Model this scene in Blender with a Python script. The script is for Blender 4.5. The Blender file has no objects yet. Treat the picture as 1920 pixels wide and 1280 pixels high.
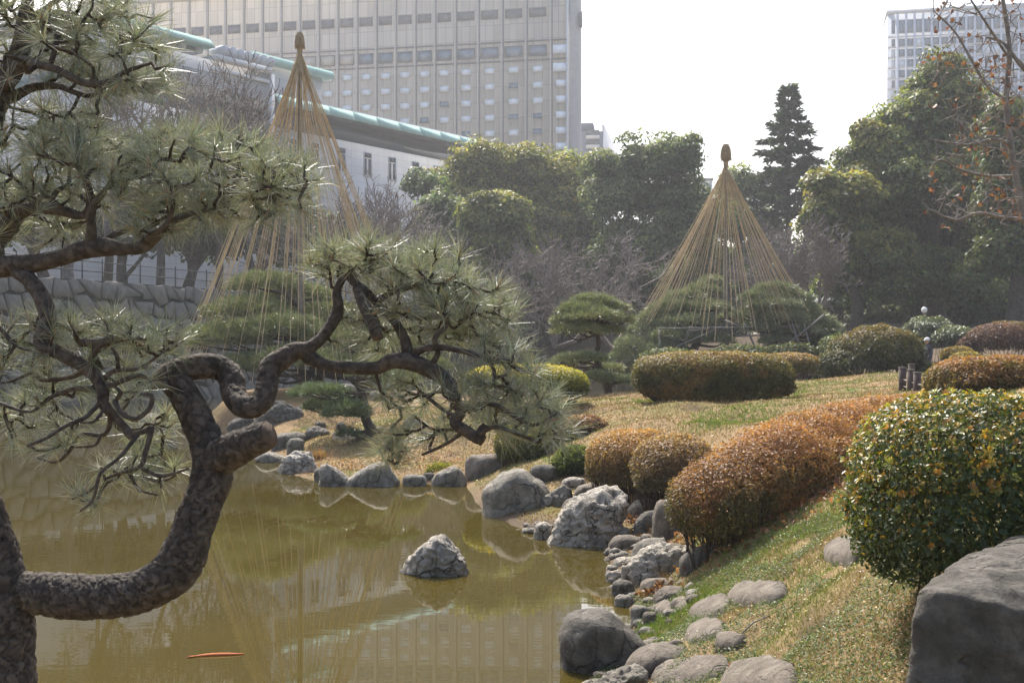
import bpy, bmesh, math, random
import numpy as np
from mathutils import Vector, Matrix

R = math.radians
random.seed(7)
rng = np.random.default_rng(7)
SC = bpy.context.scene
COL = SC.collection

# ------------------------------------------------------------------ camera, sky, sun, exposure
CAM_H = 2.5
FPX = 960.0 / math.tan(R(22.5))
HOR = 660.0
cam_data = bpy.data.cameras.new("camera")
cam_data.sensor_width = 36.0
cam_data.lens = 36.0 / (2 * math.tan(R(22.5)))
cam_data.shift_y = 20.0 / 1920.0
cam_data.clip_start = 0.1
cam_data.clip_end = 6000.0
cam = bpy.data.objects.new("camera", cam_data)
cam.location = (0, 0, CAM_H)
cam.rotation_euler = (R(90), 0, 0)
COL.objects.link(cam)
SC.camera = cam

SUN_AZ, SUN_EL = -16.0, 50.0          # degrees clockwise from +Y, degrees up
world = bpy.data.worlds.new("World")
SC.world = world
world.use_nodes = True
wn = world.node_tree.nodes
wl = world.node_tree.links
bg = wn["Background"]
sky = wn.new("ShaderNodeTexSky")
sky.sky_type = 'NISHITA'
sky.sun_disc = False
sky.sun_elevation = R(SUN_EL)
sky.sun_rotation = R(SUN_AZ)
sky.air_density = 0.9
sky.dust_density = 5.0
sky.ozone_density = 1.0
wl.new(sky.outputs[0], bg.inputs[0])
bg.inputs[1].default_value = 0.15

sun_data = bpy.data.lights.new("sun", 'SUN')
sun_data.energy = 3.5
sun_data.angle = R(0.6)
sun_data.color = (1.0, 0.95, 0.87)
sun = bpy.data.objects.new("sun", sun_data)
sdir = Vector((math.sin(R(SUN_AZ)) * math.cos(R(SUN_EL)), math.cos(R(SUN_AZ)) * math.cos(R(SUN_EL)), math.sin(R(SUN_EL))))
sun.rotation_euler = sdir.to_track_quat('Z', 'Y').to_euler()
sun.location = (0, 0, 60)
COL.objects.link(sun)

SC.view_settings.view_transform = 'Standard'
SC.view_settings.look = 'None'
SC.view_settings.gamma = 1.0
SC.view_settings.use_curve_mapping = False
SC.view_settings.exposure = 1.03
SC.render.engine = 'CYCLES'
SC.cycles.max_bounces = 5
SC.cycles.diffuse_bounces = 3
SC.cycles.glossy_bounces = 3
SC.cycles.transmission_bounces = 2
SC.cycles.volume_bounces = 0
SC.cycles.transparent_max_bounces = 4
SC.cycles.use_denoising = True
SC.cycles.sample_clamp_indirect = 6.0
SC.cycles.caustics_reflective = False
SC.cycles.caustics_refractive = False

# ------------------------------------------------------------------ helpers
def P(px, py, D):
    """photograph pixel at distance D (metres along +Y) -> world point"""
    return np.array([(px - 960.0) / FPX * D, D, CAM_H - (py - HOR) / FPX * D])

def nrm(v):
    v = np.asarray(v, float)
    n = np.linalg.norm(v, axis=-1, keepdims=True)
    return v / np.maximum(n, 1e-9)

def _hash(ix, iy, iz, seed):
    h = (ix * 374761393 + iy * 668265263 + iz * 2147483647 + seed * 974634777) & 0xFFFFFFFF
    h = ((h ^ (h >> 13)) * 1274126177) & 0xFFFFFFFF
    h = h ^ (h >> 16)
    return (h & 0xFFFFFF) / float(0xFFFFFF)

def vnoise(p, scale=1.0, seed=0):
    """value noise 0..1, vectorised"""
    p = np.asarray(p, float) * scale
    i = np.floor(p).astype(np.int64)
    f = p - i
    u = f * f * (3 - 2 * f)
    out = 0
    for dx in (0, 1):
        for dy in (0, 1):
            for dz in (0, 1):
                w = (u[..., 0] if dx else 1 - u[..., 0]) * (u[..., 1] if dy else 1 - u[..., 1]) * (u[..., 2] if dz else 1 - u[..., 2])
                out = out + w * _hash(i[..., 0] + dx, i[..., 1] + dy, i[..., 2] + dz, seed)
    return out

def fbm(p, scale=1.0, octs=3, seed=0):
    a, s, t = 0.0, 1.0, 0.0
    for k in range(octs):
        a = a + s * vnoise(p, scale * 2 ** k, seed + 17 * k)
        t += s
        s *= 0.5
    return a / t

def link(o, parent=None):
    COL.objects.link(o)
    if parent is not None:
        o.parent = parent
    return o

def tag(o, label=None, cat=None, group=None, kind=None):
    if label: o["label"] = label
    if cat: o["category"] = cat
    if group: o["group"] = group
    if kind: o["kind"] = kind
    return o

def empty(name, loc=(0, 0, 0), label=None, cat=None, group=None, rz=0.0):
    o = bpy.data.objects.new(name, None)
    o.location = loc
    o.rotation_euler = (0, 0, rz)
    o.empty_display_size = 0.3
    COL.objects.link(o)
    return tag(o, label, cat, group)

def make_mesh(name, V, F, mat=None, smooth=False, col=None, mats=None, midx=None):
    """V (n,3); F: (m,k) array, or a list of such arrays"""
    V = np.ascontiguousarray(V, dtype=np.float32)
    Fs = F if isinstance(F, list) else [F]
    Fs = [np.ascontiguousarray(f, dtype=np.int32) for f in Fs if len(f)]
    me = bpy.data.meshes.new(name)
    me.vertices.add(len(V))
    me.vertices.foreach_set("co", V.ravel())
    nl = sum(f.size for f in Fs)
    npol = sum(len(f) for f in Fs)
    me.loops.add(nl)
    me.polygons.add(npol)
    me.loops.foreach_set("vertex_index", np.concatenate([f.ravel() for f in Fs]))
    starts, tot, s = [], [], 0
    for f in Fs:
        starts.append(s + np.arange(len(f), dtype=np.int32) * f.shape[1])
        s += f.size
    me.polygons.foreach_set("loop_start", np.concatenate(starts))
    if smooth:
        me.polygons.foreach_set("use_smooth", np.ones(npol, dtype=bool))
    if col is not None:
        a = me.color_attributes.new("col", 'FLOAT_COLOR', 'POINT')
        c = np.ones((len(V), 4), dtype=np.float32)
        c[:, :3] = col
        a.data.foreach_set("color", c.ravel())
    if mats:
        for m in mats: me.materials.append(m)
        if midx is not None:
            me.polygons.foreach_set("material_index", np.ascontiguousarray(midx, dtype=np.int32))
    elif mat is not None:
        me.materials.append(mat)
    me.update(calc_edges=True)
    return me

def mesh_obj(name, V, F, mat=None, parent=None, smooth=False, col=None, origin=None, **kw):
    V = np.asarray(V, float)
    if origin is not None:
        V = V - np.asarray(origin, float)
    me = make_mesh(name, V, F, mat, smooth, col, **kw)
    o = bpy.data.objects.new(name, me)
    if origin is not None:
        o.location = origin
    return link(o, parent)

class Geo:
    """collects pieces of geometry for ONE mesh"""
    def __init__(self):
        self.V, self.F3, self.F4, self.C, self.n = [], [], [], [], 0
    def add(self, V, F, col=None):
        V = np.asarray(V, float)
        F = np.asarray(F, int)
        if len(V) == 0: return self
        self.V.append(V)
        (self.F3 if F.shape[1] == 3 else self.F4).append(F + self.n)
        if col is not None:
            c = np.asarray(col, float)
            if c.ndim == 1: c = np.repeat(c[None], len(V), 0)
            self.C.append(c)
        self.n += len(V)
        return self
    def add2(self, V, Flist, col=None):
        V = np.asarray(V, float)
        self.V.append(V)
        for F in Flist:
            F = np.asarray(F, int)
            (self.F3 if F.shape[1] == 3 else self.F4).append(F + self.n)
        if col is not None:
            c = np.asarray(col, float)
            if c.ndim == 1: c = np.repeat(c[None], len(V), 0)
            self.C.append(c)
        self.n += len(V)
        return self
    def box(self, lo, hi):
        x0, y0, z0 = lo; x1, y1, z1 = hi
        V = [(x0, y0, z0), (x1, y0, z0), (x1, y1, z0), (x0, y1, z0), (x0, y0, z1), (x1, y0, z1), (x1, y1, z1), (x0, y1, z1)]
        F = [(0, 3, 2, 1), (4, 5, 6, 7), (0, 1, 5, 4), (1, 2, 6, 5), (2, 3, 7, 6), (3, 0, 4, 7)]
        return self.add(V, F)
    def obj(self, name, mat, parent=None, smooth=False, origin=None):
        V = np.concatenate(self.V)
        F = []
        if self.F3: F.append(np.concatenate(self.F3))
        if self.F4: F.append(np.concatenate(self.F4))
        col = np.concatenate(self.C) if self.C else None
        return mesh_obj(name, V, F, mat, parent, smooth, col, origin)

def catmull(pts, n):
    """resample a control polyline (rows of any width) smoothly"""
    pts = np.asarray(pts, float)
    if len(pts) < 3:
        t = np.linspace(0, 1, n)[:, None]
        return pts[0] * (1 - t) + pts[-1] * t
    p = np.vstack([2 * pts[0] - pts[1], pts, 2 * pts[-1] - pts[-2]])
    seg = np.linalg.norm(np.diff(pts[:, :3], axis=0), axis=1)
    cum = np.concatenate([[0], np.cumsum(seg)])
    s = np.linspace(0, cum[-1], n)
    k = np.clip(np.searchsorted(cum, s, side='right') - 1, 0, len(seg) - 1)
    t = ((s - cum[k]) / np.maximum(seg[k], 1e-9))[:, None]
    p0, p1, p2, p3 = p[k], p[k + 1], p[k + 2], p[k + 3]
    return 0.5 * (2 * p1 + (p2 - p0) * t + (2 * p0 - 5 * p1 + 4 * p2 - p3) * t ** 2 + (3 * p1 - p0 - 3 * p2 + p3) * t ** 3)

def tube(pts, rad, k=8, cap=True):
    """one continuous tube through pts; returns V, [quads, tris]"""
    pts = np.asarray(pts, float)
    rad = np.broadcast_to(np.asarray(rad, float), (len(pts),))
    n = len(pts)
    T = nrm(np.gradient(pts, axis=0))
    u = np.cross(T[0], [0, 0, 1.0])
    if np.linalg.norm(u) < 0.1: u = np.cross(T[0], [1.0, 0, 0])
    u = nrm(u)
    U = np.zeros_like(pts)
    for i in range(n):
        u = u - T[i] * np.dot(u, T[i])
        u = nrm(u)
        U[i] = u
    W = np.cross(T, U)
    a = np.linspace(0, 2 * np.pi, k, endpoint=False)
    V = (pts[:, None, :] + rad[:, None, None] * (np.cos(a)[None, :, None] * U[:, None, :] + np.sin(a)[None, :, None] * W[:, None, :])).reshape(-1, 3)
    i = np.arange(n - 1)[:, None] * k
    j = np.arange(k)[None, :]
    j2 = (j + 1) % k
    Q = np.stack([i + j, i + j2, i + k + j2, i + k + j], -1).reshape(-1, 4)
    Fl = [Q]
    if cap:
        V = np.vstack([V, pts[0], pts[-1]])
        c0, c1 = n * k, n * k + 1
        jj = np.arange(k); jj2 = (jj + 1) % k
        Fl.append(np.stack([np.full(k, c0), jj2, jj], -1))
        b = (n - 1) * k
        Fl.append(np.stack([np.full(k, c1), b + jj, b + jj2], -1))
    return V, Fl

def prisms(p0, p1, r0, r1, k=3):
    """many straight tapered sticks at once"""
    p0 = np.asarray(p0, float); p1 = np.asarray(p1, float)
    n = len(p0)
    r0 = np.broadcast_to(np.asarray(r0, float), (n,)); r1 = np.broadcast_to(np.asarray(r1, float), (n,))
    T = nrm(p1 - p0)
    ref = np.where(np.abs(T[:, 2:3]) > 0.9, np.array([[1.0, 0, 0]]), np.array([[0, 0, 1.0]]))
    U = nrm(np.cross(T, ref)); W = np.cross(T, U)
    a = np.linspace(0, 2 * np.pi, k, endpoint=False)
    ring = np.cos(a)[None, :, None] * U[:, None, :] + np.sin(a)[None, :, None] * W[:, None, :]
    V = np.concatenate([p0[:, None] + r0[:, None, None] * ring, p1[:, None] + r1[:, None, None] * ring], 1).reshape(-1, 3)
    b = np.arange(n)[:, None] * 2 * k
    j = np.arange(k)[None]; j2 = (j + 1) % k
    Q = np.stack([b + j, b + j2, b + k + j2, b + k + j], -1).reshape(-1, 4)
    return V, Q

def leaf_quads(pos, nor, length, width, spin=None, fold=0.12):
    """diamond leaves: pos (n,3), nor (n,3) -> V, F (two triangles each), 4 verts per leaf"""
    n = len(pos)
    nor = nrm(nor)
    rv = nrm(rng.normal(size=(n, 3)))
    t = nrm(np.cross(nor, rv))
    if spin is not None:
        t = nrm(spin - nor * np.sum(spin * nor, 1, keepdims=True) + 1e-6)
    b = np.cross(nor, t)
    L = np.broadcast_to(np.asarray(length, float), (n,))[:, None]
    W = np.broadcast_to(np.asarray(width, float), (n,))[:, None]
    v0 = pos
    v1 = pos + t * L * 0.55 + b * W * 0.5 + nor * L * fold
    v2 = pos + t * L
    v3 = pos + t * L * 0.55 - b * W * 0.5 + nor * L * fold
    V = np.stack([v0, v1, v2, v3], 1).reshape(-1, 3)
    i = np.arange(n)[:, None] * 4
    F = np.concatenate([i + np.array([[0, 1, 2]]), i + np.array([[0, 2, 3]])], 1).reshape(-1, 3)
    return V, F

def rand_dir(n):
    return nrm(rng.normal(size=(n, 3)))

# ------------------------------------------------------------------ materials
def new_mat(name):
    m = bpy.data.materials.new(name)
    m.use_nodes = True
    nt = m.node_tree
    return m, nt, nt.nodes["Principled BSDF"], nt.nodes["Material Output"]

def leaf_mat(name, transl=0.35, rough=0.45, spec=0.4, tr_tint=(1.15, 1.15, 0.6)):
    """colour comes from each leaf's own tint; light passes through"""
    m, nt, bs, out = new_mat(name)
    at = nt.nodes.new("ShaderNodeAttribute"); at.attribute_name = "col"
    nt.links.new(at.outputs["Color"], bs.inputs["Base Color"])
    bs.inputs["Roughness"].default_value = rough
    bs.inputs["Specular IOR Level"].default_value = spec
    tr = nt.nodes.new("ShaderNodeBsdfTranslucent")
    mul = nt.nodes.new("ShaderNodeMix"); mul.data_type = 'RGBA'; mul.blend_type = 'MULTIPLY'
    mul.inputs[0].default_value = 1.0
    nt.links.new(at.outputs["Color"], mul.inputs[6])
    mul.inputs[7].default_value = (*tr_tint, 1)
    nt.links.new(mul.outputs[2], tr.inputs["Color"])
    mx = nt.nodes.new("ShaderNodeMixShader"); mx.inputs[0].default_value = transl
    nt.links.new(bs.outputs[0], mx.inputs[1]); nt.links.new(tr.outputs[0], mx.inputs[2])
    nt.links.new(mx.outputs[0], out.inputs["Surface"])
    return m

def noise_mat(name, stops, scale=6.0, detail=6.0, rough=0.8, bump=0.3, bscale=None, dist=0.02, spec=0.3, warp=0.0, extra=None):
    """noise -> colour ramp with bump, in object space"""
    m, nt, bs, out = new_mat(name)
    tc = nt.nodes.new("ShaderNodeTexCoord")
    nz = nt.nodes.new("ShaderNodeTexNoise")
    nz.inputs["Scale"].default_value = scale; nz.inputs["Detail"].default_value = detail
    nz.inputs["Distortion"].default_value = warp
    nz.inputs["Roughness"].default_value = 0.62
    nt.links.new(tc.outputs["Object"], nz.inputs["Vector"])
    cr = nt.nodes.new("ShaderNodeValToRGB")
    el = cr.color_ramp.elements
    while len(el) < len(stops): el.new(0.5)
    for e, (p, c) in zip(el, stops):
        e.position = p; e.color = (*c, 1)
    nt.links.new(nz.outputs["Fac"], cr.inputs["Fac"])
    colout = cr.outputs["Color"]
    bs.inputs["Roughness"].default_value = rough
    bs.inputs["Specular IOR Level"].default_value = spec
    if extra:                                # second, larger pattern: (scale, colour, low, high)
        n2 = nt.nodes.new("ShaderNodeTexNoise")
        n2.inputs["Scale"].default_value = extra[0]; n2.inputs["Detail"].default_value = 5
        nt.links.new(tc.outputs["Object"], n2.inputs["Vector"])
        mr = nt.nodes.new("ShaderNodeMapRange")
        mr.inputs[1].default_value = extra[2]; mr.inputs[2].default_value = extra[3]
        nt.links.new(n2.outputs["Fac"], mr.inputs[0])
        mx = nt.nodes.new("ShaderNodeMix"); mx.data_type = 'RGBA'
        nt.links.new(mr.outputs[0], mx.inputs[0])
        nt.links.new(colout, mx.inputs[6]); mx.inputs[7].default_value = (*extra[1], 1)
        colout = mx.outputs[2]
    nt.links.new(colout, bs.inputs["Base Color"])
    if bump:
        nb = nt.nodes.new("ShaderNodeTexNoise")
        nb.inputs["Scale"].default_value = bscale or scale * 3; nb.inputs["Detail"].default_value = 8
        nb.inputs["Roughness"].default_value = 0.65
        nt.links.new(tc.outputs["Object"], nb.inputs["Vector"])
        bp = nt.nodes.new("ShaderNodeBump"); bp.inputs["Strength"].default_value = bump; bp.inputs["Distance"].default_value = dist
        nt.links.new(nb.outputs["Fac"], bp.inputs["Height"])
        nt.links.new(bp.outputs["Normal"], bs.inputs["Normal"])
    return m

def plain(name, col, rough=0.6, spec=0.4, metal=0.0):
    m, nt, bs, out = new_mat(name)
    tc = nt.nodes.new("ShaderNodeTexCoord")
    nz = nt.nodes.new("ShaderNodeTexNoise"); nz.inputs["Scale"].default_value = 1.3; nz.inputs["Detail"].default_value = 6
    nt.links.new(tc.outputs["Object"], nz.inputs["Vector"])
    mr = nt.nodes.new("ShaderNodeMapRange"); mr.inputs[3].default_value = 0.82; mr.inputs[4].default_value = 1.16
    nt.links.new(nz.outputs["Fac"], mr.inputs[0])
    mx = nt.nodes.new("ShaderNodeMix"); mx.data_type = 'RGBA'; mx.blend_type = 'MULTIPLY'; mx.inputs[0].default_value = 1
    mx.inputs[6].default_value = (*col, 1)
    nt.links.new(mr.outputs[0], mx.inputs[7])
    nt.links.new(mx.outputs[2], bs.inputs["Base Color"])
    bs.inputs["Roughness"].default_value = rough
    bs.inputs["Specular IOR Level"].default_value = spec
    bs.inputs["Metallic"].default_value = metal
    return m

def bark_mat(name, dark, light, scale=30.0, bump=0.9, dist=0.008):
    """pine bark: the flaky plates are geometry, their tint also paints shade into the furrows; this adds grain, lichen and fine relief"""
    m, nt, bs, out = new_mat(name)
    N, L = nt.nodes.new, nt.links.new
    tc = N("ShaderNodeTexCoord"); at = N("ShaderNodeAttribute"); at.attribute_name = "col"
    sp = N("ShaderNodeSeparateColor"); L(at.outputs["Color"], sp.inputs[0])
    def noise(s, d=8, r=0.65):
        n = N("ShaderNodeTexNoise"); n.inputs["Scale"].default_value = s; n.inputs["Detail"].default_value = d; n.inputs["Roughness"].default_value = r
        L(tc.outputs["Object"], n.inputs["Vector"]); return n
    n1 = noise(scale)
    ad = N("ShaderNodeMath"); ad.operation = 'MULTIPLY_ADD'; ad.inputs[1].default_value = 0.75; ad.inputs[2].default_value = -0.02
    L(n1.outputs["Fac"], ad.inputs[0])
    sm = N("ShaderNodeMath"); sm.operation = 'MULTIPLY_ADD'; sm.inputs[1].default_value = 0.42; L(sp.outputs[0], sm.inputs[0]); L(ad.outputs[0], sm.inputs[2])
    cr = N("ShaderNodeValToRGB"); e = cr.color_ramp.elements
    e[0].position = 0.2; e[0].color = (*dark, 1); e[1].position = 0.8; e[1].color = (*light, 1)
    L(sm.outputs[0], cr.inputs["Fac"])
    mx = N("ShaderNodeMix"); mx.data_type = 'RGBA'
    mr = N("ShaderNodeMapRange"); mr.inputs[1].default_value = 0.58; mr.inputs[2].default_value = 0.75; mr.inputs[4].default_value = 0.5
    L(noise(7, 6).outputs["Fac"], mr.inputs[0]); L(mr.outputs[0], mx.inputs[0])
    L(cr.outputs["Color"], mx.inputs[6]); mx.inputs[7].default_value = (0.17, 0.17, 0.13, 1)
    L(mx.outputs[2], bs.inputs["Base Color"])
    bs.inputs["Roughness"].default_value = 0.8; bs.inputs["Specular IOR Level"].default_value = 0.3
    bp = N("ShaderNodeBump"); bp.inputs["Strength"].default_value = bump; bp.inputs["Distance"].default_value = dist
    L(noise(scale * 2.6, 9, 0.7).outputs["Fac"], bp.inputs["Height"]); L(bp.outputs["Normal"], bs.inputs["Normal"])
    return m

def voro(p, scale, seed=0):
    """3D Voronoi: returns F1, F2, id-hash of the nearest cell"""
    q = p * scale
    i0 = np.floor(q).astype(np.int64)
    f1 = np.full(len(q), 9.0); f2 = np.full(len(q), 9.0); idh = np.zeros(len(q))
    for dx in (-1, 0, 1):
        for dy in (-1, 0, 1):
            for dz in (-1, 0, 1):
                c = i0 + np.array([dx, dy, dz])
                pt = c + np.stack([_hash(c[:, 0], c[:, 1], c[:, 2], seed + k) for k in (1, 2, 3)], -1)
                d = np.linalg.norm(q - pt, axis=1)
                h = _hash(c[:, 0], c[:, 1], c[:, 2], seed + 9)
                new = d < f1
                f2 = np.where(new, f1, np.minimum(f2, d))
                idh = np.where(new, h, idh); f1 = np.where(new, d, f1)
    return f1, f2, idh

M = {}
M['needle'] = leaf_mat("pine_needle", 0.25, 0.42, 0.7, (1.1, 1.1, 0.7))
M['leaf'] = leaf_mat("leaf", 0.42, 0.5, 0.3, (1.2, 1.2, 0.65))
M['leaf_gloss'] = leaf_mat("glossy_leaf", 0.32, 0.40, 0.5, (1.3, 1.25, 0.6))
M['grass'] = leaf_mat("grass_blade", 0.3, 0.6, 0.2)
M['bark'] = bark_mat("pine_bark", (0.026, 0.0215, 0.0175), (0.165, 0.138, 0.114), 45.0, 1.0, 0.012)
M['twig'] = noise_mat("twig_bark", [(0.3, (0.03, 0.022, 0.016)), (0.7, (0.10, 0.075, 0.055))], 30, 5, 0.8, 0.4)
M['treebark'] = noise_mat("tree_bark", [(0.3, (0.035, 0.028, 0.022)), (0.7, (0.10, 0.085, 0.07))], 6, 5, 0.85, 0.5)
M['baretwig'] = noise_mat("bare_twig", [(0.3, (0.15, 0.125, 0.11)), (0.7, (0.27, 0.235, 0.21))], 4, 4, 0.85, 0.0)
M['palebark'] = noise_mat("pale_bark", [(0.3, (0.13, 0.115, 0.10)), (0.6, (0.25, 0.23, 0.20))], 5, 5, 0.85, 0.3)
M['cutwood'] = noise_mat("cut_wood", [(0.3, (0.07, 0.05, 0.038)), (0.7, (0.17, 0.125, 0.09))], 40, 5, 0.8, 0.3)
def rock_mat(name, dark, mid, light, crack=0.5, scale=6.0, bump=1.0, moss=(0.16, 0.15, 0.10)):
    """weathered stone: mottled tone, thin branching cracks, pits, stains"""
    m, nt, bs, out = new_mat(name)
    N, L = nt.nodes.new, nt.links.new
    tc = N("ShaderNodeTexCoord")
    def noise(s, d=8, r=0.62):
        n = N("ShaderNodeTexNoise"); n.inputs["Scale"].default_value = s; n.inputs["Detail"].default_value = d; n.inputs["Roughness"].default_value = r
        L(tc.outputs["Object"], n.inputs["Vector"]); return n
    def rmp(o, lo, hi, a=0.0, b=1.0):
        r = N("ShaderNodeMapRange"); r.inputs[1].default_value = lo; r.inputs[2].default_value = hi; r.inputs[3].default_value = a; r.inputs[4].default_value = b; L(o, r.inputs[0]); return r.outputs[0]
    n1 = noise(scale, 10, 0.7)
    cr = N("ShaderNodeValToRGB"); e = cr.color_ramp.elements
    e.new(0.5)
    for el, p, c in zip(e, (0.3, 0.5, 0.68), (dark, mid, light)): el.position = p; el.color = (*c, 1)
    L(n1.outputs["Fac"], cr.inputs["Fac"])
    nw = noise(3.0, 4)
    ad = N("ShaderNodeMix"); ad.data_type = 'RGBA'; ad.blend_type = 'LINEAR_LIGHT'; ad.inputs[0].default_value = 0.22
    L(tc.outputs["Object"], ad.inputs[6]); L(nw.outputs["Color"], ad.inputs[7])
    vo = N("ShaderNodeTexVoronoi"); vo.feature = 'DISTANCE_TO_EDGE'; vo.inputs["Scale"].default_value = 3.4
    L(ad.outputs[2], vo.inputs["Vector"])
    ck = rmp(vo.outputs["Distance"], 0.0, 0.05)
    gate = rmp(noise(1.7, 3).outputs["Fac"], 0.45, 0.6)                 # cracks come and go
    inv = N("ShaderNodeMath"); inv.operation = 'SUBTRACT'; inv.inputs[0].default_value = 1.0; L(ck, inv.inputs[1])
    ckm = N("ShaderNodeMath"); ckm.operation = 'MULTIPLY'; L(inv.outputs[0], ckm.inputs[0]); L(gate, ckm.inputs[1])
    ck2 = N("ShaderNodeMath"); ck2.operation = 'MULTIPLY'; ck2.inputs[1].default_value = crack; L(ckm.outputs[0], ck2.inputs[0])
    mx = N("ShaderNodeMix"); mx.data_type = 'RGBA'; L(rmp(noise(2.6, 6).outputs["Fac"], 0.52, 0.72), mx.inputs[0]); L(cr.outputs["Color"], mx.inputs[6]); mx.inputs[7].default_value = (*moss, 1)
    m2 = N("ShaderNodeMix"); m2.data_type = 'RGBA'; L(ck2.outputs[0], m2.inputs[0]); L(mx.outputs[2], m2.inputs[6]); m2.inputs[7].default_value = tuple(c * .35 for c in dark) + (1,)
    L(m2.outputs[2], bs.inputs["Base Color"])
    bs.inputs["Roughness"].default_value = 0.85; bs.inputs["Specular IOR Level"].default_value = 0.25
    nb = noise(15, 10, 0.72)
    h = N("ShaderNodeMath"); h.operation = 'SUBTRACT'; L(nb.outputs["Fac"], h.inputs[0]); L(ck2.outputs[0], h.inputs[1])
    bp = N("ShaderNodeBump"); bp.inputs["Strength"].default_value = bump; bp.inputs["Distance"].default_value = 0.06
    L(h.outputs[0], bp.inputs["Height"]); L(bp.outputs["Normal"], bs.inputs["Normal"])
    return m
M['rock'] = rock_mat("grey_rock", (0.105, 0.095, 0.076), (0.25, 0.23, 0.19), (0.41, 0.38, 0.32), 0.6, 6.0, 1.0)
M['rock_pale'] = rock_mat("pale_rock", (0.15, 0.13, 0.105), (0.40, 0.365, 0.305), (0.64, 0.59, 0.50), 0.8, 7.0, 1.0, (0.20, 0.185, 0.145))
M['rock_dark'] = rock_mat("dark_rock", (0.066, 0.060, 0.050), (0.138, 0.127, 0.107), (0.25, 0.23, 0.195), 0.5, 7.0, 1.0, (0.095, 0.095, 0.07))
M['rock_brown'] = rock_mat("brown_rock", (0.09, 0.076, 0.06), (0.175, 0.15, 0.12), (0.27, 0.235, 0.19), 0.4, 6.0, 0.8, (0.15, 0.13, 0.10))
M['wallstone'] = noise_mat("wall_stone", [(0.3, (0.105, 0.10, 0.084)), (0.55, (0.185, 0.175, 0.15)), (0.75, (0.26, 0.245, 0.21))], 1.2, 8, 0.9, 0.6, 5, 0.06)
M['joint'] = plain("wall_joint_soil", (0.018, 0.02, 0.015), 0.95)
M['rope'] = noise_mat("straw_rope", [(0.3, (0.40, 0.29, 0.15)), (0.7, (0.60, 0.47, 0.28))], 5, 4, 0.8, 0.0)
M['straw'] = noise_mat("straw", [(0.3, (0.34, 0.25, 0.14)), (0.7, (0.60, 0.48, 0.31))], 9, 4, 0.8, 0.2)
M['pole'] = noise_mat("weathered_pole", [(0.3, (0.16, 0.14, 0.11)), (0.7, (0.28, 0.25, 0.20))], 5, 4, 0.8, 0.2)
M['wood_dark'] = noise_mat("dark_wood", [(0.3, (0.05, 0.035, 0.03)), (0.7, (0.11, 0.08, 0.07))], 12, 5, 0.75, 0.3)
# ------------------------------------------------------------------ terrain
SHORE = [(-60, 4.5), (-20, 5.6), (-10, 6.2), (-3, 6.6), (-1, 7.0), (0.25, 8.0), (0.55, 9.3), (0.85, 10.2), (1.08, 11.0), (1.16, 12.2), (1.14, 13.8), (1.25, 15.6), (0.85, 16.6),
         (0.25, 17.1), (-0.1, 18.3), (-0.45, 19.2), (-0.62, 21), (-0.85, 23.3), (-2.2, 23.7), (-3.67, 23.8), (-4.7, 25.6), (-5.2, 28.5), (-6.1, 31), (-7.4, 34.5),
         (-8.6, 38), (-10.4, 41), (-11.0, 45), (-9.5, 50), (-5.5, 54), (-1.0, 53), (1.5, 47), (3.8, 45), (5.6, 49), (6.6, 58), (9, 68), (15, 76), (21, 88), (20, 104), (10, 112), (-2, 112), (-5, 100), (-9.4, 91.5), (-13.4, 79.5), (-17.7, 68.5),
         (-23.6, 55.5), (-29.4, 44.5), (-45, 20), (-62, 12)]
SH = np.array(SHORE, float)
WALL = np.array([(-40.0, 24.3), (-29.0, 45.0), (-23.2, 56.0), (-17.3, 69.0), (-13.0, 80.0), (-9.0, 92.0), (-4.5, 104.0)])
WALL_TOP = 6.1

def poly_sd(x, y, poly):
    """signed distance to polygon, negative inside"""
    p = np.stack([x, y], -1)
    d = np.full(x.shape, 1e9)
    inside = np.zeros(x.shape, bool)
    n = len(poly)
    for i in range(n):
        a, b = poly[i], poly[(i + 1) % n]
        ab = b - a
        t = np.clip(((p - a) @ ab) / (ab @ ab), 0, 1)
        q = p - (a + t[..., None] * ab)
        d = np.minimum(d, np.hypot(q[..., 0], q[..., 1]))
        c = ((a[1] > y) != (b[1] > y)) & (x < (b[0] - a[0]) * (y - a[1]) / (b[1] - a[1] + 1e-12) + a[0])
        inside ^= c
    return np.where(inside, -d, d)

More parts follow.
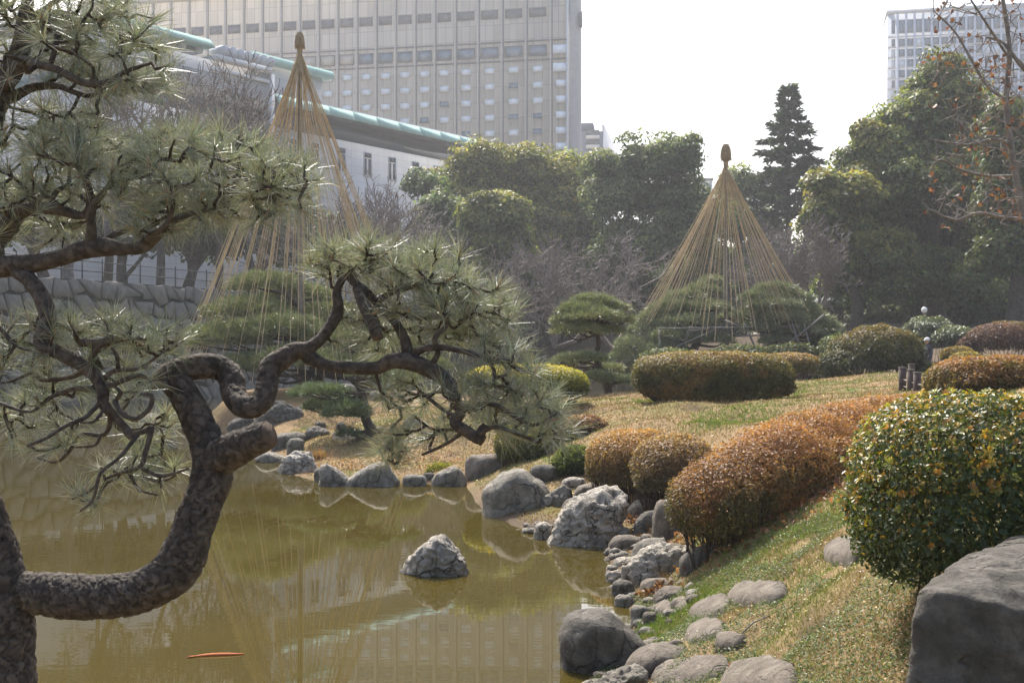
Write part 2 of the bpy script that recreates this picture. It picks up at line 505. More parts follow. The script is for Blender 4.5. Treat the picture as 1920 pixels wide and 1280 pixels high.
_ctl_px = [(1500, 1250, 7.2), (1300, 1250, 8.4), (1650, 1150, 7.0), (1400, 1100, 10), (1300, 1080, 12), (1600, 1000, 9.5), (1450, 990, 12), (1250, 980, 15.5),
           (1250, 940, 18), (1350, 820, 21), (1200, 800, 23), (1100, 790, 26), (1000, 830, 26), (760, 862, 26.5), (640, 856, 27.5), (700, 800, 31), (1150, 740, 33),
           (1330, 752, 29), (1470, 747, 30), (1600, 704, 34), (1680, 720, 29), (1500, 790, 22), (1700, 760, 20), (1800, 760, 16), (900, 780, 29), (1000, 760, 31), (560, 800, 34)]
_ctl_xyz = [(0, 2, 0.9), (3, 3, 1.15), (4.5, 5, 1.35), (-2, 4, 0.8), (-8, 3, 0.8), (-25, 0, 0.9), (0, -15, 1.0), (12, 3, 1.7), (9, 9, 1.9), (16, 16, 2.4), (30, 12, 2.6), (40, -10, 2.0),
            (3.3, 40, 0.7), (10, 42, 1.4), (15, 42, 1.7), (14, 33, 2.0), (13, 28, 2.2), (20, 30, 2.7), (10, 58, 1.7), (13, 54, 1.6), (20, 50, 1.6), (17, 60, 1.6), (25, 60, 2.2), (40, 60, 3.2),
            (-7, 42, 1.25), (-6, 37, 0.9), (-3, 36, 0.9), (-2, 45, 0.9), (1, 40, 0.8), (-5, 50, 0.8), (27, 75, 2.8), (34, 75, 3.9), (24, 92, 3.9), (20, 118, 4.0), (5, 125, 3.6), (0, 118, 2.8), (-10, 120, 5.0), (60, 90, 4.5), (60, 30, 3.5),
            (40, 130, 4.5), (0, 200, 5), (-60, 200, 6), (80, 200, 6), (0, 500, 6), (200, 300, 6), (-200, 300, 6), (-200, 0, 3), (200, 0, 3), (0, -200, 2), (500, 700, 6), (-500, 700, 6)]
_C = np.array([tuple(P(*c)) for c in _ctl_px] + _ctl_xyz, float)
def _phi(r): return np.sqrt(r * r + 1.2 ** 2)
_A = _phi(np.linalg.norm(_C[:, None, :2] - _C[None, :, :2], axis=-1))
_w = np.linalg.solve(_A, _C[:, 2])

def wall_side(x, y):
    """signed distance behind the stone wall line (positive = behind / high side)"""
    p = np.stack([x, y], -1)
    best = np.full(x.shape, 1e9); sg = np.zeros(x.shape)
    ext = np.vstack([WALL[0] + (WALL[0] - WALL[1]) * 20, WALL, WALL[-1] + (WALL[-1] - WALL[-2]) * 0.5])
    for a, b in zip(ext[:-1], ext[1:]):
        ab = b - a
        t = np.clip(((p - a) @ ab) / (ab @ ab), 0, 1)
        q = p - (a + t[..., None] * ab)
        d = np.hypot(q[..., 0], q[..., 1])
        s = -(ab[0] * q[..., 1] - ab[1] * q[..., 0])
        up = d < best
        best = np.where(up, d, best); sg = np.where(up, np.sign(-s), sg)
    return best * sg

def ground_h(x, y):
    x = np.asarray(x, float); y = np.asarray(y, float)
    shp = x.shape
    x = x.ravel(); y = y.ravel()
    h = np.zeros_like(x)
    for i in range(0, len(x), 20000):
        s = slice(i, i + 20000)
        h[s] = _phi(np.hypot(x[s, None] - _C[None, :, 0], y[s, None] - _C[None, :, 1])) @ _w
    h = np.clip(h, 0.12, 7)
    sd = poly_sd(x, y, SH)
    # banks rise from the water's edge; bed falls away below it
    w = np.clip(sd / (0.7 + 0.012 * np.clip(y, 0, 200)), 0, 1)
    w = w * w * (3 - 2 * w)
    z = np.where(sd > 0, 0.02 + (h - 0.02) * (0.25 * np.clip(sd / 0.15, 0, 1) + 0.75 * w), np.maximum(-0.9, 0.02 + sd * 0.7))
    p3 = np.stack([x, y, np.zeros_like(x)], -1)
    near = np.clip(1 - (y - 20) / 40, 0.15, 1)
    z = z + np.where(sd > 0, (fbm(p3, 0.9, 3, 3) - 0.5) * 0.30 * near + (fbm(p3, 5.0, 2, 5) - 0.5) * 0.05 * near, 0) * np.clip(sd / 0.6, 0, 1)
    ws = wall_side(x, y)
    k = np.clip((ws - 0.35) / 0.3, 0, 1)
    z = z * (1 - k) + (WALL_TOP - 0.05) * k
    return z.reshape(shp)

def gz(x, y):
    return float(ground_h(np.array([x]), np.array([y]))[0])

def hit(px, py, dmin=4.0, dmax=140.0):
    """first point where the ray through a photograph pixel meets the ground"""
    D = np.geomspace(dmin, dmax, 1200)
    p = np.stack([(px - 960) / FPX * D, D, CAM_H - (py - HOR) / FPX * D], -1)
    below = p[:, 2] <= ground_h(p[:, 0], p[:, 1])
    i = int(np.argmax(below)) if below.any() else len(D) - 1
    return p[i]

def growth_axis(lo, hi, step, out_lo, out_hi, g=1.16):
    a = list(np.arange(lo, hi + 1e-6, step))
    s = step
    while a[-1] < out_hi:
        s *= g; a.append(a[-1] + s)
    s = step
    while a[0] > out_lo:
        s *= g; a.insert(0, a[0] - s)
    return np.array(a)

gx = growth_axis(-9, 12, 0.2, -450, 450, 1.10)
gy = growth_axis(3, 36, 0.2, -90, 800, 1.07)
GX, GY = np.meshgrid(gx, gy)
GZ = ground_h(GX, GY)
ny, nx = GX.shape
TV = np.stack([GX, GY, GZ], -1).reshape(-1, 3)
ii = (np.arange(ny - 1)[:, None] * nx + np.arange(nx - 1)[None]).ravel()
TF = np.stack([ii, ii + 1, ii + nx + 1, ii + nx], -1)

def ground_material():
    m, nt, bs, out = new_mat("winter_turf")
    N, L = nt.nodes.new, nt.links.new
    tc = N("ShaderNodeTexCoord")
    def noise(s, d=6, r=0.6):
        n = N("ShaderNodeTexNoise"); n.inputs["Scale"].default_value = s; n.inputs["Detail"].default_value = d; n.inputs["Roughness"].default_value = r
        L(tc.outputs["Object"], n.inputs["Vector"]); return n
    def mixc(f, a, b):
        x = N("ShaderNodeMix"); x.data_type = 'RGBA'; L(f, x.inputs[0])
        for s, c in ((6, a), (7, b)):
            if isinstance(c, tuple): x.inputs[s].default_value = (*c, 1)
            else: L(c, x.inputs[s])
        return x.outputs[2]
    def rng_(n, lo, hi):
        r = N("ShaderNodeMapRange"); r.inputs[1].default_value = lo; r.inputs[2].default_value = hi; L(n.outputs["Fac"], r.inputs[0]); return r.outputs[0]
    c = mixc(rng_(noise(14, 8), 0.35, 0.65), (0.19, 0.125, 0.065), (0.31, 0.225, 0.12))
    c = mixc(rng_(noise(0.42, 5), 0.48, 0.66), c, (0.15, 0.14, 0.05))
    c = mixc(rng_(noise(1.1, 6), 0.60, 0.72), c, (0.10, 0.15, 0.035))
    c = mixc(rng_(noise(0.9, 6), 0.55, 0.66), c, (0.12, 0.085, 0.055))
    c = mixc(rng_(noise(45, 4), 0.55, 0.70), c, (0.08, 0.058, 0.036))
    at = N("ShaderNodeAttribute"); at.attribute_name = "col"
    sx = N("ShaderNodeSeparateColor"); L(at.outputs["Color"], sx.inputs[0])
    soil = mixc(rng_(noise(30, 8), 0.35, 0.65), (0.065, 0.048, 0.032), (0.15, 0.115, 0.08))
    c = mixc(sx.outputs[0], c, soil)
    L(c, bs.inputs["Base Color"])
    bs.inputs["Roughness"].default_value = 0.95
    bs.inputs["Specular IOR Level"].default_value = 0.1
    b = noise(40, 6, 0.7)
    bp = N("ShaderNodeBump"); bp.inputs["Strength"].default_value = 0.8; bp.inputs["Distance"].default_value = 0.03
    L(b.outputs["Fac"], bp.inputs["Height"]); L(bp.outputs["Normal"], bs.inputs["Normal"])
    return m
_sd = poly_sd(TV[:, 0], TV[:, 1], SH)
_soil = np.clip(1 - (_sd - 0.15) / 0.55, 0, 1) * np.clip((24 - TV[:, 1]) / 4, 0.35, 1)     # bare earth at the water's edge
_soil = np.maximum(_soil, np.clip((TV[:, 1] - 40) / 8, 0, 0.95))                            # darker soil colour on the far ground
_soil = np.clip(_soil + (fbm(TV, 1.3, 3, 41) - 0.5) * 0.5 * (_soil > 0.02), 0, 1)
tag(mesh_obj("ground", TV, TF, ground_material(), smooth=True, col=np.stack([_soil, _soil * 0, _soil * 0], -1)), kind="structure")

# ------------------------------------------------------------------ pond water
def water_material():
    m, nt, bs, out = new_mat("murky_pond_water")
    N, L = nt.nodes.new, nt.links.new
    tc = N("ShaderNodeTexCoord")
    mp = N("ShaderNodeMapping"); mp.inputs["Scale"].default_value = (0.8, 2.4, 1.0)
    L(tc.outputs["Object"], mp.inputs[0])
    n1 = N("ShaderNodeTexNoise"); n1.inputs["Scale"].default_value = 2.6; n1.inputs["Detail"].default_value = 3; n1.inputs["Roughness"].default_value = 0.5
    L(mp.outputs[0], n1.inputs["Vector"])
    n2 = N("ShaderNodeTexNoise"); n2.inputs["Scale"].default_value = 0.25; n2.inputs["Detail"].default_value = 3
    L(tc.outputs["Object"], n2.inputs["Vector"])
    mr = N("ShaderNodeMapRange"); mr.inputs[1].default_value = 0.38; mr.inputs[2].default_value = 0.68; mr.inputs[3].default_value = 0.003; mr.inputs[4].default_value = 0.016
    L(n2.outputs["Fac"], mr.inputs[0])
    bp = N("ShaderNodeBump"); bp.inputs["Distance"].default_value = 0.06
    L(mr.outputs[0], bp.inputs["Strength"]); L(n1.outputs["Fac"], bp.inputs["Height"])
    L(bp.outputs["Normal"], bs.inputs["Normal"])
    n3 = N("ShaderNodeTexNoise"); n3.inputs["Scale"].default_value = 0.35; n3.inputs["Detail"].default_value = 4
    L(tc.outputs["Object"], n3.inputs["Vector"])
    cr = N("ShaderNodeValToRGB")
    cr.color_ramp.elements[0].position = 0.3; cr.color_ramp.elements[0].color = (0.050, 0.038, 0.007, 1)
    cr.color_ramp.elements[1].position = 0.7; cr.color_ramp.elements[1].color = (0.066, 0.051, 0.011, 1)
    L(n3.outputs["Fac"], cr.inputs["Fac"]); L(cr.outputs["Color"], bs.inputs["Base Color"])
    bs.inputs["Roughness"].default_value = 0.0
    bs.inputs["IOR"].default_value = 1.33
    bs.inputs["Specular IOR Level"].default_value = 0.62
    return m
g = Geo(); g.add([(-64, 3, 0), (24, 3, 0), (24, 116, 0), (-64, 116, 0)], [(0, 1, 2, 3)])
tag(g.obj("pond_water", water_material()), kind="structure")
# ------------------------------------------------------------------ buildings
class Facade:
    """a frame on a wall: s runs along it (to the viewer's right), n points out of it, z is up; parts are laid out in it"""
    def __init__(self, origin, direction):
        self.o = np.array(origin, float)
        d = np.array([direction[0], direction[1], 0.0]); self.d = d / np.linalg.norm(d)
        self.n = np.array([self.d[1], -self.d[0], 0.0])
        self.rz = math.atan2(self.d[1], self.d[0])
    def s_at(self, px):
        """s where the vertical plane is met by the photograph column px"""
        k = (px - 960.0) / FPX
        return (k * self.o[1] - self.o[0]) / (self.d[0] - k * self.d[1])
    def z_at(self, px, py):
        Y = self.o[1] + self.d[1] * self.s_at(px)
        return CAM_H - (py - HOR) / FPX * Y
    def root(self, name, label, cat):
        return empty(name, (self.o[0], self.o[1], 0), label, cat, rz=self.rz)

def local_box(name, lo, hi, mat, parent):
    """box in the parent's frame: (s, -n, z)"""
    g = Geo(); g.box(lo, hi)
    return g.obj(name, mat, parent)

def box_mesh(name, lo, hi, mat):
    g = Geo(); g.box(lo, hi)
    return make_mesh(name, np.concatenate(g.V), np.concatenate(g.F4), mat)

def put(name, me, loc, parent, scale=None):
    o = bpy.data.objects.new(name, me); o.location = loc
    if scale: o.scale = scale
    return link(o, parent)

def panel_facade_mat(name, c1, c2, bw, bh, vstreak=0.25, mortar=(0.16, 0.145, 0.125)):
    m, nt, bs, out = new_mat(name)
    N, L = nt.nodes.new, nt.links.new
    tc = N("ShaderNodeTexCoord")
    mp = N("ShaderNodeMapping"); mp.inputs["Rotation"].default_value = (R(90), 0, 0)
    L(tc.outputs["Object"], mp.inputs[0])
    sx = N("ShaderNodeSeparateXYZ"); L(tc.outputs["Object"], sx.inputs[0])
    cb = N("ShaderNodeCombineXYZ"); L(sx.outputs[0], cb.inputs[0]); L(sx.outputs[2], cb.inputs[1])
    br = N("ShaderNodeTexBrick"); br.offset = 0.0
    br.inputs["Scale"].default_value = 1.0
    br.inputs["Brick Width"].default_value = bw; br.inputs["Row Height"].default_value = bh
    br.inputs["Mortar Size"].default_value = 0.03; br.inputs["Mortar Smooth"].default_value = 0.3
    br.inputs["Color1"].default_value = (*c1, 1); br.inputs["Color2"].default_value = (*c2, 1); br.inputs["Mortar"].default_value = (*mortar, 1)
    L(cb.outputs[0], br.inputs["Vector"])
    nz = N("ShaderNodeTexNoise"); nz.inputs["Scale"].default_value = 1.0; nz.inputs["Detail"].default_value = 5
    m2 = N("ShaderNodeMapping"); m2.inputs["Scale"].default_value = (1.6, 1.6, 0.06)
    L(tc.outputs["Object"], m2.inputs[0]); L(m2.outputs[0], nz.inputs["Vector"])
    mr = N("ShaderNodeMapRange"); mr.inputs[3].default_value = 1 - vstreak; mr.inputs[4].default_value = 1 + vstreak
    L(nz.outputs["Fac"], mr.inputs[0])
    mx = N("ShaderNodeMix"); mx.data_type = 'RGBA'; mx.blend_type = 'MULTIPLY'; mx.inputs[0].default_value = 1
    L(br.outputs["Color"], mx.inputs[6]); L(mr.outputs[0], mx.inputs[7])
    L(mx.outputs[2], bs.inputs["Base Color"])
    bs.inputs["Roughness"].default_value = 0.75; bs.inputs["Specular IOR Level"].default_value = 0.25
    return m

M['hotel'] = panel_facade_mat("beige_tile_facade", (0.60, 0.52, 0.41), (0.50, 0.43, 0.34), 1.55, 2.91, 0.22, (0.20, 0.17, 0.14))
M['hotel_pier'] = plain("beige_pier", (0.62, 0.56, 0.47), 0.7)
M['hotel_dark'] = plain("bronze_groove", (0.22, 0.20, 0.18), 0.7)
M['louver'] = plain("grey_louver", (0.17, 0.17, 0.175), 0.6)
M['curtain'] = plain("curtained_glass", (0.86, 0.92, 0.96), 0.25, 0.6)
M['glass_blue'] = plain("blue_glass", (0.20, 0.26, 0.31), 0.12, 0.8)
M['glass_dark'] = plain("dark_glass", (0.05, 0.065, 0.075), 0.1, 0.8)
M['glass_teal'] = plain("teal_glass", (0.06, 0.13, 0.13), 0.12, 0.8)
M['white_wall'] = panel_facade_mat("pale_stone_facade", (0.56, 0.55, 0.53), (0.51, 0.50, 0.49), 2.4, 0.9, 0.10, (0.40, 0.395, 0.385))
M['white_trim'] = plain("pale_trim", (0.64, 0.64, 0.63), 0.6)
M['copper'] = plain("green_copper", (0.38, 0.58, 0.51), 0.8, 0.15)
M['soffit'] = plain("dark_soffit", (0.06, 0.06, 0.055), 0.8)
M['metal'] = plain("grey_metal", (0.50, 0.51, 0.52), 0.5, 0.4, 0.1)
M['tower'] = plain("pale_blue_tower", (0.60, 0.63, 0.67), 0.6)
M['greybld'] = plain("slate_facade", (0.13, 0.15, 0.17), 0.6)

# --- the wide beige slab hotel -------------------------------------------------
fh = Facade(P(1063, 660, 230), (4.85, -1.0))
hotel = fh.root("hotel_building", "wide beige slab hotel with rows of small curtained windows and ribbed facade", "hotel")
z_roof = fh.z_at(1063, -41)
s_left = fh.s_at(150)
local_box("wall", (s_left, 0, 0), (0, 18, z_roof), M['hotel'], hotel)
local_box("roof_parapet", (s_left - 0.3, -0.35, z_roof + 0.003), (0.0, 18.3, z_roof + 1.2), M['hotel_pier'], hotel)
gp = [fh.s_at(x) for x in (870.0, 832.6, 795.2)]
cols_px = [1008, 963, 918, 874, 833, 796]
scol = [fh.s_at(c) for c in cols_px]
while fh.o[0] is not None and scol[-1] > s_left + 5:
    scol.append(scol[-1] - (scol[-2] - scol[-1] if len(scol) > 6 else fh.s_at(833) - fh.s_at(796)))
row_py = [129, 159, 188.5, 217.8, 247, 276.3, 305.5]
row_z = [fh.z_at(1008, y) for y in row_py]
win_w = fh.s_at(1017) - fh.s_at(999)
frame_me = None
def ring_mesh(name, w, h, t, d, mat):
    g = Geo()
    g.box((-w / 2, -d, -h / 2), (-w / 2 + t, 0, h / 2)); g.box((w / 2 - t, -d, -h / 2), (w / 2, 0, h / 2))
    g.box((-w / 2 + t, -d, h / 2 - t), (w / 2 - t, 0, h / 2)); g.box((-w / 2 + t, -d * 1.3, -h / 2), (w / 2 - t, 0, -h / 2 + t))
    return make_mesh(name, np.concatenate(g.V), np.concatenate(g.F4), mat)
hw_frame = ring_mesh("window", win_w + 0.24, 1.36, 0.12, 0.10, M['hotel_pier'])
hw_curt = box_mesh("pane", (-win_w / 2, -0.03, -0.56), (win_w / 2, 0.02, 0.56), M['curtain'])
hw_dark = box_mesh("pane", (-win_w / 2, -0.03, -0.56), (win_w / 2, 0.02, 0.56), M['glass_blue'])
big_w = 3.2
hb_frame = ring_mesh("window", big_w + 0.3, 2.1, 0.14, 0.12, M['hotel_dark'])
hb_pane = box_mesh("pane", (-big_w / 2, -0.03, -0.92), (big_w / 2, 0.02, 0.92), M['glass_blue'])
hb_blank = box_mesh("pane", (-big_w / 2, -0.03, -0.92), (big_w / 2, 0.02, 0.92), M['hotel_pier'])
hl_frame = ring_mesh("vent", big_w + 0.1, 1.72, 0.08, 0.06, M['hotel_dark'])
hl_pane = box_mesh("louver", (-big_w / 2, -0.02, -0.78), (big_w / 2, 0.02, 0.78), M['louver'])
z_big = fh.z_at(1008, 95.0); z_louv = fh.z_at(1008, 23.5)
dark_cells = {(0, 4), (0, 5), (1, 5), (4, 2), (2, 6)}
for i, s in enumerate(scol):
    wide = i < 4
    for j, z in enumerate(row_z):
        if i > 11: continue
        o = put("window", hw_frame, (s, -0.02, z), hotel)
        put("pane", hw_dark if ((i, j) in dark_cells or random.random() < 0.08) else hw_curt, (0, 0, 0), o)
    if i < 15:
        sx = 1.0 if wide else 0.84
        o = put("window", hb_frame, (s, -0.02, z_big), hotel, (sx, 1, 1))
        put("pane", hb_pane if i < 9 else hb_blank, (0, 0, 0), o)
    sx = 1.0 if wide else 0.82
    o = put("vent", hl_frame, (s, -0.02, z_louv), hotel, (sx, 1, 1))
    put("louver", hl_pane, (0, 0, 0), o)
# ribs between the bays, string courses across
bounds = [0.5 * (a + b) for a, b in zip(scol[:-1], scol[1:])]
bounds = [fh.s_at(1032)] + bounds
rib = box_mesh("pier", (-0.11, -0.26, 0), (0.11, -0.003, z_roof - 0.01), M['hotel_pier'])
groove = box_mesh("groove", (-0.12, -0.06, 0), (0.12, -0.002, z_roof - 0.02), M['hotel_dark'])
for s in bounds:
    put("pier", rib, (s, 0, 0), hotel)
    put("groove", groove, (s + 0.34, 0, 0), hotel)
for py in (78, 114):
    z = fh.z_at(1008, py)
    local_box("string_course", (s_left, -0.12, z), (-0.1, -0.004, z + 0.3), M['hotel_dark'], hotel)
# glazed corner bays and the pale return wall
cb_me = box_mesh("corner_window", (-1.35, -0.35, -0.62), (1.1, 0.0, 0.62), M['curtain'])
for z in row_z[1:]:
    put("corner_window", cb_me, (fh.s_at(1053), -0.004, z), hotel, (0.75, 1, 1))
for z in (z_big, row_z[0]):
    put("corner_window", cb_me, (fh.s_at(1051), -0.004, z), hotel, (1.0, 1, 1.25))
local_box("corner_fin", (0.0, -0.55, 0), (0.32, 0.6, z_roof + 1.2), M['white_trim'], hotel)
g = Geo()
aa = np.linspace(-0.5 * math.pi, 0.5 * math.pi, 15)
ring = np.stack([0.9 + 1.35 * np.cos(aa), 3.0 + 2.6 * np.sin(aa)], -1)
ring = np.vstack([[0.33, 0.35], [0.9, 0.4], ring[1:], [0.33, 5.6]])
kk = len(ring)
V = np.vstack([np.c_[ring, np.zeros(kk)], np.c_[ring, np.full(kk, z_roof + 1.2)]])
g.add(V, [(i, (i + 1) % kk, kk + (i + 1) % kk, kk + i) for i in range(kk)])
g.obj("return_wall", plain("grey_return_wall", (0.45, 0.45, 0.43), 0.7), hotel)
g = Geo(); V, Fl = tube([(2.26, 2.7, 0), (2.6, 2.7, 0)], 1.55, 20); g.add2(V, Fl)
emb = g.obj("emblem", M['louver'], hotel); emb.location = (0.0, 0, fh.z_at(1085, 33)); emb.scale = (1, 0.6, 1)

# --- the pale theatre with green copper eaves ------------------------------------
ft = Facade(P(885, 660, 170), (0.7216, 1.0))
theatre = ft.root("theatre_building", "long pale stone building with green copper eaves beside the beige hotel", "building")
s510, s505, s250 = ft.s_at(511), ft.s_at(505), ft.s_at(120)
ze_b = ft.z_at(885, 290)
ze_t = ft.z_at(700, 239)
z_rec = ft.z_at(700, 275)
local_box("wall", (s510, 0.0, 0), (-0.8, 22, z_rec), M['white_wall'], theatre)
local_box("clerestory", (s510, 0.9, z_rec + 0.003), (-1.6, 21, ze_t), M['glass_dark'], theatre)
local_box("eave_soffit", (s510, -1.0, ze_t - 0.45), (0.4, 22, ze_t - 0.004), M['soffit'], theatre)
ncop = 9
for i in range(ncop):                                     # copper sheets of the eave, one by one
    a = s510 + (0.6 - s510) * i / ncop; b = s510 + (0.6 - s510) * (i + 1) / ncop
    g = Geo(); zt = ze_t + 1.2
    V = [(a + .03, -1.25, ze_t), (b - .03, -1.25, ze_t), (b - .03, -0.55, zt), (a + .03, -0.55, zt), (a + .03, -1.0, ze_t), (b - .03, -1.0, ze_t), (b - .03, -0.3, zt - .1), (a + .03, -0.3, zt - .1)]
    g.add(V, [(0, 1, 2, 3), (4, 7, 6, 5), (0, 4, 5, 1), (1, 5, 6, 2), (2, 6, 7, 3), (3, 7, 4, 0)])
    g.obj("copper_sheet", M['copper'], theatre)
local_box("roof", (s510, -0.25, ze_t + 0.2), (0.5, 22, ze_t + 1.4), M['metal'], theatre)
tw_frame = ring_mesh("window", 1.5, 3.0, 0.12, 0.08, M['white_trim'])
tw_bar = box_mesh("window_head", (-0.66, -0.06, 0.85), (0.66, 0.02, 1.4), M['glass_dark'])
tw_slot = box_mesh("pane", (-0.20, -0.05, -1.3), (0.20, 0.02, 0.72), M['glass_dark'])
for px in (548, 590, 640, 689, 735, 778.5, 819.5):
    s = ft.s_at(px); z = ft.z_at(590, 291)
    o = put("window", tw_frame, (s, -0.003, z), theatre)
    put("window_head", tw_bar, (0, 0, 0), o)
    put("pane", tw_slot, (-0.36, 0, 0), o); put("pane", tw_slot, (0.36, 0, 0), o)
# upper block
z_up_r = ft.z_at(500, 140); 
z_glass0, z_glass1 = ft.z_at(495, 236), ft.z_at(495, 206)
z_lou0, z_lou1 = ft.z_at(495, 190), ft.z_at(495, 163)
local_box("lower_wall", (s250, 0.02, 0), (s510 - 1.3, 22, z_glass0), M['white_wall'], theatre)
local_box("glass_band", (s250, 0.5, z_glass0 + .003), (s510 - 1.3, 22, z_glass1), M['glass_teal'], theatre)
for k in range(13):
    s = s250 + (s510 - 1.3 - s250) * k / 13
    local_box("mullion", (s, 0.3, z_glass0 + .004), (s + 0.14, 0.498, z_glass1 - .003), M['soffit'], theatre)
local_box("upper_wall", (s250, -0.3, z_glass1 + .003), (s510 - 1.0, 22, z_up_r), M['white_wall'], theatre)
zs = np.linspace(z_lou0, z_lou1, 9)
for z in zs:
    local_box("louver_slat", (ft.s_at(330), -0.52, z), (ft.s_at(496), -0.302, z + 0.13), M['metal'], theatre)
local_box("ledge", (ft.s_at(393), -0.75, ft.z_at(495, 158)), (ft.s_at(497), -0.302, ft.z_at(495, 152)), M['white_trim'], theatre)
local_box("coping", (ft.s_at(396), -1.0, z_up_r + .003), (s510 - 1.0, 3, z_up_r + 0.6), M['white_trim'], theatre)
local_box("corner_post", (s510 - 0.95, -0.7, 0), (s510 - 0.35, 1.5, z_up_r), M['metal'], theatre)
local_box("rear_wall", (s510 - 0.2, 5.0, ze_t + 1.52), (s510 + 13, 21, ft.z_at(505, 130) + 2.0), M['white_wall'], theatre)
g = Geo(); a, b, z0 = s510 + 0.5, s510 + 14, ft.z_at(505, 130) + 2.0
g.add([(a, 3.8, z0), (b, 3.8, z0), (b, 4.1, z0 + .9), (a + .3, 4.1, z0 + .9), (a, 9, z0), (b, 9, z0)], [(0, 1, 2, 3), (3, 2, 5, 4), (0, 4, 5, 1)]); g.add([(a, 3.8, z0), (a + .3, 4.1, z0 + .9), (a, 9, z0)], [(0, 1, 2)])
g.obj("rear_roof", M['copper'], theatre)
# upper copper roof on the left and its glazed band
z_ur = ft.z_at(405, 92); a, b = ft.s_at(228), ft.s_at(400)
local_box("penthouse", (s250, 1.2, z_up_r + .91), (b - 0.5, 18, z_ur + 0.3), M['glass_dark'], theatre)
for k in range(7):
    s = ft.s_at(280) + k * 2.3
    local_box("penthouse_pier", (s, 0.7, z_up_r + .91), (s + 0.7, 1.197, z_ur), M['white_trim'], theatre)
g = Geo(); z0, z1 = z_ur, z_ur + 0.85
V = [(a, -0.4, z0), (b, -0.4, z0), (b - .3, 0.1, z1), (a + .1, 0.1, z1), (a, 19, z0), (b, 19, z0), (b - .3, 18.5, z1), (a + .1, 18.5, z1)]
g.add(V, [(0, 1, 2, 3), (1, 5, 6, 2), (5, 4, 7, 6), (4, 0, 3, 7), (3, 2, 6, 7), (0, 4, 5, 1)])
g.obj("upper_roof", M['copper'], theatre)
for k in range(7):                                        # round metal ducts stepping down the roof edge
    px = 416 + k * 14.2
    s = ft.s_at(px); z = z_up_r + 1.35
    g = Geo(); V, Fl = tube([(s, -0.7, z), (s, 1.4, z)], 0.58, 14); g.add2(V, Fl)
    g.obj("roof_duct", M['metal'], theatre)

# --- the pale tower on the right ---------------------------------------------------
fw = Facade(P(1664, 660, 270), (1.0, -0.21))
tower = fw.root("office_tower", "pale blue office tower with square window grid above the dark trees", "tower")
zt_top = fw.z_at(1664, 27)
s_end = fw.s_at(1990)
local_box("wall", (0, 0.25, 0), (s_end, 11, zt_top), M['tower'], tower)
local_box("side_wing", (-0.9, 6, 0), (-0.003, 14, fw.z_at(1664, 190)), M['tower'], tower)
pit = (fw.s_at(1856) - fw.s_at(1691)) / 10.2
c0 = fw.s_at(1691)
t_frame = ring_mesh("window", 1.42, 1.74, 0.07, 0.1, M['white_trim'])
t_pane = box_mesh("pane", (-0.66, -0.02, -0.82), (0.66, 0.03, 0.82), M['glass_blue'])
t_pane2 = box_mesh("pane", (-0.66, -0.02, -0.82), (0.66, 0.03, 0.82), M['curtain'])
for i in range(-1, 18):
    s = c0 + i * pit
    if s > s_end - 1: break
    w = 0.55 if i == -1 else 1.0
    o = put("window", t_frame, (s, 0.24, fw.z_at(1691, 50)), tower, (w, 1, 1.75)); put("pane", t_pane, (0, 0, 0), o)
    for j in range(7):
        z = fw.z_at(1691, 80 + 19.4 * j)
        o = put("window", t_frame, (s, 0.24, z), tower, (w, 1, 1)); put("pane", t_pane2 if random.random() < 0.22 else t_pane, (0, 0, 0), o)
    local_box("pier", (s + pit * 0.5 - 0.22, 0.0, 0), (s + pit * 0.5 + 0.22, 0.247, zt_top - 0.02), M['tower'], tower)
for j in range(9):
    z = fw.z_at(1691, 70.3 + 19.4 * j)
    local_box("floor_band", (0.01, 0.12, z), (s_end, 0.246, z + 0.35), M['white_trim'], tower)
local_box("roof_parapet", (-0.15, 0.1, zt_top + .003), (s_end, 11, zt_top + 0.9), M['white_trim'], tower)
local_box("roof_box", (fw.s_at(1795), 6, zt_top + .91), (fw.s_at(1815), 10, zt_top + 2.1), M['greybld'], tower)
g = Geo(); g.add2(*tube([(fw.s_at(1697), 8, zt_top + .9), (fw.s_at(1697), 8, zt_top + 3.2)], 0.07, 5)); g.obj("antenna", M['metal'], tower)

# --- small slate building between hotel and trees -----------------------------------
fs = Facade(P(1088, 660, 320), (1.0, -0.12))
slate = fs.root("slate_office_block", "small slate grey office block with white bands seen beside the hotel", "building")
zt = fs.z_at(1120, 229); sr = fs.s_at(1131)
local_box("wall", (-6, 0, 0), (sr, 14, zt - 2.4), M['greybld'], slate)
local_box("plant_room", (-6, 1.0, zt - 2.397), (fs.s_at(1112), 12, zt), M['greybld'], slate)
g = Geo()
g.add([(sr, 0.0, 0), (sr + 3.3, 14, 0), (sr + 3.3, 14, zt - 5.4), (sr, 0.0, zt - 0.4), (sr - .3, 1, 0), (sr + 2.0, 14.3, 0), (sr + 2.0, 14.3, zt - 5.4), (sr - .3, 1, zt - 0.4)],
      [(0, 1, 2, 3), (4, 7, 6, 5), (3, 2, 6, 7), (1, 5, 6, 2)])
g.obj("side_wall", M['white_trim'], slate)
for k, py in enumerate((257, 275, 293)):
    z = fs.z_at(1110, py)
    local_box("band", (fs.s_at(1099), -0.15, z - 0.45), (fs.s_at(1124), -0.003, z + 0.45), M['white_trim'], slate)
    local_box("glazing", (fs.s_at(1099), -0.1, z + 0.46), (fs.s_at(1124), -0.004, z + 1.75), M['glass_dark'], slate)

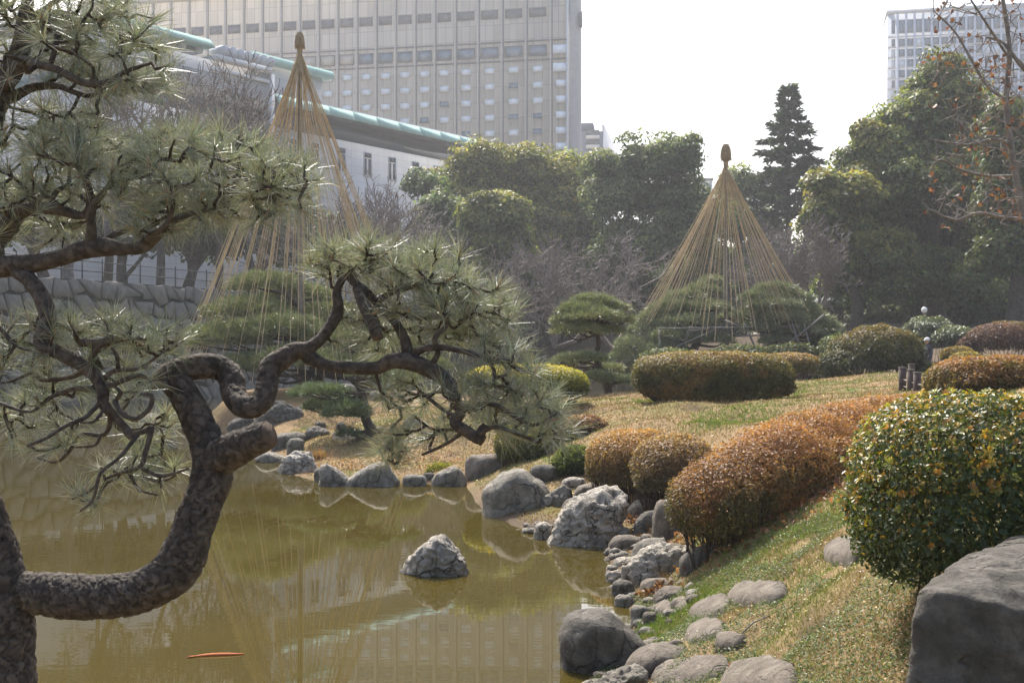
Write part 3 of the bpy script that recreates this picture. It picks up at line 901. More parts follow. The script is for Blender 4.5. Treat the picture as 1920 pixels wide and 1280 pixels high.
# far pale block just showing between the trees
ff = Facade(P(1310, 660, 300), (1, 0))
far = ff.root("distant_white_house", "tiny white building glimpsed between trees beside the right rope cone", "building")
zt = ff.z_at(1320, 338)
local_box("wall", (0, 0, 0), (3.4, 8, zt), M['white_trim'], far)
local_box("roof", (-0.2, -0.2, zt + .003), (3.6, 8.2, zt + 0.5), M['greybld'], far)
for k in range(2):
    local_box("window", (0.5 + 1.5 * k, -0.06, zt - 2.0), (1.4 + 1.5 * k, -0.003, zt - 0.8), M['glass_blue'], far)

# ------------------------------------------------------------------ stone wall with its stones
wall_root = empty("stone_wall", (WALL[0][0], WALL[0][1], 0), "tall old wall of fitted grey stones behind the pond", "stone wall")
seg = np.linalg.norm(np.diff(WALL, axis=0), axis=1); cum = np.concatenate([[0], np.cumsum(seg)])
def wall_pt(s, z, out=0.0):
    s = np.clip(s, 0, cum[-1] - 1e-6)
    k = int(np.searchsorted(cum, s, side='right') - 1)
    d = (WALL[k + 1] - WALL[k]) / seg[k]
    n = np.array([d[1], -d[0]])
    batter = (WALL_TOP - z) * 0.12                       # the face leans back as it rises
    q = WALL[k] + d * (s - cum[k]) + n * (out + batter)
    return np.array([q[0], q[1], z])
g = Geo()
ss = np.arange(0, cum[-1] + 0.01, 1.0)
for a, b in zip(ss[:-1], ss[1:]):
    V = [wall_pt(a, -1, 0), wall_pt(b, -1, 0), wall_pt(b, WALL_TOP - .05, 0), wall_pt(a, WALL_TOP - .05, 0), wall_pt(a, WALL_TOP - .05, -1.0), wall_pt(b, WALL_TOP - .05, -1.0)]
    g.add(V, [(0, 1, 2, 3), (3, 2, 5, 4)])
g.obj("wall_core", M['joint'], wall_root, origin=(0, 0, 0)).location = (-WALL[0][0], -WALL[0][1], 0)
s0, s1 = 18.0, cum[-1] - 12
rows = [(-0.2, 0.85), (0.85, 1.75), (1.75, 2.6), (2.6, 3.5), (3.5, 4.25), (4.25, 5.15), (5.15, WALL_TOP)]
rs = np.random.default_rng(11)
edges = []                                              # boundary heights wobble along the wall
def wob(r, s):
    if r == 0 : return rows[0][0]
    if r == len(rows): return WALL_TOP + 0.06 * math.sin(s * 3.1)
    return rows[r][0] + 0.17 * math.sin(s * 1.7 + r * 2.3) + 0.13 * math.sin(s * 3.9 + r * 5.1)
for r in range(len(rows)):
    s = s0 + rs.uniform(0, 0.8)
    lean0 = rs.normal(0, 0.12) + 0.1
    while s < s1:
        w = rs.uniform(0.65, 1.45)
        lean1 = rs.normal(0.14, 0.2)
        gap = 0.075
        a0, a1 = s + gap, s + w - gap
        zb0, zb1, zm0 = wob(r, a0) + gap, wob(r, a1) + gap, wob(r, .5 * (a0 + a1)) + gap + rs.normal(0, .03)
        zt0, zt1, zm1 = wob(r + 1, a0) - gap, wob(r + 1, a1) - gap, wob(r + 1, .5 * (a0 + a1)) - gap + rs.normal(0, .03)
        outl = [(a0 + lean0, zb0), (.5 * (a0 + a1), zm0), (a1 + lean1, zb1), (a1 - lean1, zt1), (.5 * (a0 + a1), zm1), (a0 - lean0, zt0)]
        c = np.mean(outl, 0)
        o_f = rs.uniform(0.10, 0.15)
        front = [c + (np.array(q) - c) * rs.uniform(0.90, 0.95) for q in outl]
        V = [wall_pt(q[0], q[1], -0.05) for q in outl] + [wall_pt(q[0], q[1], 0.07) for q in outl] + [wall_pt(q[0], q[1], o_f + rs.normal(0, .015)) for q in front] + [wall_pt(c[0], c[1], o_f + 0.01)]
        V = np.array(V)
        F4 = [(i, (i + 1) % 6, 6 + (i + 1) % 6, 6 + i) for i in range(6)] + [(6 + i, 6 + (i + 1) % 6, 12 + (i + 1) % 6, 12 + i) for i in range(6)]
        F3 = [(12 + i, 12 + (i + 1) % 6, 18) for i in range(6)]
        cen = V.mean(0)
        o = mesh_obj("stone", V, [np.array(F3), np.array(F4)], M['wallstone'], wall_root, origin=cen)
        o.location = cen - np.array([WALL[0][0], WALL[0][1], 0])
        lean0 = lean1
        s += w

# railing along the wall top
rail = empty("railing", tuple(wall_pt(30, WALL_TOP, -0.6)), "thin dark metal railing along the top of the stone wall", "railing")
ro = np.array(rail.location)
post_me = None
ps = np.arange(22, cum[-1] - 10, 1.4)
for s in ps:
    p = wall_pt(s, WALL_TOP - 0.1, -0.6)
    if post_me is None:
        g = Geo(); g.add2(*tube([(0, 0, 0), (0, 0, 1.2)], 0.035, 5)); post_me = make_mesh("post", np.concatenate(g.V), [np.concatenate(g.F4), np.concatenate(g.F3)], M['soffit'])
    put("post", post_me, p - ro, rail)
for h in (0.55, 1.05):
    pts = np.array([wall_pt(s, WALL_TOP - 0.1 + h, -0.6) for s in ps])
    g = Geo(); g.add2(*tube(pts, 0.025, 4)); g.obj("rail", M['soffit'], rail).location = -ro
# ------------------------------------------------------------------ rocks
_ico_cache = {}
def ico(sub):
    if sub not in _ico_cache:
        bm = bmesh.new(); bmesh.ops.create_icosphere(bm, subdivisions=sub, radius=1.0)
        bm.verts.ensure_lookup_table()
        _ico_cache[sub] = (np.array([v.co[:] for v in bm.verts]), np.array([[v.index for v in f.verts] for f in bm.faces]))
        bm.free()
    return _ico_cache[sub]

def hull_planes(pts):
    bm = bmesh.new()
    for p in pts: bm.verts.new(p)
    r = bmesh.ops.convex_hull(bm, input=bm.verts[:])
    bm.normal_update()
    pl = []
    for f in bm.faces:
        n = np.array(f.normal[:]); pl.append((*n, float(np.dot(n, f.verts[0].co[:]))))
    bm.free()
    return np.array(pl)

def rock(outline, D, mat, style="smooth", depth=0.8, label=None, name="rock", sub=4, seed=0, parent=None, group=None, back=0.0, hull3d=None):
    """outline: silhouette pixels as the photograph shows it, D: distance of its near foot. Returns the object.
    The solid is the rounded hull of the silhouette and shrunken copies of it in front and behind, roughened by noise."""
    o = np.array(outline, float)
    w = (o[:, 0].max() - o[:, 0].min()) / FPX * D
    dep = depth * w
    Dc = D + dep * 0.42 + back
    pts = np.array([P(x, y, Dc) for x, y in o])
    c = pts.mean(0)
    zb = pts[:, 2].min()
    all_pts = [p for p in pts]
    for f, k in ((-0.30, 0.86), (0.30, 0.86), (-0.48, 0.5), (0.48, 0.5)):
        q = c + (pts - c) * k
        low = np.clip((c[2] - pts[:, 2]) / max(c[2] - zb, 1e-6), 0, 1)
        q[:, 0] += (pts[:, 0] - q[:, 0]) * 0.3 * low
        q[:, 1] = Dc + f * dep
        q[:, 2] = np.where(pts[:, 2] < c[2], pts[:, 2], q[:, 2])
        all_pts += [p for p in q]
    all_pts = np.array(all_pts)
    base = all_pts[all_pts[:, 2] < zb + 0.25 * (pts[:, 2].max() - zb)].copy()
    base[:, 2] = zb - 0.35 * max(0.15, (pts[:, 2].max() - zb))
    all_pts = np.vstack([all_pts, base])
    if hull3d is not None:
        all_pts = np.array(hull3d) if isinstance(hull3d, np.ndarray) else np.array([P(*h) for h in hull3d]); pts = all_pts; zb = pts[:, 2].min()
    c = all_pts.mean(0); c[2] = zb + 0.35 * (pts[:, 2].max() - zb)
    pl = hull_planes(all_pts - c)
    pl = pl[pl[:, 3] > 1e-4]
    r2 = np.random.default_rng(1000 + seed)
    if style != "hard":                                # break the hull with extra facets
        nf = {"smooth": 10, "block": 22, "rugged": 34}[style]
        nd_ = nrm(r2.normal(size=(nf, 3)))
        sup = np.max((all_pts - c) @ nd_.T, axis=0)
        pl = np.vstack([pl, np.c_[nd_, sup * r2.uniform({"smooth": .86, "block": .80, "rugged": .74}[style], .98, nf)]])
    d, F = ico(sub)
    dots = d @ pl[:, :3].T
    r = np.where(dots > 1e-4, pl[:, 3] / np.maximum(dots, 1e-4), 1e6)
    sharp = {"smooth": 22.0, "rugged": 70.0, "block": 60.0, "hard": 120.0}[style]
    rmin = r.min(1, keepdims=True)
    rr = rmin[:, 0] * (np.sum((rmin / r) ** sharp, 1)) ** (-1.0 / sharp)
    size = float(np.median(rr))
    q = d / size * 0 + d
    sd = seed * 7.13 + 3.1
    if style == "smooth":
        n = (fbm(d + sd, 1.6, 4, 1) - 0.5) * 0.24 + (fbm(d + sd, 6.0, 3, 2) - 0.5) * 0.07
    elif style in ("block", "hard"):
        rid = 1 - np.abs(2 * fbm(d + sd + 4, 3.2, 4, 4) - 1)
        n = (fbm(d + sd, 1.8, 4, 1) - 0.5) * (0.20 if style == "block" else 0.08) + (fbm(d + sd, 7.0, 4, 2) - 0.5) * 0.10 + (rid - 0.8) * (0.14 if style == "block" else 0.05)
    else:
        a = fbm(d + sd, 2.2, 3, 1)
        rid = 1 - np.abs(2 * fbm(d * np.array([1.0, 1.0, 1.7]) + sd, 2.6, 4, 4) - 1)
        rid2 = 1 - np.abs(2 * fbm(d * np.array([1.4, 1.0, 1.4]) + sd + 9, 5.5, 4, 6) - 1)
        n = (a - 0.5) * 0.22 + (rid - 0.8) * 0.34 + (rid2 - 0.8) * 0.20 + (fbm(d + sd, 11.0, 3, 8) - 0.5) * 0.06
    V = d * (rr * (1 + n))[:, None]
    ob = mesh_obj(name, V, F, mat, parent, smooth=True)
    ob.location = c
    if label: tag(ob, label, "rock", group)
    return ob

def egg(x0, x1, y0, y1, skew=0.0, flat=0.35):
    """a rounded silhouette filling a pixel box"""
    a = np.linspace(0, 2 * np.pi, 12, endpoint=False)
    cx, cy, rx, ry = .5 * (x0 + x1), .5 * (y0 + y1), .5 * (x1 - x0), .5 * (y1 - y0)
    x = np.cos(a); y = np.sin(a)
    e = 0.75
    x = np.sign(x) * np.abs(x) ** e; y = np.sign(y) * np.abs(y) ** e
    return np.stack([cx + rx * x + skew * ry * -y, cy + ry * y], -1)

WD = lambda py: 2.5 * FPX / (py - HOR)                  # distance of a point on the water
ROCKS = [
 # outline, distance, material, style, depth, label
 ([(750, 1074), (768, 1038), (797, 1004), (826, 1000), (848, 1014), (870, 1040), (876, 1070), (868, 1080)], WD(1080), 'rock_pale', 'rugged', 0.8, "craggy pale rock standing alone in the pond"),
 ([(900, 966), (902, 920), (932, 888), (964, 869), (984, 880), (1028, 904), (1036, 930), (1012, 970)], WD(970), 'rock', 'block', 0.8, "large grey pointed boulder at the water beside the brown block rock"),
 ([(1006, 975), (1016, 930), (1048, 909), (1080, 913), (1088, 940), (1045, 978)], WD(972), 'rock', 'rugged', 0.8, "grey boulder between the pointed boulder and the big craggy rock"),
 ([(1018, 1004), (1040, 965), (1082, 930), (1130, 910), (1182, 908), (1180, 944), (1152, 1000), (1130, 1024), (1050, 1021)], WD(1024), 'rock_pale', 'rugged', 0.75, "big pale craggy rock sloping into the water below the orange bushes"),
 ([(999, 1000), (1004, 980), (1022, 974), (1036, 984), (1034, 1006)], WD(1006) - 0.2, 'rock_pale', 'smooth', 0.9, "small pale rock at the left foot of the big craggy rock"),
 ([(598, 908), (601, 868), (612, 865), (640, 886), (664, 902), (660, 912)], WD(911), 'rock', 'rugged', 0.7, "pointed grey rock at the left end of the far water edge row"),
 ([(640, 908), (664, 886), (700, 867), (732, 866), (752, 905), (735, 912), (660, 913)], WD(912), 'rock', 'block', 0.5, "long pale grey slab rock with a dark notch at the far water edge"),
 (egg(752, 802, 887, 913), WD(911), 'rock', 'smooth', 0.7, "low rounded grey rock next to the long slab rock"),
 (egg(790, 818, 884, 906), WD(909) + .4, 'rock_dark', 'smooth', 0.8, "small dark rock wedged behind the low rounded shore rock"),
 ([(803, 908), (815, 888), (848, 872), (868, 876), (876, 908), (840, 913)], WD(911), 'rock', 'block', 0.7, "grey wedge shaped rock left of the brown block rock"),
 ([(869, 905), (868, 865), (878, 851), (936, 850), (948, 860), (946, 900), (930, 909)], WD(908), 'rock_brown', 'block', 0.75, "smooth brown block shaped rock at the water's edge"),
 ([(522, 884), (528, 856), (552, 846), (590, 848), (602, 880), (560, 890)], WD(888), 'rock_pale', 'rugged', 0.8, "pale broken rock by the water right of the sawn limb"),
 ([(470, 862), (490, 845), (516, 848), (538, 858), (530, 868)], WD(867), 'rock', 'smooth', 0.8, "low flat grey rock touching the water under the sawn limb"),
 ([(1048, 1236), (1047, 1190), (1060, 1154), (1098, 1135), (1138, 1140), (1166, 1166), (1212, 1206), (1196, 1240), (1130, 1260)], WD(1262), 'rock_dark', 'block', 0.85, "big dark smooth boulder at the water's edge near the bottom"),
 ([(1155, 1262), (1180, 1225), (1230, 1202), (1290, 1206), (1322, 1230), (1300, 1262), (1220, 1275)], 8.9, 'rock_brown', 'smooth', 0.8, "domed brown grey rock behind the long slab at the bottom edge"),
 ([(1096, 1292), (1140, 1256), (1190, 1245), (1226, 1252), (1220, 1290), (1150, 1310)], 8.6, 'rock', 'rugged', 0.7, "lumpy grey rock at the bottom edge beside the dark boulder"),
 ([(1216, 1262), (1240, 1244), (1330, 1232), (1376, 1236), (1376, 1262), (1300, 1290), (1230, 1295)], 8.0, 'rock', 'smooth', 0.5, "long pale grey slab rock lying at the bottom edge"),
 (egg(1338, 1512, 1245, 1320), 7.4, 'rock_brown', 'smooth', 0.6, "wide flat brown stone cut by the bottom edge"),
 (egg(1144, 1192, 1084, 1122), WD(1118), 'rock_dark', 'smooth', 0.8, "round dark cobble at the pond's right edge"),
 (egg(1150, 1190, 1113, 1138), WD(1137), 'rock', 'smooth', 0.8, "flat oval cobble in the water below the round dark cobble"),
 (egg(1195, 1276, 1081, 1122, 0.1), 12.3, 'rock_brown', 'smooth', 0.8, "oblong brown stone above the dry grass tuft"),
 (egg(1224, 1302, 1097, 1142, 0.25), 11.7, 'rock_brown', 'block', 0.8, "brown block stone leaning against the oblong stone"),
 ([(1180, 1060), (1210, 1035), (1255, 1016), (1290, 1018), (1285, 1060), (1262, 1088), (1205, 1086)], 12.8, 'rock_pale', 'rugged', 0.8, "folded pale rock left of the large smooth slate boulder"),
 ([(1270, 1085), (1272, 1045), (1300, 1024), (1350, 1017), (1388, 1022), (1380, 1060), (1340, 1088), (1290, 1096)], 12.2, 'rock_dark', 'smooth', 0.7, "large smooth slate boulder at the edge of the shaded grass"),
 (egg(1145, 1202, 1002, 1040, 0.1), WD(1042), 'rock_brown', 'smooth', 0.8, "smooth oval cobble at the right foot of the craggy rock"),
 (egg(1146, 1184, 988, 1012), 15.9, 'rock', 'smooth', 0.8, "small round cobble behind the smooth oval cobble"),
 (egg(1178, 1226, 936, 978, 0.3), 17.2, 'rock_dark', 'smooth', 0.8, "dark tilted stone right of the big craggy rock"),
 (egg(1194, 1238, 957, 1004, 0.3), 15.8, 'rock_dark', 'smooth', 0.8, "dark slanting stone between tilted stone and upright block"),
 ([(1228, 1030), (1230, 945), (1246, 934), (1290, 938), (1294, 985), (1285, 1030)], 14.4, 'rock_brown', 'block', 0.7, "upright reddish brown block stone under the orange hedge"),
 (egg(1190, 1246, 1010, 1056, 0.4), 13.9, 'rock_dark', 'smooth', 0.8, "mossy dark stone at the foot of the upright block"),
 (egg(1152, 1200, 1044, 1066), 14.2, 'rock_pale', 'smooth', 0.8, "small pale cobble left of the folded rock"),
 (egg(1140, 1178, 1070, 1092), WD(1092), 'rock_pale', 'rugged', 0.8, "small rough pale stone at the pond edge above the dark cobble"),
 (egg(1166, 1182, 1058, 1084), 13.3, 'rock_pale', 'block', 0.8, "small standing pale stone below the small pale cobble"),
 (egg(1180, 1218, 1132, 1160), 11.3, 'rock', 'smooth', 0.8, "grey cobble right of the flat oval cobble"),
 (egg(1204, 1232, 1145, 1166), 11.0, 'rock_brown', 'smooth', 0.8, "small brown cobble at the edge of the green weeds"),
 (egg(1182, 1206, 1154, 1174), WD(1174), 'rock', 'smooth', 0.8, "smallest cobble at the tip of the white reflection"),
 (egg(1228, 1262, 1136, 1158), 10.9, 'rock', 'smooth', 0.8, "half buried grey stone in the green weeds"),
 (egg(1255, 1294, 1124, 1150, 0.2), 11.0, 'rock_brown', 'smooth', 0.8, "half buried brown stone below the leaning block stone"),
 (egg(1290, 1372, 1120, 1166, 0.5), 9.9, 'rock_brown', 'smooth', 0.8, "flat dark stepping stone sunk in weeds"),
 (egg(1362, 1478, 1100, 1140, 0.35), 9.7, 'rock_brown', 'smooth', 0.7, "flat pale stepping stone with pointed right end"),
 (egg(1284, 1358, 1163, 1208, 0.3), 9.1, 'rock_dark', 'smooth', 0.8, "dark flat stone among weeds above the domed rock"),
 (egg(1336, 1400, 1196, 1226, 0.5), 8.7, 'rock_brown', 'smooth', 0.8, "thin flat stone half covered by grass"),
 (egg(1543, 1632, 1016, 1062, 0.3), 9.1, 'rock_brown', 'smooth', 0.8, "flat grey brown stone left of the yellow tipped bush"),
 (egg(1072, 1136, 903, 940, 0.5), 17.6, 'rock_brown', 'smooth', 0.8, "smooth brown slab behind the big craggy rock"),
 (egg(1052, 1096, 930, 962, 0.5), 17.0, 'rock_brown', 'smooth', 0.8, "smooth small slab between two craggy boulders"),
 (egg(1050, 1100, 893, 916, 0.3), 19.5, 'rock_pale', 'smooth', 0.8, "pale low stone in front of the leafy clump"),
 (egg(990, 1050, 868, 905), 21.5, 'rock_dark', 'smooth', 0.8, "dark stone shaded behind the pointed boulder"),
 # far shore under the rope cone
 ([(424, 800), (432, 786), (470, 777), (490, 790), (486, 812), (440, 815)], WD(818), 'rock_dark', 'block', 0.8, "dark low rock in the water left of the mossy rock pile"),
 ([(474, 802), (486, 765), (520, 748), (556, 755), (578, 790), (560, 812), (500, 816)], WD(826), 'rock_dark', 'rugged', 0.7, "dark mossy rock pile behind the sawn limb"),
 (egg(543, 574, 758, 798), 36.5, 'rock_dark', 'smooth', 0.8, "round dark rock on the mossy rock pile"),
 ([(246, 826), (258, 782), (285, 770), (318, 784), (336, 822), (300, 836)], WD(842), 'rock_dark', 'smooth', 0.8, "dark hump of rock in the water behind the thin branches"),
 (egg(388, 424, 812, 842), WD(846), 'rock_dark', 'block', 0.8, "dark rock at the water showing inside the limb's fork"),
 (egg(506, 580, 808, 846, 0.3), 30.5, 'rock_dark', 'smooth', 0.8, "flat dark slab sloping to the water"),
 (egg(536, 572, 820, 846, 0.2), 29.2, 'rock', 'smooth', 0.8, "grey slab stone beside the flat dark slab"),
 (egg(566, 620, 798, 838, 0.3), 30.8, 'rock_dark', 'rugged', 0.8, "rough dark rock on the dry grass point"),
 (egg(590, 612, 788, 806), 33, 'rock_dark', 'rugged', 0.8, "small rough rock on the point's crest"),
 (egg(628, 648, 790, 810), 32, 'rock_dark', 'rugged', 0.8, "small dark rock left of the leaning young pine"),
 (egg(604, 680, 716, 766, 0.3), 36, 'rock_dark', 'smooth', 0.8, "large sloping dark rock behind the young pine"),
 (egg(690, 730, 732, 752), 38, 'rock', 'smooth', 0.8, "grey rock behind the leaning young pine trunk"),
 ([(752, 815), (754, 786), (770, 778), (792, 792), (796, 818)], 29, 'rock', 'block', 0.8, "grey upright rock on the lawn behind needle tips"),
 (egg(620, 690, 806, 830, 0.4), 30, 'rock_brown', 'smooth', 0.6, "flat stone lying in the dry lawn"),
 (egg(586, 640, 874, 902), WD(903), 'rock_dark', 'smooth', 0.7, "dark round rock behind the pointed shore rock"),
]
FLAT = ("wide flat brown stone", "half buried grey", "half buried brown", "flat dark stepping", "flat pale stepping", "dark flat stone among", "thin flat stone", "flat grey brown stone", "long pale grey slab rock lying", "flat stone lying in the dry")
for i, (o, D, m, st, dep, lab) in enumerate(ROCKS):
    if lab.startswith(FLAT):                            # stones let into the turf: only a low top shows
        oo = np.array(o, float); oo[:, 1] = np.minimum(oo[:, 1], 1330)
        foot = np.array([hit(x, y, 3.5) for x, y in oo]); cc = foot.mean(0)
        hgt = 0.05 + 0.03 * rng.random()
        up = cc + (foot - cc) * 0.82 + np.array([0, 0, hgt]); mid = foot + np.array([0, 0, hgt * .45]); dn = foot - np.array([0, 0, .12])
        rock(o, D, M['rock_brown'], "block", dep, lab, "boulder", sub=4, seed=i, hull3d=np.vstack([up, mid, dn]))
        continue
    big = (np.max(np.array(o)[:, 0]) - np.min(np.array(o)[:, 0])) > 70
    oa = np.array(o, float)
    if 1125 < oa[:, 0].mean() < 1310 and oa[:, 1].max() < 1100:         # the margin stones crowd together
        oc = oa.mean(0); oa = oc + (oa - oc) * np.array([1.22, 1.16]); o = oa
        if st == "smooth" and i % 2: st = "block"
        if m == 'rock_dark' and i % 3: m = 'rock'
    if not (abs(D - WD(oa[:, 1].max())) < 1.2 or oa[:, 0].max() < 800):   # stones on the bank stand where their foot meets the ground
        D = float(hit(oa[:, 0].mean(), min(oa[:, 1].max(), 1275))[1])
    rock(o, D, M[m], st, dep, lab, "boulder" if big else "rock", sub=5 if (big and st == 'rugged') else 4, seed=i)
# the big near block at the right edge
rock([(1690, 1420), (2160, 1000)], 4.3, M['rock_dark'], "hard", 0.42, "large squared dark stone block in the bottom right corner", "boulder", sub=6, seed=91,
     hull3d=[(1694, 1330, 4.15), (1720, 1104, 4.25), (1765, 1112, 4.2), (1930, 1150, 4.2), (2120, 1180, 4.3), (1690, 1420, 4.2), (2140, 1500, 4.2), (1730, 1094, 4.4), (1800, 1049, 4.85), (1885, 1014, 5.1), (2060, 985, 5.2), (2140, 1040, 4.9), (1740, 1360, 5.1), (2100, 1360, 5.2)])
rock(egg(1872, 2010, 1002, 1040), 5.3, M['rock_dark'], "smooth", 0.5, "low dark stone behind the squared block under the bush", "boulder", sub=4, seed=92)

# broken stones and pebbles filling the margin between the larger stones
d_, F_ = ico(2)
for kk_, (mt_, lab_) in enumerate((('rock_brown', "small brown broken stones along the right water margin"), ('rock', "small grey broken stones along the right water margin"))):
    g = Geo()
    for _ in range(105):
        y_ = rng.uniform(8.6, 17.5)
        seg_ = [(p, q) for p, q in zip(SHORE[5:16], SHORE[6:17]) if min(p[1], q[1]) - .01 <= y_ <= max(p[1], q[1]) + .01]
        if not seg_: continue
        p_, q_ = seg_[0]
        x_ = p_[0] + (q_[0] - p_[0]) * (y_ - p_[1]) / (q_[1] - p_[1] + 1e-9) + rng.uniform(-.10, .75) * rng.uniform(.3, 1)
        s_ = rng.uniform(.02, .085)
        z_ = max(gz(x_, y_), -.03)
        nf = nrm(rng.normal(size=(14, 3))); dt = d_ @ nf.T                  # chipped facets
        rr_ = np.where(dt > .05, rng.uniform(.72, 1.0, 14) / np.maximum(dt, .05), 9).min(1)
        v = d_ * np.minimum(rr_, 1.25)[:, None] * np.array([s_ * rng.uniform(.8, 1.5), s_ * rng.uniform(.8, 1.3), s_ * rng.uniform(.45, .8)])
        a_ = rng.uniform(0, 3.14); rot = np.array([[math.cos(a_), -math.sin(a_), 0], [math.sin(a_), math.cos(a_), 0], [0, 0, 1]])
        g.add(v @ rot.T + np.array([x_, y_, z_ + s_ * .15]), F_)
    tag(g.obj("pebbles", M[mt_]), lab_, "pebbles", kind="stuff")
# ------------------------------------------------------------------ foliage builders
def lerp(a, b, t):
    a = np.asarray(a, float); b = np.asarray(b, float); t = np.asarray(t)[..., None]
    return a * (1 - t) + b * t

def jitter_col(c, amt=0.25):
    n = len(c)
    return np.clip(c * (1 + rng.normal(0, amt, (n, 1))) * (1 + rng.normal(0, 0.06, (n, 3))), 0.004, 0.9)

def shrub(name, center, rad, n, leaf, colfn, label, mat='leaf', expo=2.6, under=-0.45, lump=0.10, lscale=2.0, twigs=160, group=None, shell=0.16, aspect=0.55, extra_lobes=(), upness=0.35, rz=0.0):
    """a clipped shrub: leaves all through the outer layer of its rounded body, stems inside"""
    c = np.array(center, float)
    root = empty(name, tuple(c), label, "shrub", group, rz=rz)
    lobes = [((0, 0, 0), rad)] + list(extra_lobes)
    vols = np.array([l[1][0] * l[1][1] + l[1][2] * (l[1][0] + l[1][1]) for l in lobes]); vols = vols / vols.sum()
    Ps, Ns = [], []
    for (off, rd), v in zip(lobes, vols):
        rd = np.array(rd); off = np.array(off)
        m = int(n * v * 1.5)
        d = rand_dir(m); d = d[d[:, 2] > under]
        r = (np.sum(np.abs(d) ** expo, 1)) ** (-1 / expo)
        q = d * r[:, None]
        nn = np.sign(d) * np.abs(q) ** (expo - 1) / rd
        dep = 1 - shell * rng.random(len(q)) ** 1.6
        lm = 1 + lump * (fbm(q * rd / np.max(rd) * 2 + c, lscale, 3, 2) - 0.5) * 2
        Ps.append(q * rd * (dep * lm)[:, None] + off); Ns.append(nrm(nn))
    pos = np.concatenate(Ps); nor = np.concatenate(Ns)
    if len(lobes) > 1:                                   # drop leaves buried inside another lobe
        keep = np.ones(len(pos), bool)
        k0 = 0
        for (off, rd), q in zip(lobes, Ps):
            idx = np.arange(k0, k0 + len(q)); k0 += len(q)
            for (off2, rd2) in lobes:
                if off2 is off: continue
                e = np.sum(np.abs((pos[idx] - np.array(off2)) / np.array(rd2)) ** expo, 1)
                keep[idx] &= e > 0.72
        pos, nor = pos[keep], nor[keep]
    pos = pos[rng.permutation(len(pos))[:n]] if False else pos
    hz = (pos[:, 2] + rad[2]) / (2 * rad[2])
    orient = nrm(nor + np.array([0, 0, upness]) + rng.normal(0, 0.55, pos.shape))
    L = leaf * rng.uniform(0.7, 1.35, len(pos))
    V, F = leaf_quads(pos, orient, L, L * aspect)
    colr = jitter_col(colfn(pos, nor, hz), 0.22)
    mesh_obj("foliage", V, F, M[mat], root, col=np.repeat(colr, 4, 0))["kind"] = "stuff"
    # stems fanning from the foot into the crown
    if twigs:
        tip = pos[rng.integers(0, len(pos), twigs)] * 0.97
        low = pos[:, 2].min()
        b = tip * np.array([0.72, 0.72, 0]) + rng.normal(0, 0.06, tip.shape) * rad[2]
        for off, rd in lobes:                              # stems start under their own lobe
            near = np.linalg.norm((tip - np.array(off))[:, :2] / np.array(rd)[:2], axis=1) < 0.8
            b[near, :2] = (np.array(off)[:2] + (tip[near, :2] - np.array(off)[:2]) * 0.5 + rng.normal(0, .05, (int(near.sum()), 2)) * rad[2])
        b[:, 2] = ground_h(b[:, 0] + c[0], b[:, 1] + c[1]) - c[2] - 0.03 if rz == 0.0 else -rad[2]
        mid = b * 0.5 + tip * 0.5 + rng.normal(0, 0.05, tip.shape) * rad[2]; mid[:, 2] -= 0.1 * rad[2]
        r = 0.0042 * (1 + rad[2])
        V1, Q1 = prisms(b, mid, r * 1.4, r, 4); V2, Q2 = prisms(mid, tip, r, r * 0.4, 4)
        g = Geo(); g.add(V1, Q1); g.add(V2, Q2); g.obj("stems", M['twig'], root)["kind"] = "stuff"
    return root

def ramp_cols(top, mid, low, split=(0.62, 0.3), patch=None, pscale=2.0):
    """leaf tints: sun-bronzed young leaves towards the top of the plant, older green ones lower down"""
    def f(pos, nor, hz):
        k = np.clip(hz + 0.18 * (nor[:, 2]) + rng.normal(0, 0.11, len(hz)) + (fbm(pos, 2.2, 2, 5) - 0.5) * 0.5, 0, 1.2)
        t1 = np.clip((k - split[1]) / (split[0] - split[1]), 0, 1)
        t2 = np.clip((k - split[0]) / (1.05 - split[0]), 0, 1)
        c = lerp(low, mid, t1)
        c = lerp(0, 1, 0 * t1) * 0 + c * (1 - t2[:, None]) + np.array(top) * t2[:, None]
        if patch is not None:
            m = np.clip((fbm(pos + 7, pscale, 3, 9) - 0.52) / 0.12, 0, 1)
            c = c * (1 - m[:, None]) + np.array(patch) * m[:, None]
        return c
    return f

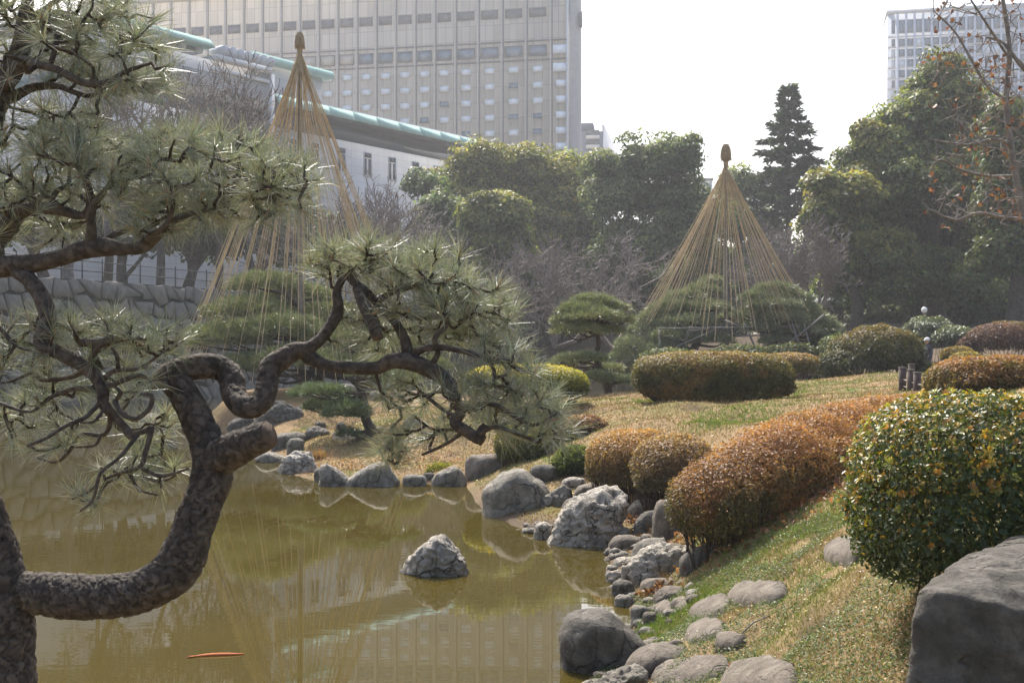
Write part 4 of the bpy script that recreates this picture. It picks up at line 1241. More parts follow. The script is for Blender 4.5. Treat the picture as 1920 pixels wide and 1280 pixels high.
def crown_tree(name, base, height, blobs, n, leaf, colA, colB, label, trunk_r=0.35, group=None, cat="tree", limbs=9, clump=(0.7, 1.5), spread=1.0, bark='treebark', bare=0.0, lean=(0, 0), cstep=None):
    """broadleaf tree: leaf clumps through several lobes (world offsets from base), trunk and limbs reaching them"""
    base = np.array(base, float)
    root = empty(name, tuple(base), label, cat, group)
    Pc, Rc = [], []
    for (bx, by, bz, rx, ry, rz_) in blobs:
        ns = int(np.clip(8 + 1.5 * (rx * rz_) ** 0.7, 9, 22))
        dd = rand_dir(ns); dd[:, 2] = np.abs(dd[:, 2]) * 1.0 - 0.25; dd = nrm(dd)
        for e in dd:                                      # uneven sub-lobes make the outline
            f = rng.uniform(0.32, 0.58)
            sc = np.array([bx, by, bz]) + e * np.array([rx, ry, rz_]) * rng.uniform(0.5, 0.95)
            sr = np.array([rx * f, ry * f, rz_ * f * rng.uniform(0.9, 1.5)])
            m = max(4, int(5 * (sr[0] * sr[2]) ** 0.75))
            d = rand_dir(m); d[:, 2] = np.where(d[:, 2] < -0.3, -d[:, 2], d[:, 2])
            Pc.append(sc + d * sr * rng.uniform(0.45, 1.0, (m, 1))); Rc.append(rng.uniform(clump[0], clump[1], m))
    Pc = np.concatenate(Pc); Rc = np.concatenate(Rc)
    wgt = Rc ** 2 / np.sum(Rc ** 2)
    k = rng.choice(len(Pc), n, p=wgt)
    d = rand_dir(n); d[:, 2] = np.where((d[:, 2] < -0.2) & (rng.random(n) < 0.75), -d[:, 2], d[:, 2])
    r = Rc[k] * rng.uniform(0.55, 1.05, n) ** 0.6
    pos = Pc[k] + d * r[:, None] * np.array([1.0, 1.0, 0.72])
    nor = nrm(d * 1.4 + np.array([0, 0, 0.5]) + rng.normal(0, 0.55, (n, 3)))
    L = leaf * rng.uniform(0.65, 1.4, n)
    V, F = leaf_quads(pos, nor, L, L * 0.62)
    # outer sprays of each clump carry lighter young leaves
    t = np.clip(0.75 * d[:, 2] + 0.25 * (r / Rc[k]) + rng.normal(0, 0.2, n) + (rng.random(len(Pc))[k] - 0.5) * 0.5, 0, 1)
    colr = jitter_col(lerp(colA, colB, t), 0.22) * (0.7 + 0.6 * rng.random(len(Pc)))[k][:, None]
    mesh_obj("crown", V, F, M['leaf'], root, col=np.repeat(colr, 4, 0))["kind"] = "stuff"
    zc = np.mean([b[2] for b in blobs])
    g = Geo()
    top = np.array([np.mean([b[0] for b in blobs]), np.mean([b[1] for b in blobs]), zc])
    tr = catmull(np.array([[0, 0, -0.4], [0.02 * height + lean[0], 0, 0.25 * zc], [top[0] * 0.5 + lean[0], top[1] * 0.5, 0.55 * zc], [top[0], top[1], zc * 1.1]]), 14)
    g.add2(*tube(tr, trunk_r * np.linspace(1.25, 0.35, 14), 9))
    g.obj("trunk", M[bark], root, smooth=True)
    for _ in range(limbs):
        q = Pc[rng.integers(0, len(Pc))]
        s = tr[rng.integers(4, 11)]
        mid = s * 0.5 + q * 0.5 + rng.normal(0, 0.05 * height, 3) * np.array([1, 1, 0.4])
        lm = catmull(np.array([s, mid, q]), 8)
        gl = Geo(); gl.add2(*tube(lm, trunk_r * np.linspace(0.42, 0.08, 8), 6)); gl.obj("limb", M[bark], root, smooth=True)
    return root

def bare_tree(name, base, height, label, depth=6, r0=0.22, spread=0.55, up=0.35, mat='baretwig', group=None, lean=(0, 0), droop=0.0, sides=3, min_r=0.026, fork=3, seed=1, lmul=0.74, nlat=2, width=1.0):
    """leafless tree: trunk tube plus a fine tracery of branches"""
    base = np.array(base, float)
    root = empty(name, tuple(base), label, "tree", group)
    rr = np.random.default_rng(seed)
    segs0, segs1, q0, q1 = [], [], [], []
    trunk_h = height * 0.26
    p = np.zeros(3); d = nrm(np.array([lean[0], lean[1], 1.0]))
    tips = [(d * trunk_h, d, height * 0.22, r0 * 0.8)]
    g = Geo(); tp = catmull(np.array([[0, 0, -0.4], d * trunk_h * 0.5 + rr.normal(0, 0.05, 3) * trunk_h, d * trunk_h]), 8)
    g.add2(*tube(tp, np.linspace(r0 * 1.2, r0 * 0.85, 8), 8)); g.obj("trunk", M['treebark'] if mat == 'baretwig' else M[mat], root, smooth=True)
    for lev in range(depth):
        nxt = []
        for (p, d, L, r) in tips:
            nb = fork if lev < 2 else (rr.integers(2, 4))
            for b in range(nb):
                a = rr.normal(0, 1, 3); a[0] *= width; a[1] *= width
                dd = nrm(d + a * spread + np.array([0, 0, up - droop * lev / depth]))
                l = L * rr.uniform(0.7, 1.25)
                m = p + dd * l * 0.5 + rr.normal(0, 0.07, 3) * l
                e = p + dd * l
                ra = max(min_r, r); rm = max(min_r, r * 0.82); rb = max(min_r * 0.8, r * 0.66)
                segs0 += [p, m]; segs1 += [m, e]; q0 += [ra, rm]; q1 += [rm, rb]
                nxt.append((e, dd, L * lmul * rr.uniform(0.8, 1.15), r * (0.66 if nb == 2 else 0.58)))
                if lev >= 1 and rr.random() < 0.6:
                    nxt.append((m, nrm(dd + rr.normal(0, 0.7, 3)), L * lmul * 0.6, r * 0.42))
        if len(nxt) > 2600:
            idx = rr.permutation(len(nxt))[:2600]; nxt = [nxt[i] for i in idx]
        tips = nxt
    V, Q = prisms(segs0, segs1, q0, q1, sides)
    g = Geo(); g.add(V, Q); g.obj("branches", M[mat], root)["kind"] = "stuff"
    return root, np.array([t[0] for t in tips]) + base

def needle_tufts(tip, axis, n_per, length, width, spread=(12, 88), sag=0.12, colA=(0.05, 0.085, 0.03), colB=(0.12, 0.15, 0.06), segs=2):
    """pine needle tufts, one ribbon per needle"""
    T = len(tip); n = T * n_per
    a = np.repeat(nrm(axis), n_per, 0)
    u = nrm(np.cross(a, rand_dir(n)))
    phi = np.radians(rng.uniform(spread[0], spread[1], n) ** 1.0)
    d = nrm(a * np.cos(phi)[:, None] + u * np.sin(phi)[:, None])
    L = length * rng.uniform(0.7, 1.15, n) * np.repeat(rng.uniform(0.8, 1.15, T), n_per)
    back = rng.uniform(0, 0.35, n) * length
    b0 = np.repeat(tip, n_per, 0) - a * back[:, None]
    mid = b0 + d * (L * 0.5)[:, None]
    end = b0 + d * L[:, None] + np.array([0, 0, -1.0]) * (sag * L)[:, None] * rng.uniform(0, 1, n)[:, None]
    w = nrm(np.cross(d, rand_dir(n))) * (width * 0.5)
    V = np.stack([b0 - w, b0 + w, mid + w * 0.9, mid - w * 0.9, end + w * 0.25, end - w * 0.25], 1).reshape(-1, 3)
    i = np.arange(n)[:, None] * 6
    Q = np.concatenate([i + np.array([[0, 1, 2, 3]]), i + np.array([[3, 2, 4, 5]])], 1).reshape(-1, 4)
    c = lerp(colA, colB, np.clip(np.repeat(rng.random(T), n_per) * 0.6 + rng.random(n) * 0.5, 0, 1))
    c = jitter_col(c, 0.15)
    return V, Q, np.repeat(c, 6, 0)

def pad_sprays(center, rad, n, length, width, per=7, top=-0.15, colA=(0.045, 0.075, 0.028), colB=(0.11, 0.14, 0.05)):
    """needle sprays over a cloud-pruned pad"""
    d = rand_dir(n * 2); d = d[d[:, 2] > top][:n]
    r = rng.uniform(0.55, 1.02, len(d)) ** 0.5
    lump = 1 + 0.22 * (fbm(d * 1.0 + center, 2.1, 3, 3) - 0.5) * 2
    pos = np.array(center) + d * (r * lump)[:, None] * np.array(rad)
    ax = nrm(d * np.array([1, 1, 0.6]) + np.array([0, 0, 0.75]) + rng.normal(0, 0.3, d.shape))
    return needle_tufts(pos, ax, per, length, width, (10, 75), 0.05, colA, colB)

def garden_pine(name, base, pads, label, trunk_pts, trunk_r=0.16, group=None, nl=0.20, nw=0.016, dens=150, colA=(0.045, 0.075, 0.028), colB=(0.11, 0.14, 0.05)):
    """cloud-pruned pine: pads are world ellipsoids (x,y,z,rx,ry,rz)"""
    base = np.array(base, float)
    root = empty(name, tuple(base), label, "pine tree", group)
    tp = np.array(trunk_pts, float) - base
    t = catmull(tp, 24)
    g = Geo(); g.add2(*tube(t, np.linspace(trunk_r, trunk_r * 0.35, 24) * (1 + 0.12 * rng.normal(size=24)), 8)); g.obj("trunk", M['twig'], root, smooth=True)
    for (x, y, z, rx, ry, rz_) in pads:
        c = np.array([x, y, z]) - base
        n = int(dens * (rx * ry + rx * rz_ + ry * rz_) / (nl / 0.2) ** 1.3)
        V, Q, C = pad_sprays(c, (rx, ry, rz_), n, nl, nw, colA=colA, colB=colB)
        mesh_obj("needle_pad", V, Q, M['needle'], root, col=C)["kind"] = "stuff"
        k = int(np.argmin(np.linalg.norm(t - c, axis=1) + np.abs(t[:, 2] - c[2] + 0.3 * rz_)))
        s = t[k]
        for _ in range(5):
            e = c + np.array([rng.uniform(-.8, .8) * rx, rng.uniform(-.8, .8) * ry, rng.uniform(-0.1, 0.35) * rz_])
            m = s * 0.5 + e * 0.5 + rng.normal(0, 0.08, 3) * np.linalg.norm(e - s); m[2] -= 0.05
            b = catmull(np.array([s, m, e]), 8)
            gb = Geo(); gb.add2(*tube(b, np.linspace(trunk_r * 0.35, 0.012, 8), 5)); gb.obj("branch", M['twig'], root)
    return root
# ------------------------------------------------------------------ shrubs
def shrub_at(name, x0, x1, y0, y1, D, depth, n, leaf, colfn, label, **kw):
    """fill a pixel box x0..x1, y0..y1 at distance D; depth in metres (full)"""
    a = (x1 - x0) / 2 / FPX * D; h = (y1 - y0) / 2 / FPX * D
    c = P((x0 + x1) / 2, (y0 + y1) / 2, D)
    c[1] += 0
    return shrub(name, c, (a, depth / 2, h), n, leaf, colfn, label, **kw)

ORANGE, RUST, OLIVE, DKGREEN, YELLOW = (0.36, 0.17, 0.045), (0.27, 0.10, 0.04), (0.15, 0.12, 0.04), (0.055, 0.065, 0.022), (0.42, 0.33, 0.045)
hedge_cols = ramp_cols((0.33, 0.18, 0.055), (0.19, 0.13, 0.045), (0.085, 0.075, 0.028), (0.72, 0.35), patch=(0.17, 0.15, 0.05), pscale=3.0)
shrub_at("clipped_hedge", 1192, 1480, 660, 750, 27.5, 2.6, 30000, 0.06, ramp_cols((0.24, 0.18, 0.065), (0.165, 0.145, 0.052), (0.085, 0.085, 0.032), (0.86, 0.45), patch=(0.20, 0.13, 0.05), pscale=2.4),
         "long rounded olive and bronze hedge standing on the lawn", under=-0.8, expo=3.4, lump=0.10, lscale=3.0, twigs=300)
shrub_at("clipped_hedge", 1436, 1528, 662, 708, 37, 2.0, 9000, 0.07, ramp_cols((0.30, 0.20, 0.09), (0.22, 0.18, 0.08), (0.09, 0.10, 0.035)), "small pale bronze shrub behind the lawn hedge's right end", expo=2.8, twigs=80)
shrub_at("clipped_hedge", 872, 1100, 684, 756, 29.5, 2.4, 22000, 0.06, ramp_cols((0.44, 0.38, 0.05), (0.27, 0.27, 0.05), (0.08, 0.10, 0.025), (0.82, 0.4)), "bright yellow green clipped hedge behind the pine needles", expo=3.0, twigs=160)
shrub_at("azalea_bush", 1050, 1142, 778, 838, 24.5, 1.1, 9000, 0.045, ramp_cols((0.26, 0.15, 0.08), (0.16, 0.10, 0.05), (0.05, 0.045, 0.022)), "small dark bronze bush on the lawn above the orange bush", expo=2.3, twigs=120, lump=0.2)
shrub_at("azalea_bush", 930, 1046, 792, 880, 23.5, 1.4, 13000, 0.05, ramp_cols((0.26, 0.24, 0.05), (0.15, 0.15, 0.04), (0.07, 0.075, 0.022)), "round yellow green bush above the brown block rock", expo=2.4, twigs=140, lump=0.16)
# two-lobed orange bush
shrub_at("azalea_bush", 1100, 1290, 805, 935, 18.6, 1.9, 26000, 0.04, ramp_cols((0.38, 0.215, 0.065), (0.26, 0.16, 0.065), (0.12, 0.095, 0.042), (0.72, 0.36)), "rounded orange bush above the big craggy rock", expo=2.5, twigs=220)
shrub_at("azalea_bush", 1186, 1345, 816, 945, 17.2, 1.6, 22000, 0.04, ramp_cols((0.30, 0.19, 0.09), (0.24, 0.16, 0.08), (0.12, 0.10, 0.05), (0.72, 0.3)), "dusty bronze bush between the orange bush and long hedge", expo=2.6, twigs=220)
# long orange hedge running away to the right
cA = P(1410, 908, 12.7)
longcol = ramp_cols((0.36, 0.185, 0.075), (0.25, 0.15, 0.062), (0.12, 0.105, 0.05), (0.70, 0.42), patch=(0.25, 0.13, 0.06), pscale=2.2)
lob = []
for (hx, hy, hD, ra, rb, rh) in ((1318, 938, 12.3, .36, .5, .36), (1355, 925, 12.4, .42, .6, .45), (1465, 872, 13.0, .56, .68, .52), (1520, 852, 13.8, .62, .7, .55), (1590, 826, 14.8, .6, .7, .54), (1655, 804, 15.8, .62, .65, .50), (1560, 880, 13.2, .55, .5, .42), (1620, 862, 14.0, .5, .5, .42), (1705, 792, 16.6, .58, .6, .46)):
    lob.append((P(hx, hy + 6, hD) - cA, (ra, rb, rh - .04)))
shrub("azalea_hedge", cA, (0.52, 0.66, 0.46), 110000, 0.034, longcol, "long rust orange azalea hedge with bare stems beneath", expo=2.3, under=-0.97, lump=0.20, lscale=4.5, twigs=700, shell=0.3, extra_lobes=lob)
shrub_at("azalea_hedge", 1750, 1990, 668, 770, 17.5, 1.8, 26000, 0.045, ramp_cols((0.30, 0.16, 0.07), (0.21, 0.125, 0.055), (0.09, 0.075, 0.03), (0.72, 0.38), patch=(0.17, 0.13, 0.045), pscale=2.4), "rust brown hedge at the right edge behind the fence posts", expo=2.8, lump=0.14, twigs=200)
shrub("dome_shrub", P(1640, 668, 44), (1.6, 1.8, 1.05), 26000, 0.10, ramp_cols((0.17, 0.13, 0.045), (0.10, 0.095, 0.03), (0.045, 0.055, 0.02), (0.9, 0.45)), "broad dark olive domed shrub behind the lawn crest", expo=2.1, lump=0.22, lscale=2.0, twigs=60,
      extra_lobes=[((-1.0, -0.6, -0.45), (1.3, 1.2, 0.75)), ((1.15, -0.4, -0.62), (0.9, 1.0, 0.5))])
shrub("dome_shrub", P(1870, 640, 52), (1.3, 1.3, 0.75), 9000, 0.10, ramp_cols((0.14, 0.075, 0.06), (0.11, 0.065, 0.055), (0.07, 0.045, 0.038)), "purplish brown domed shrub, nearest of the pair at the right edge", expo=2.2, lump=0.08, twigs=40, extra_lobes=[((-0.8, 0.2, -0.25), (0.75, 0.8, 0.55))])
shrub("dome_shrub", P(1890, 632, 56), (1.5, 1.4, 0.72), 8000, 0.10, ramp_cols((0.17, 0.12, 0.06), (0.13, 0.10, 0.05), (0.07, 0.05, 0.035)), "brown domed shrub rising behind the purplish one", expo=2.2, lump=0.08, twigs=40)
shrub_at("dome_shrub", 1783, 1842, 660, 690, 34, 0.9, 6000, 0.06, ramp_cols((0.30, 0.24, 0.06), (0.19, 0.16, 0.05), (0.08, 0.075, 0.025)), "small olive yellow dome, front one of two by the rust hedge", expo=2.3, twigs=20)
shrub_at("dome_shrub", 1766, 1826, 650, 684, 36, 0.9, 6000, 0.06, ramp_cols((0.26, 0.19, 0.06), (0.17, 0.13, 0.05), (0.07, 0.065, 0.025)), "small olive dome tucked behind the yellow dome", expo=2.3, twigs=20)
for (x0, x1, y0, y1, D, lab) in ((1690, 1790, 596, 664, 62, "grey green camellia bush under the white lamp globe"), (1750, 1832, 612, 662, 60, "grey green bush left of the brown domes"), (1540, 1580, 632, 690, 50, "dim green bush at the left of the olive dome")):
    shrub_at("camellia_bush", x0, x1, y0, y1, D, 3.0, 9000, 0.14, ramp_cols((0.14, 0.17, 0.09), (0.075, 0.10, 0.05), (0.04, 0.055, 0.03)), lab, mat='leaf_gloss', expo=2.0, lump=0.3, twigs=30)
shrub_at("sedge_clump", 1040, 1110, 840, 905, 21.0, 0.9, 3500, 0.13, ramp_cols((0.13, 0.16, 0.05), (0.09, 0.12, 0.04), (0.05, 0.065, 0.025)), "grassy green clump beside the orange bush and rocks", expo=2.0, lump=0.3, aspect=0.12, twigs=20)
shrub_at("low_shrub", 800, 855, 870, 905, 24.6, 0.6, 1600, 0.10, ramp_cols((0.25, 0.25, 0.05), (0.17, 0.18, 0.05), (0.10, 0.10, 0.03)), "yellow green grass clump behind the wedge rock", expo=2.0, lump=0.3, aspect=0.12, twigs=10)

# near glossy bush with yellow whorls
def whorl_mesh(col_in, col_out, k, seed):
    r2 = np.random.default_rng(seed)
    g = Geo()
    for i in range(k):
        a = 2 * math.pi * i / k + r2.uniform(-.3, .3); el = r2.uniform(0.1, 0.9)
        d = np.array([math.cos(a) * math.cos(el), math.sin(a) * math.cos(el), math.sin(el)])
        s = np.array([-math.sin(a), math.cos(a), 0]); up = np.cross(d, s)
        L = r2.uniform(0.032, 0.05); W = L * 0.46
        pts = [d * 0.003, d * L * .35 + s * W * .32 + up * .003, d * L * .72 + s * W * .5, d * L - up * .004, d * L * .72 - s * W * .5, d * L * .35 - s * W * .32 + up * .003, d * L * .55 - up * .004]
        c = np.clip(np.array(col_in) * (1 - .5 * i / k) + np.array(col_out) * .5 * i / k, 0, 1) * r2.uniform(.8, 1.2)
        g.add(pts, [(0, 1, 6), (1, 2, 6), (2, 3, 6), (3, 4, 6), (4, 5, 6), (5, 0, 6)], c)
    return make_mesh("leaf_whorl", np.concatenate(g.V), np.concatenate(g.F3), M['leaf_gloss'], col=np.concatenate(g.C))
NB = P(1850, 925, 6.2)
nb_rad = np.array([0.66, 0.62, 0.50])
bush = empty("glossy_bush", tuple(NB), "dense glossy green bush with yellow tipped leaf whorls beside the squared block", "shrub")
W_yel = [whorl_mesh((0.42, 0.29, 0.05), (0.30, 0.27, 0.05), 8, s) for s in range(4)] + [whorl_mesh((0.31, 0.31, 0.06), (0.20, 0.23, 0.05), 8, 40 + s) for s in range(3)] + [whorl_mesh((0.36, 0.19, 0.05), (0.24, 0.16, 0.05), 7, 60 + s) for s in range(2)]
W_grn = [whorl_mesh((0.05, 0.085, 0.03), (0.08, 0.11, 0.035), 8, 20 + s) for s in range(5)]
def bush_points(n, shell):
    d = rand_dir(n); d = d[d[:, 2] > -0.75]
    r = (np.sum(np.abs(d) ** 2.9, 1)) ** (-1 / 2.9)
    q = d * r[:, None]
    lm = 1 + 0.07 * (fbm(q * 2 + 5, 2.5, 3, 2) - 0.5) * 2
    p = q * nb_rad * (lm * (1 - shell * rng.random(len(d))))[:, None]
    p[:, 0] += 0.10 * (p[:, 2] < 0) * p[:, 2]                     # undercut foot
    return p, nrm(np.sign(d) * np.abs(q) ** 1.9 / nb_rad)
pt, nn_ = bush_points(6000, 0.04)
facing = -nn_[:, 1] + 0.6 * nn_[:, 2] + 0.4 * -nn_[:, 0]
order = np.argsort(-facing)[:2400]
pick = rng.permutation(order)[:300]
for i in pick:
    hi = pt[i, 2] / nb_rad[2] * 0.5 + 0.5 + 0.25 * (-nn_[i, 0])  # sunlit top and left side painted in with more yellow whorls
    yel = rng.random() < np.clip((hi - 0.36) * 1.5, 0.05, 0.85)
    o = bpy.data.objects.new("leaf_whorl", W_yel[rng.integers(len(W_yel))] if yel else W_grn[rng.integers(len(W_grn))])
    ax = nrm(nn_[i] + np.array([0, 0, 0.4]) + rng.normal(0, 0.3, 3))
    o.location = pt[i] * 1.015
    o.rotation_euler = Vector(ax).to_track_quat('Z', 'Y').to_euler()
    s = rng.uniform(0.5, 0.82); o.scale = (s, s, s)
    link(o, bush)
pt, nn_ = bush_points(24000, 0.24)
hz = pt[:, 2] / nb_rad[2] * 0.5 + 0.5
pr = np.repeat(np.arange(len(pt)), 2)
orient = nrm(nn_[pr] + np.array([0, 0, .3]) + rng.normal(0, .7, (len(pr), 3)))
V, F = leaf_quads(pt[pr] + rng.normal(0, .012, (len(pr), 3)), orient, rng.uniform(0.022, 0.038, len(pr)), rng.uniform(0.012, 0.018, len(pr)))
k = np.clip(hz[pr] + 0.3 * -nn_[pr, 0] + rng.normal(0, .16, len(pr)), 0, 1)  # lit side put into the leaf colours: lighter and yellower upward and left
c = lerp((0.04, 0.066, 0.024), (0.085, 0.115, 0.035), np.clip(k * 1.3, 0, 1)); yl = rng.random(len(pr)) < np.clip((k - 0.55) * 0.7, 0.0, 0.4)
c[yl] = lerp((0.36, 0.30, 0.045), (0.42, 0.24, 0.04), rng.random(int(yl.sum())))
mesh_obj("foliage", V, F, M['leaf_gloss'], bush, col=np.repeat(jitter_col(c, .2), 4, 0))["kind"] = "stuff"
st0 = np.c_[rng.uniform(-.3, .3, 60), rng.uniform(-.3, .3, 60), np.full(60, -0.62)]
V, Q = prisms(st0, pt[rng.integers(0, len(pt), 60)] * .95, 0.008, 0.003, 5)
g = Geo(); g.add(V, Q); g.obj("stems", M['twig'], bush)["kind"] = "stuff"

# ------------------------------------------------------------------ trees behind
GA, GB = (0.078, 0.118, 0.040), (0.25, 0.265, 0.07)
GC, GD = (0.060, 0.104, 0.044), (0.165, 0.215, 0.075)
def tree_px(name, px, D, blobs_px, n, leaf, ca, cb, label, trunk_r=0.4, by=None, **kw):
    """blobs in pixels: (cx, cy, rx, ry[, dD]) -> crown lobes at distance D+dD"""
    x = (px - 960) / FPX * D
    b = np.array([x, D, gz(x, D)])
    bl = []
    for q in blobs_px:
        dd = q[4] if len(q) > 4 else 0
        c = P(q[0], q[1], D + dd) - b
        rx = q[2] / FPX * D; rz_ = q[3] / FPX * D
        bl.append((c[0], c[1], c[2], rx, max(1.5, 0.85 * rx), rz_))
    h = max(q[2] + q[5] for q in bl)
    return crown_tree(name, b, h, bl, n, leaf, ca, cb, label, trunk_r, **kw)
GRP = "evergreen trees beyond the pond"
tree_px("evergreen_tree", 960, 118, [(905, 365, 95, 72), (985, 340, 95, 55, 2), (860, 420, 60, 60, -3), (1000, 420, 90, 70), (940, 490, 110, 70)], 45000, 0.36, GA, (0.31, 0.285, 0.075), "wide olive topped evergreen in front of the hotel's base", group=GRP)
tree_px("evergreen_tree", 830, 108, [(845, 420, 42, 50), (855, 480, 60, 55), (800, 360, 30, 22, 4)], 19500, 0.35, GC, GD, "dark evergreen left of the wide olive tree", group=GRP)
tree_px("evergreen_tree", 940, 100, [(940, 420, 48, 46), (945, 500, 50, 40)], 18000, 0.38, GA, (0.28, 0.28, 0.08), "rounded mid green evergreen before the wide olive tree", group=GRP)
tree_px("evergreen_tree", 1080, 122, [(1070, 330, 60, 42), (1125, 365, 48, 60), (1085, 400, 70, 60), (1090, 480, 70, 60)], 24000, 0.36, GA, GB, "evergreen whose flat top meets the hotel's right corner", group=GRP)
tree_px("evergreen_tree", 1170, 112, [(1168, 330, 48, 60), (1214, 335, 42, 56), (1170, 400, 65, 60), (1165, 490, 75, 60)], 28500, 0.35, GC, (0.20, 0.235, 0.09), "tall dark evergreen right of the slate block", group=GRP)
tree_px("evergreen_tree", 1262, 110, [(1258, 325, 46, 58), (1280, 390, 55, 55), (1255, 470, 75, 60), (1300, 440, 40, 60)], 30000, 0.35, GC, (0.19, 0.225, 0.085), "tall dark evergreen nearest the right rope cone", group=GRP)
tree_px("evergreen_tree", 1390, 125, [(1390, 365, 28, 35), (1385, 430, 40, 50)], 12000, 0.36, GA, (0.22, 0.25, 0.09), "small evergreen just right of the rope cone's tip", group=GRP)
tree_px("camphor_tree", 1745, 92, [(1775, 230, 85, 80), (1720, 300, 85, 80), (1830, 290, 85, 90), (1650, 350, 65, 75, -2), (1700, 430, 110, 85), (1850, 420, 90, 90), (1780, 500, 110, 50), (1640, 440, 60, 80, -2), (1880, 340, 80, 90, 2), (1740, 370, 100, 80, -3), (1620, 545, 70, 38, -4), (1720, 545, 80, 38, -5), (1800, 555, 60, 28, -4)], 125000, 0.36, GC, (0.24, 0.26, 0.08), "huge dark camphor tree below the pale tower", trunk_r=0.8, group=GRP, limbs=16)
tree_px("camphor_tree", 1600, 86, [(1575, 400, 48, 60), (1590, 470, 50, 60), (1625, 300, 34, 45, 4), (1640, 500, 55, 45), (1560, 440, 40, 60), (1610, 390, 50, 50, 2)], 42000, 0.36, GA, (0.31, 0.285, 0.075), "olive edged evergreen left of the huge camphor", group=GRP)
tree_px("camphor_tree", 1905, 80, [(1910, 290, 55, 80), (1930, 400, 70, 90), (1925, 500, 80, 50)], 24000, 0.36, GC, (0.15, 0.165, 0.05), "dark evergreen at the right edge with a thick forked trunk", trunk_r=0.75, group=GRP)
# dark mass of trees on the wall terrace, left
for (px, D, bl, lab) in ((350, 84, [(350, 445, 60, 55), (400, 470, 50, 40)], "dark evergreen above the stone wall left of the rope cone"), (225, 82, [(230, 440, 80, 70)], "dark evergreen above the stone wall behind pine boughs"),
                         (80, 80, [(60, 430, 110, 80)], "dark evergreen above the stone wall at the left edge"), (470, 92, [(470, 450, 60, 70), (520, 480, 40, 50)], "dark evergreen behind the left rope cone"),
                         (620, 100, [(620, 470, 70, 70), (700, 500, 60, 50)], "shadowy evergreen right of the left rope cone")):
    tree_px("evergreen_tree", px, D, bl, 11000, 0.42, (0.045, 0.065, 0.034), (0.12, 0.15, 0.065), lab, group="trees on the wall terrace")
# low shaded trees under the far canopy
for (px, D, bl, lab) in ((1010, 112, [(1020, 560, 80, 50)], "low shaded evergreen under the far canopy, left"), (1150, 114, [(1150, 555, 90, 45)], "low shaded evergreen behind the round garden pine"), (1560, 96, [(1580, 560, 60, 40)], "low green tree behind the pavilion"), (1700, 98, [(1700, 560, 80, 40), (1800, 570, 90, 35)], "low green thicket under the camphor")):
    tree_px("evergreen_tree", px, D, bl, 9000, 0.42, (0.05, 0.07, 0.036), (0.14, 0.17, 0.07), lab, group="low trees under the canopy")

for (px, D, bl, lab) in ((1350, 122, [(1340, 440, 60, 60), (1330, 520, 70, 60)], "dark evergreen seen through the right rope cone"), (1440, 128, [(1430, 450, 50, 60), (1450, 530, 70, 50)], "dark evergreen below the pointed conifer")):
    tree_px("evergreen_tree", px, D, bl, 10000, 0.36, GC, GD, lab, group=GRP)
for (px, D, bl, lab) in ((1815, 104, [(1800, 480, 80, 60), (1880, 460, 60, 60), (1850, 540, 120, 40)], "dark evergreen filling behind the camphor trunks"), (1540, 112, [(1530, 520, 60, 50), (1560, 560, 60, 40), (1500, 570, 50, 35)], "dark evergreen behind the pavilion's left"), (1260, 126, [(1280, 540, 70, 50), (1200, 560, 80, 40)], "dark evergreen low behind the cone's left pine"), (1040, 128, [(1040, 540, 100, 60)], "dark evergreen low behind the spreading leafless trees")):
    tree_px("evergreen_tree", px, D, bl, 13000, 0.38, GC, GD, lab, group=GRP)
for i, px in enumerate((905, 1000, 1110, 1215, 1310, 1375, 1450, 1530, 1610, 1700, 1790, 1880)):
    lab_ = ["behind the near pine's tips", "left of the round pine", "behind the round pine", "right of the round pine", "left of the rope cone's foot", "inside the rope cone", "right of the rope cone's foot", "over the pavilion's left", "over the pavilion's right", "behind the white lamp", "behind the grey green bushes", "behind the brown domes"][i]
    tree_px("evergreen_tree", px, 133 + 3 * (i % 3), [(px, 520 + 12 * (i % 2), 62, 62), (px + 20, 580, 70, 40)], 7000, 0.5, (0.04, 0.058, 0.032), (0.12, 0.145, 0.065), "deep shaded tree " + lab_, group="deep shaded trees at the back")
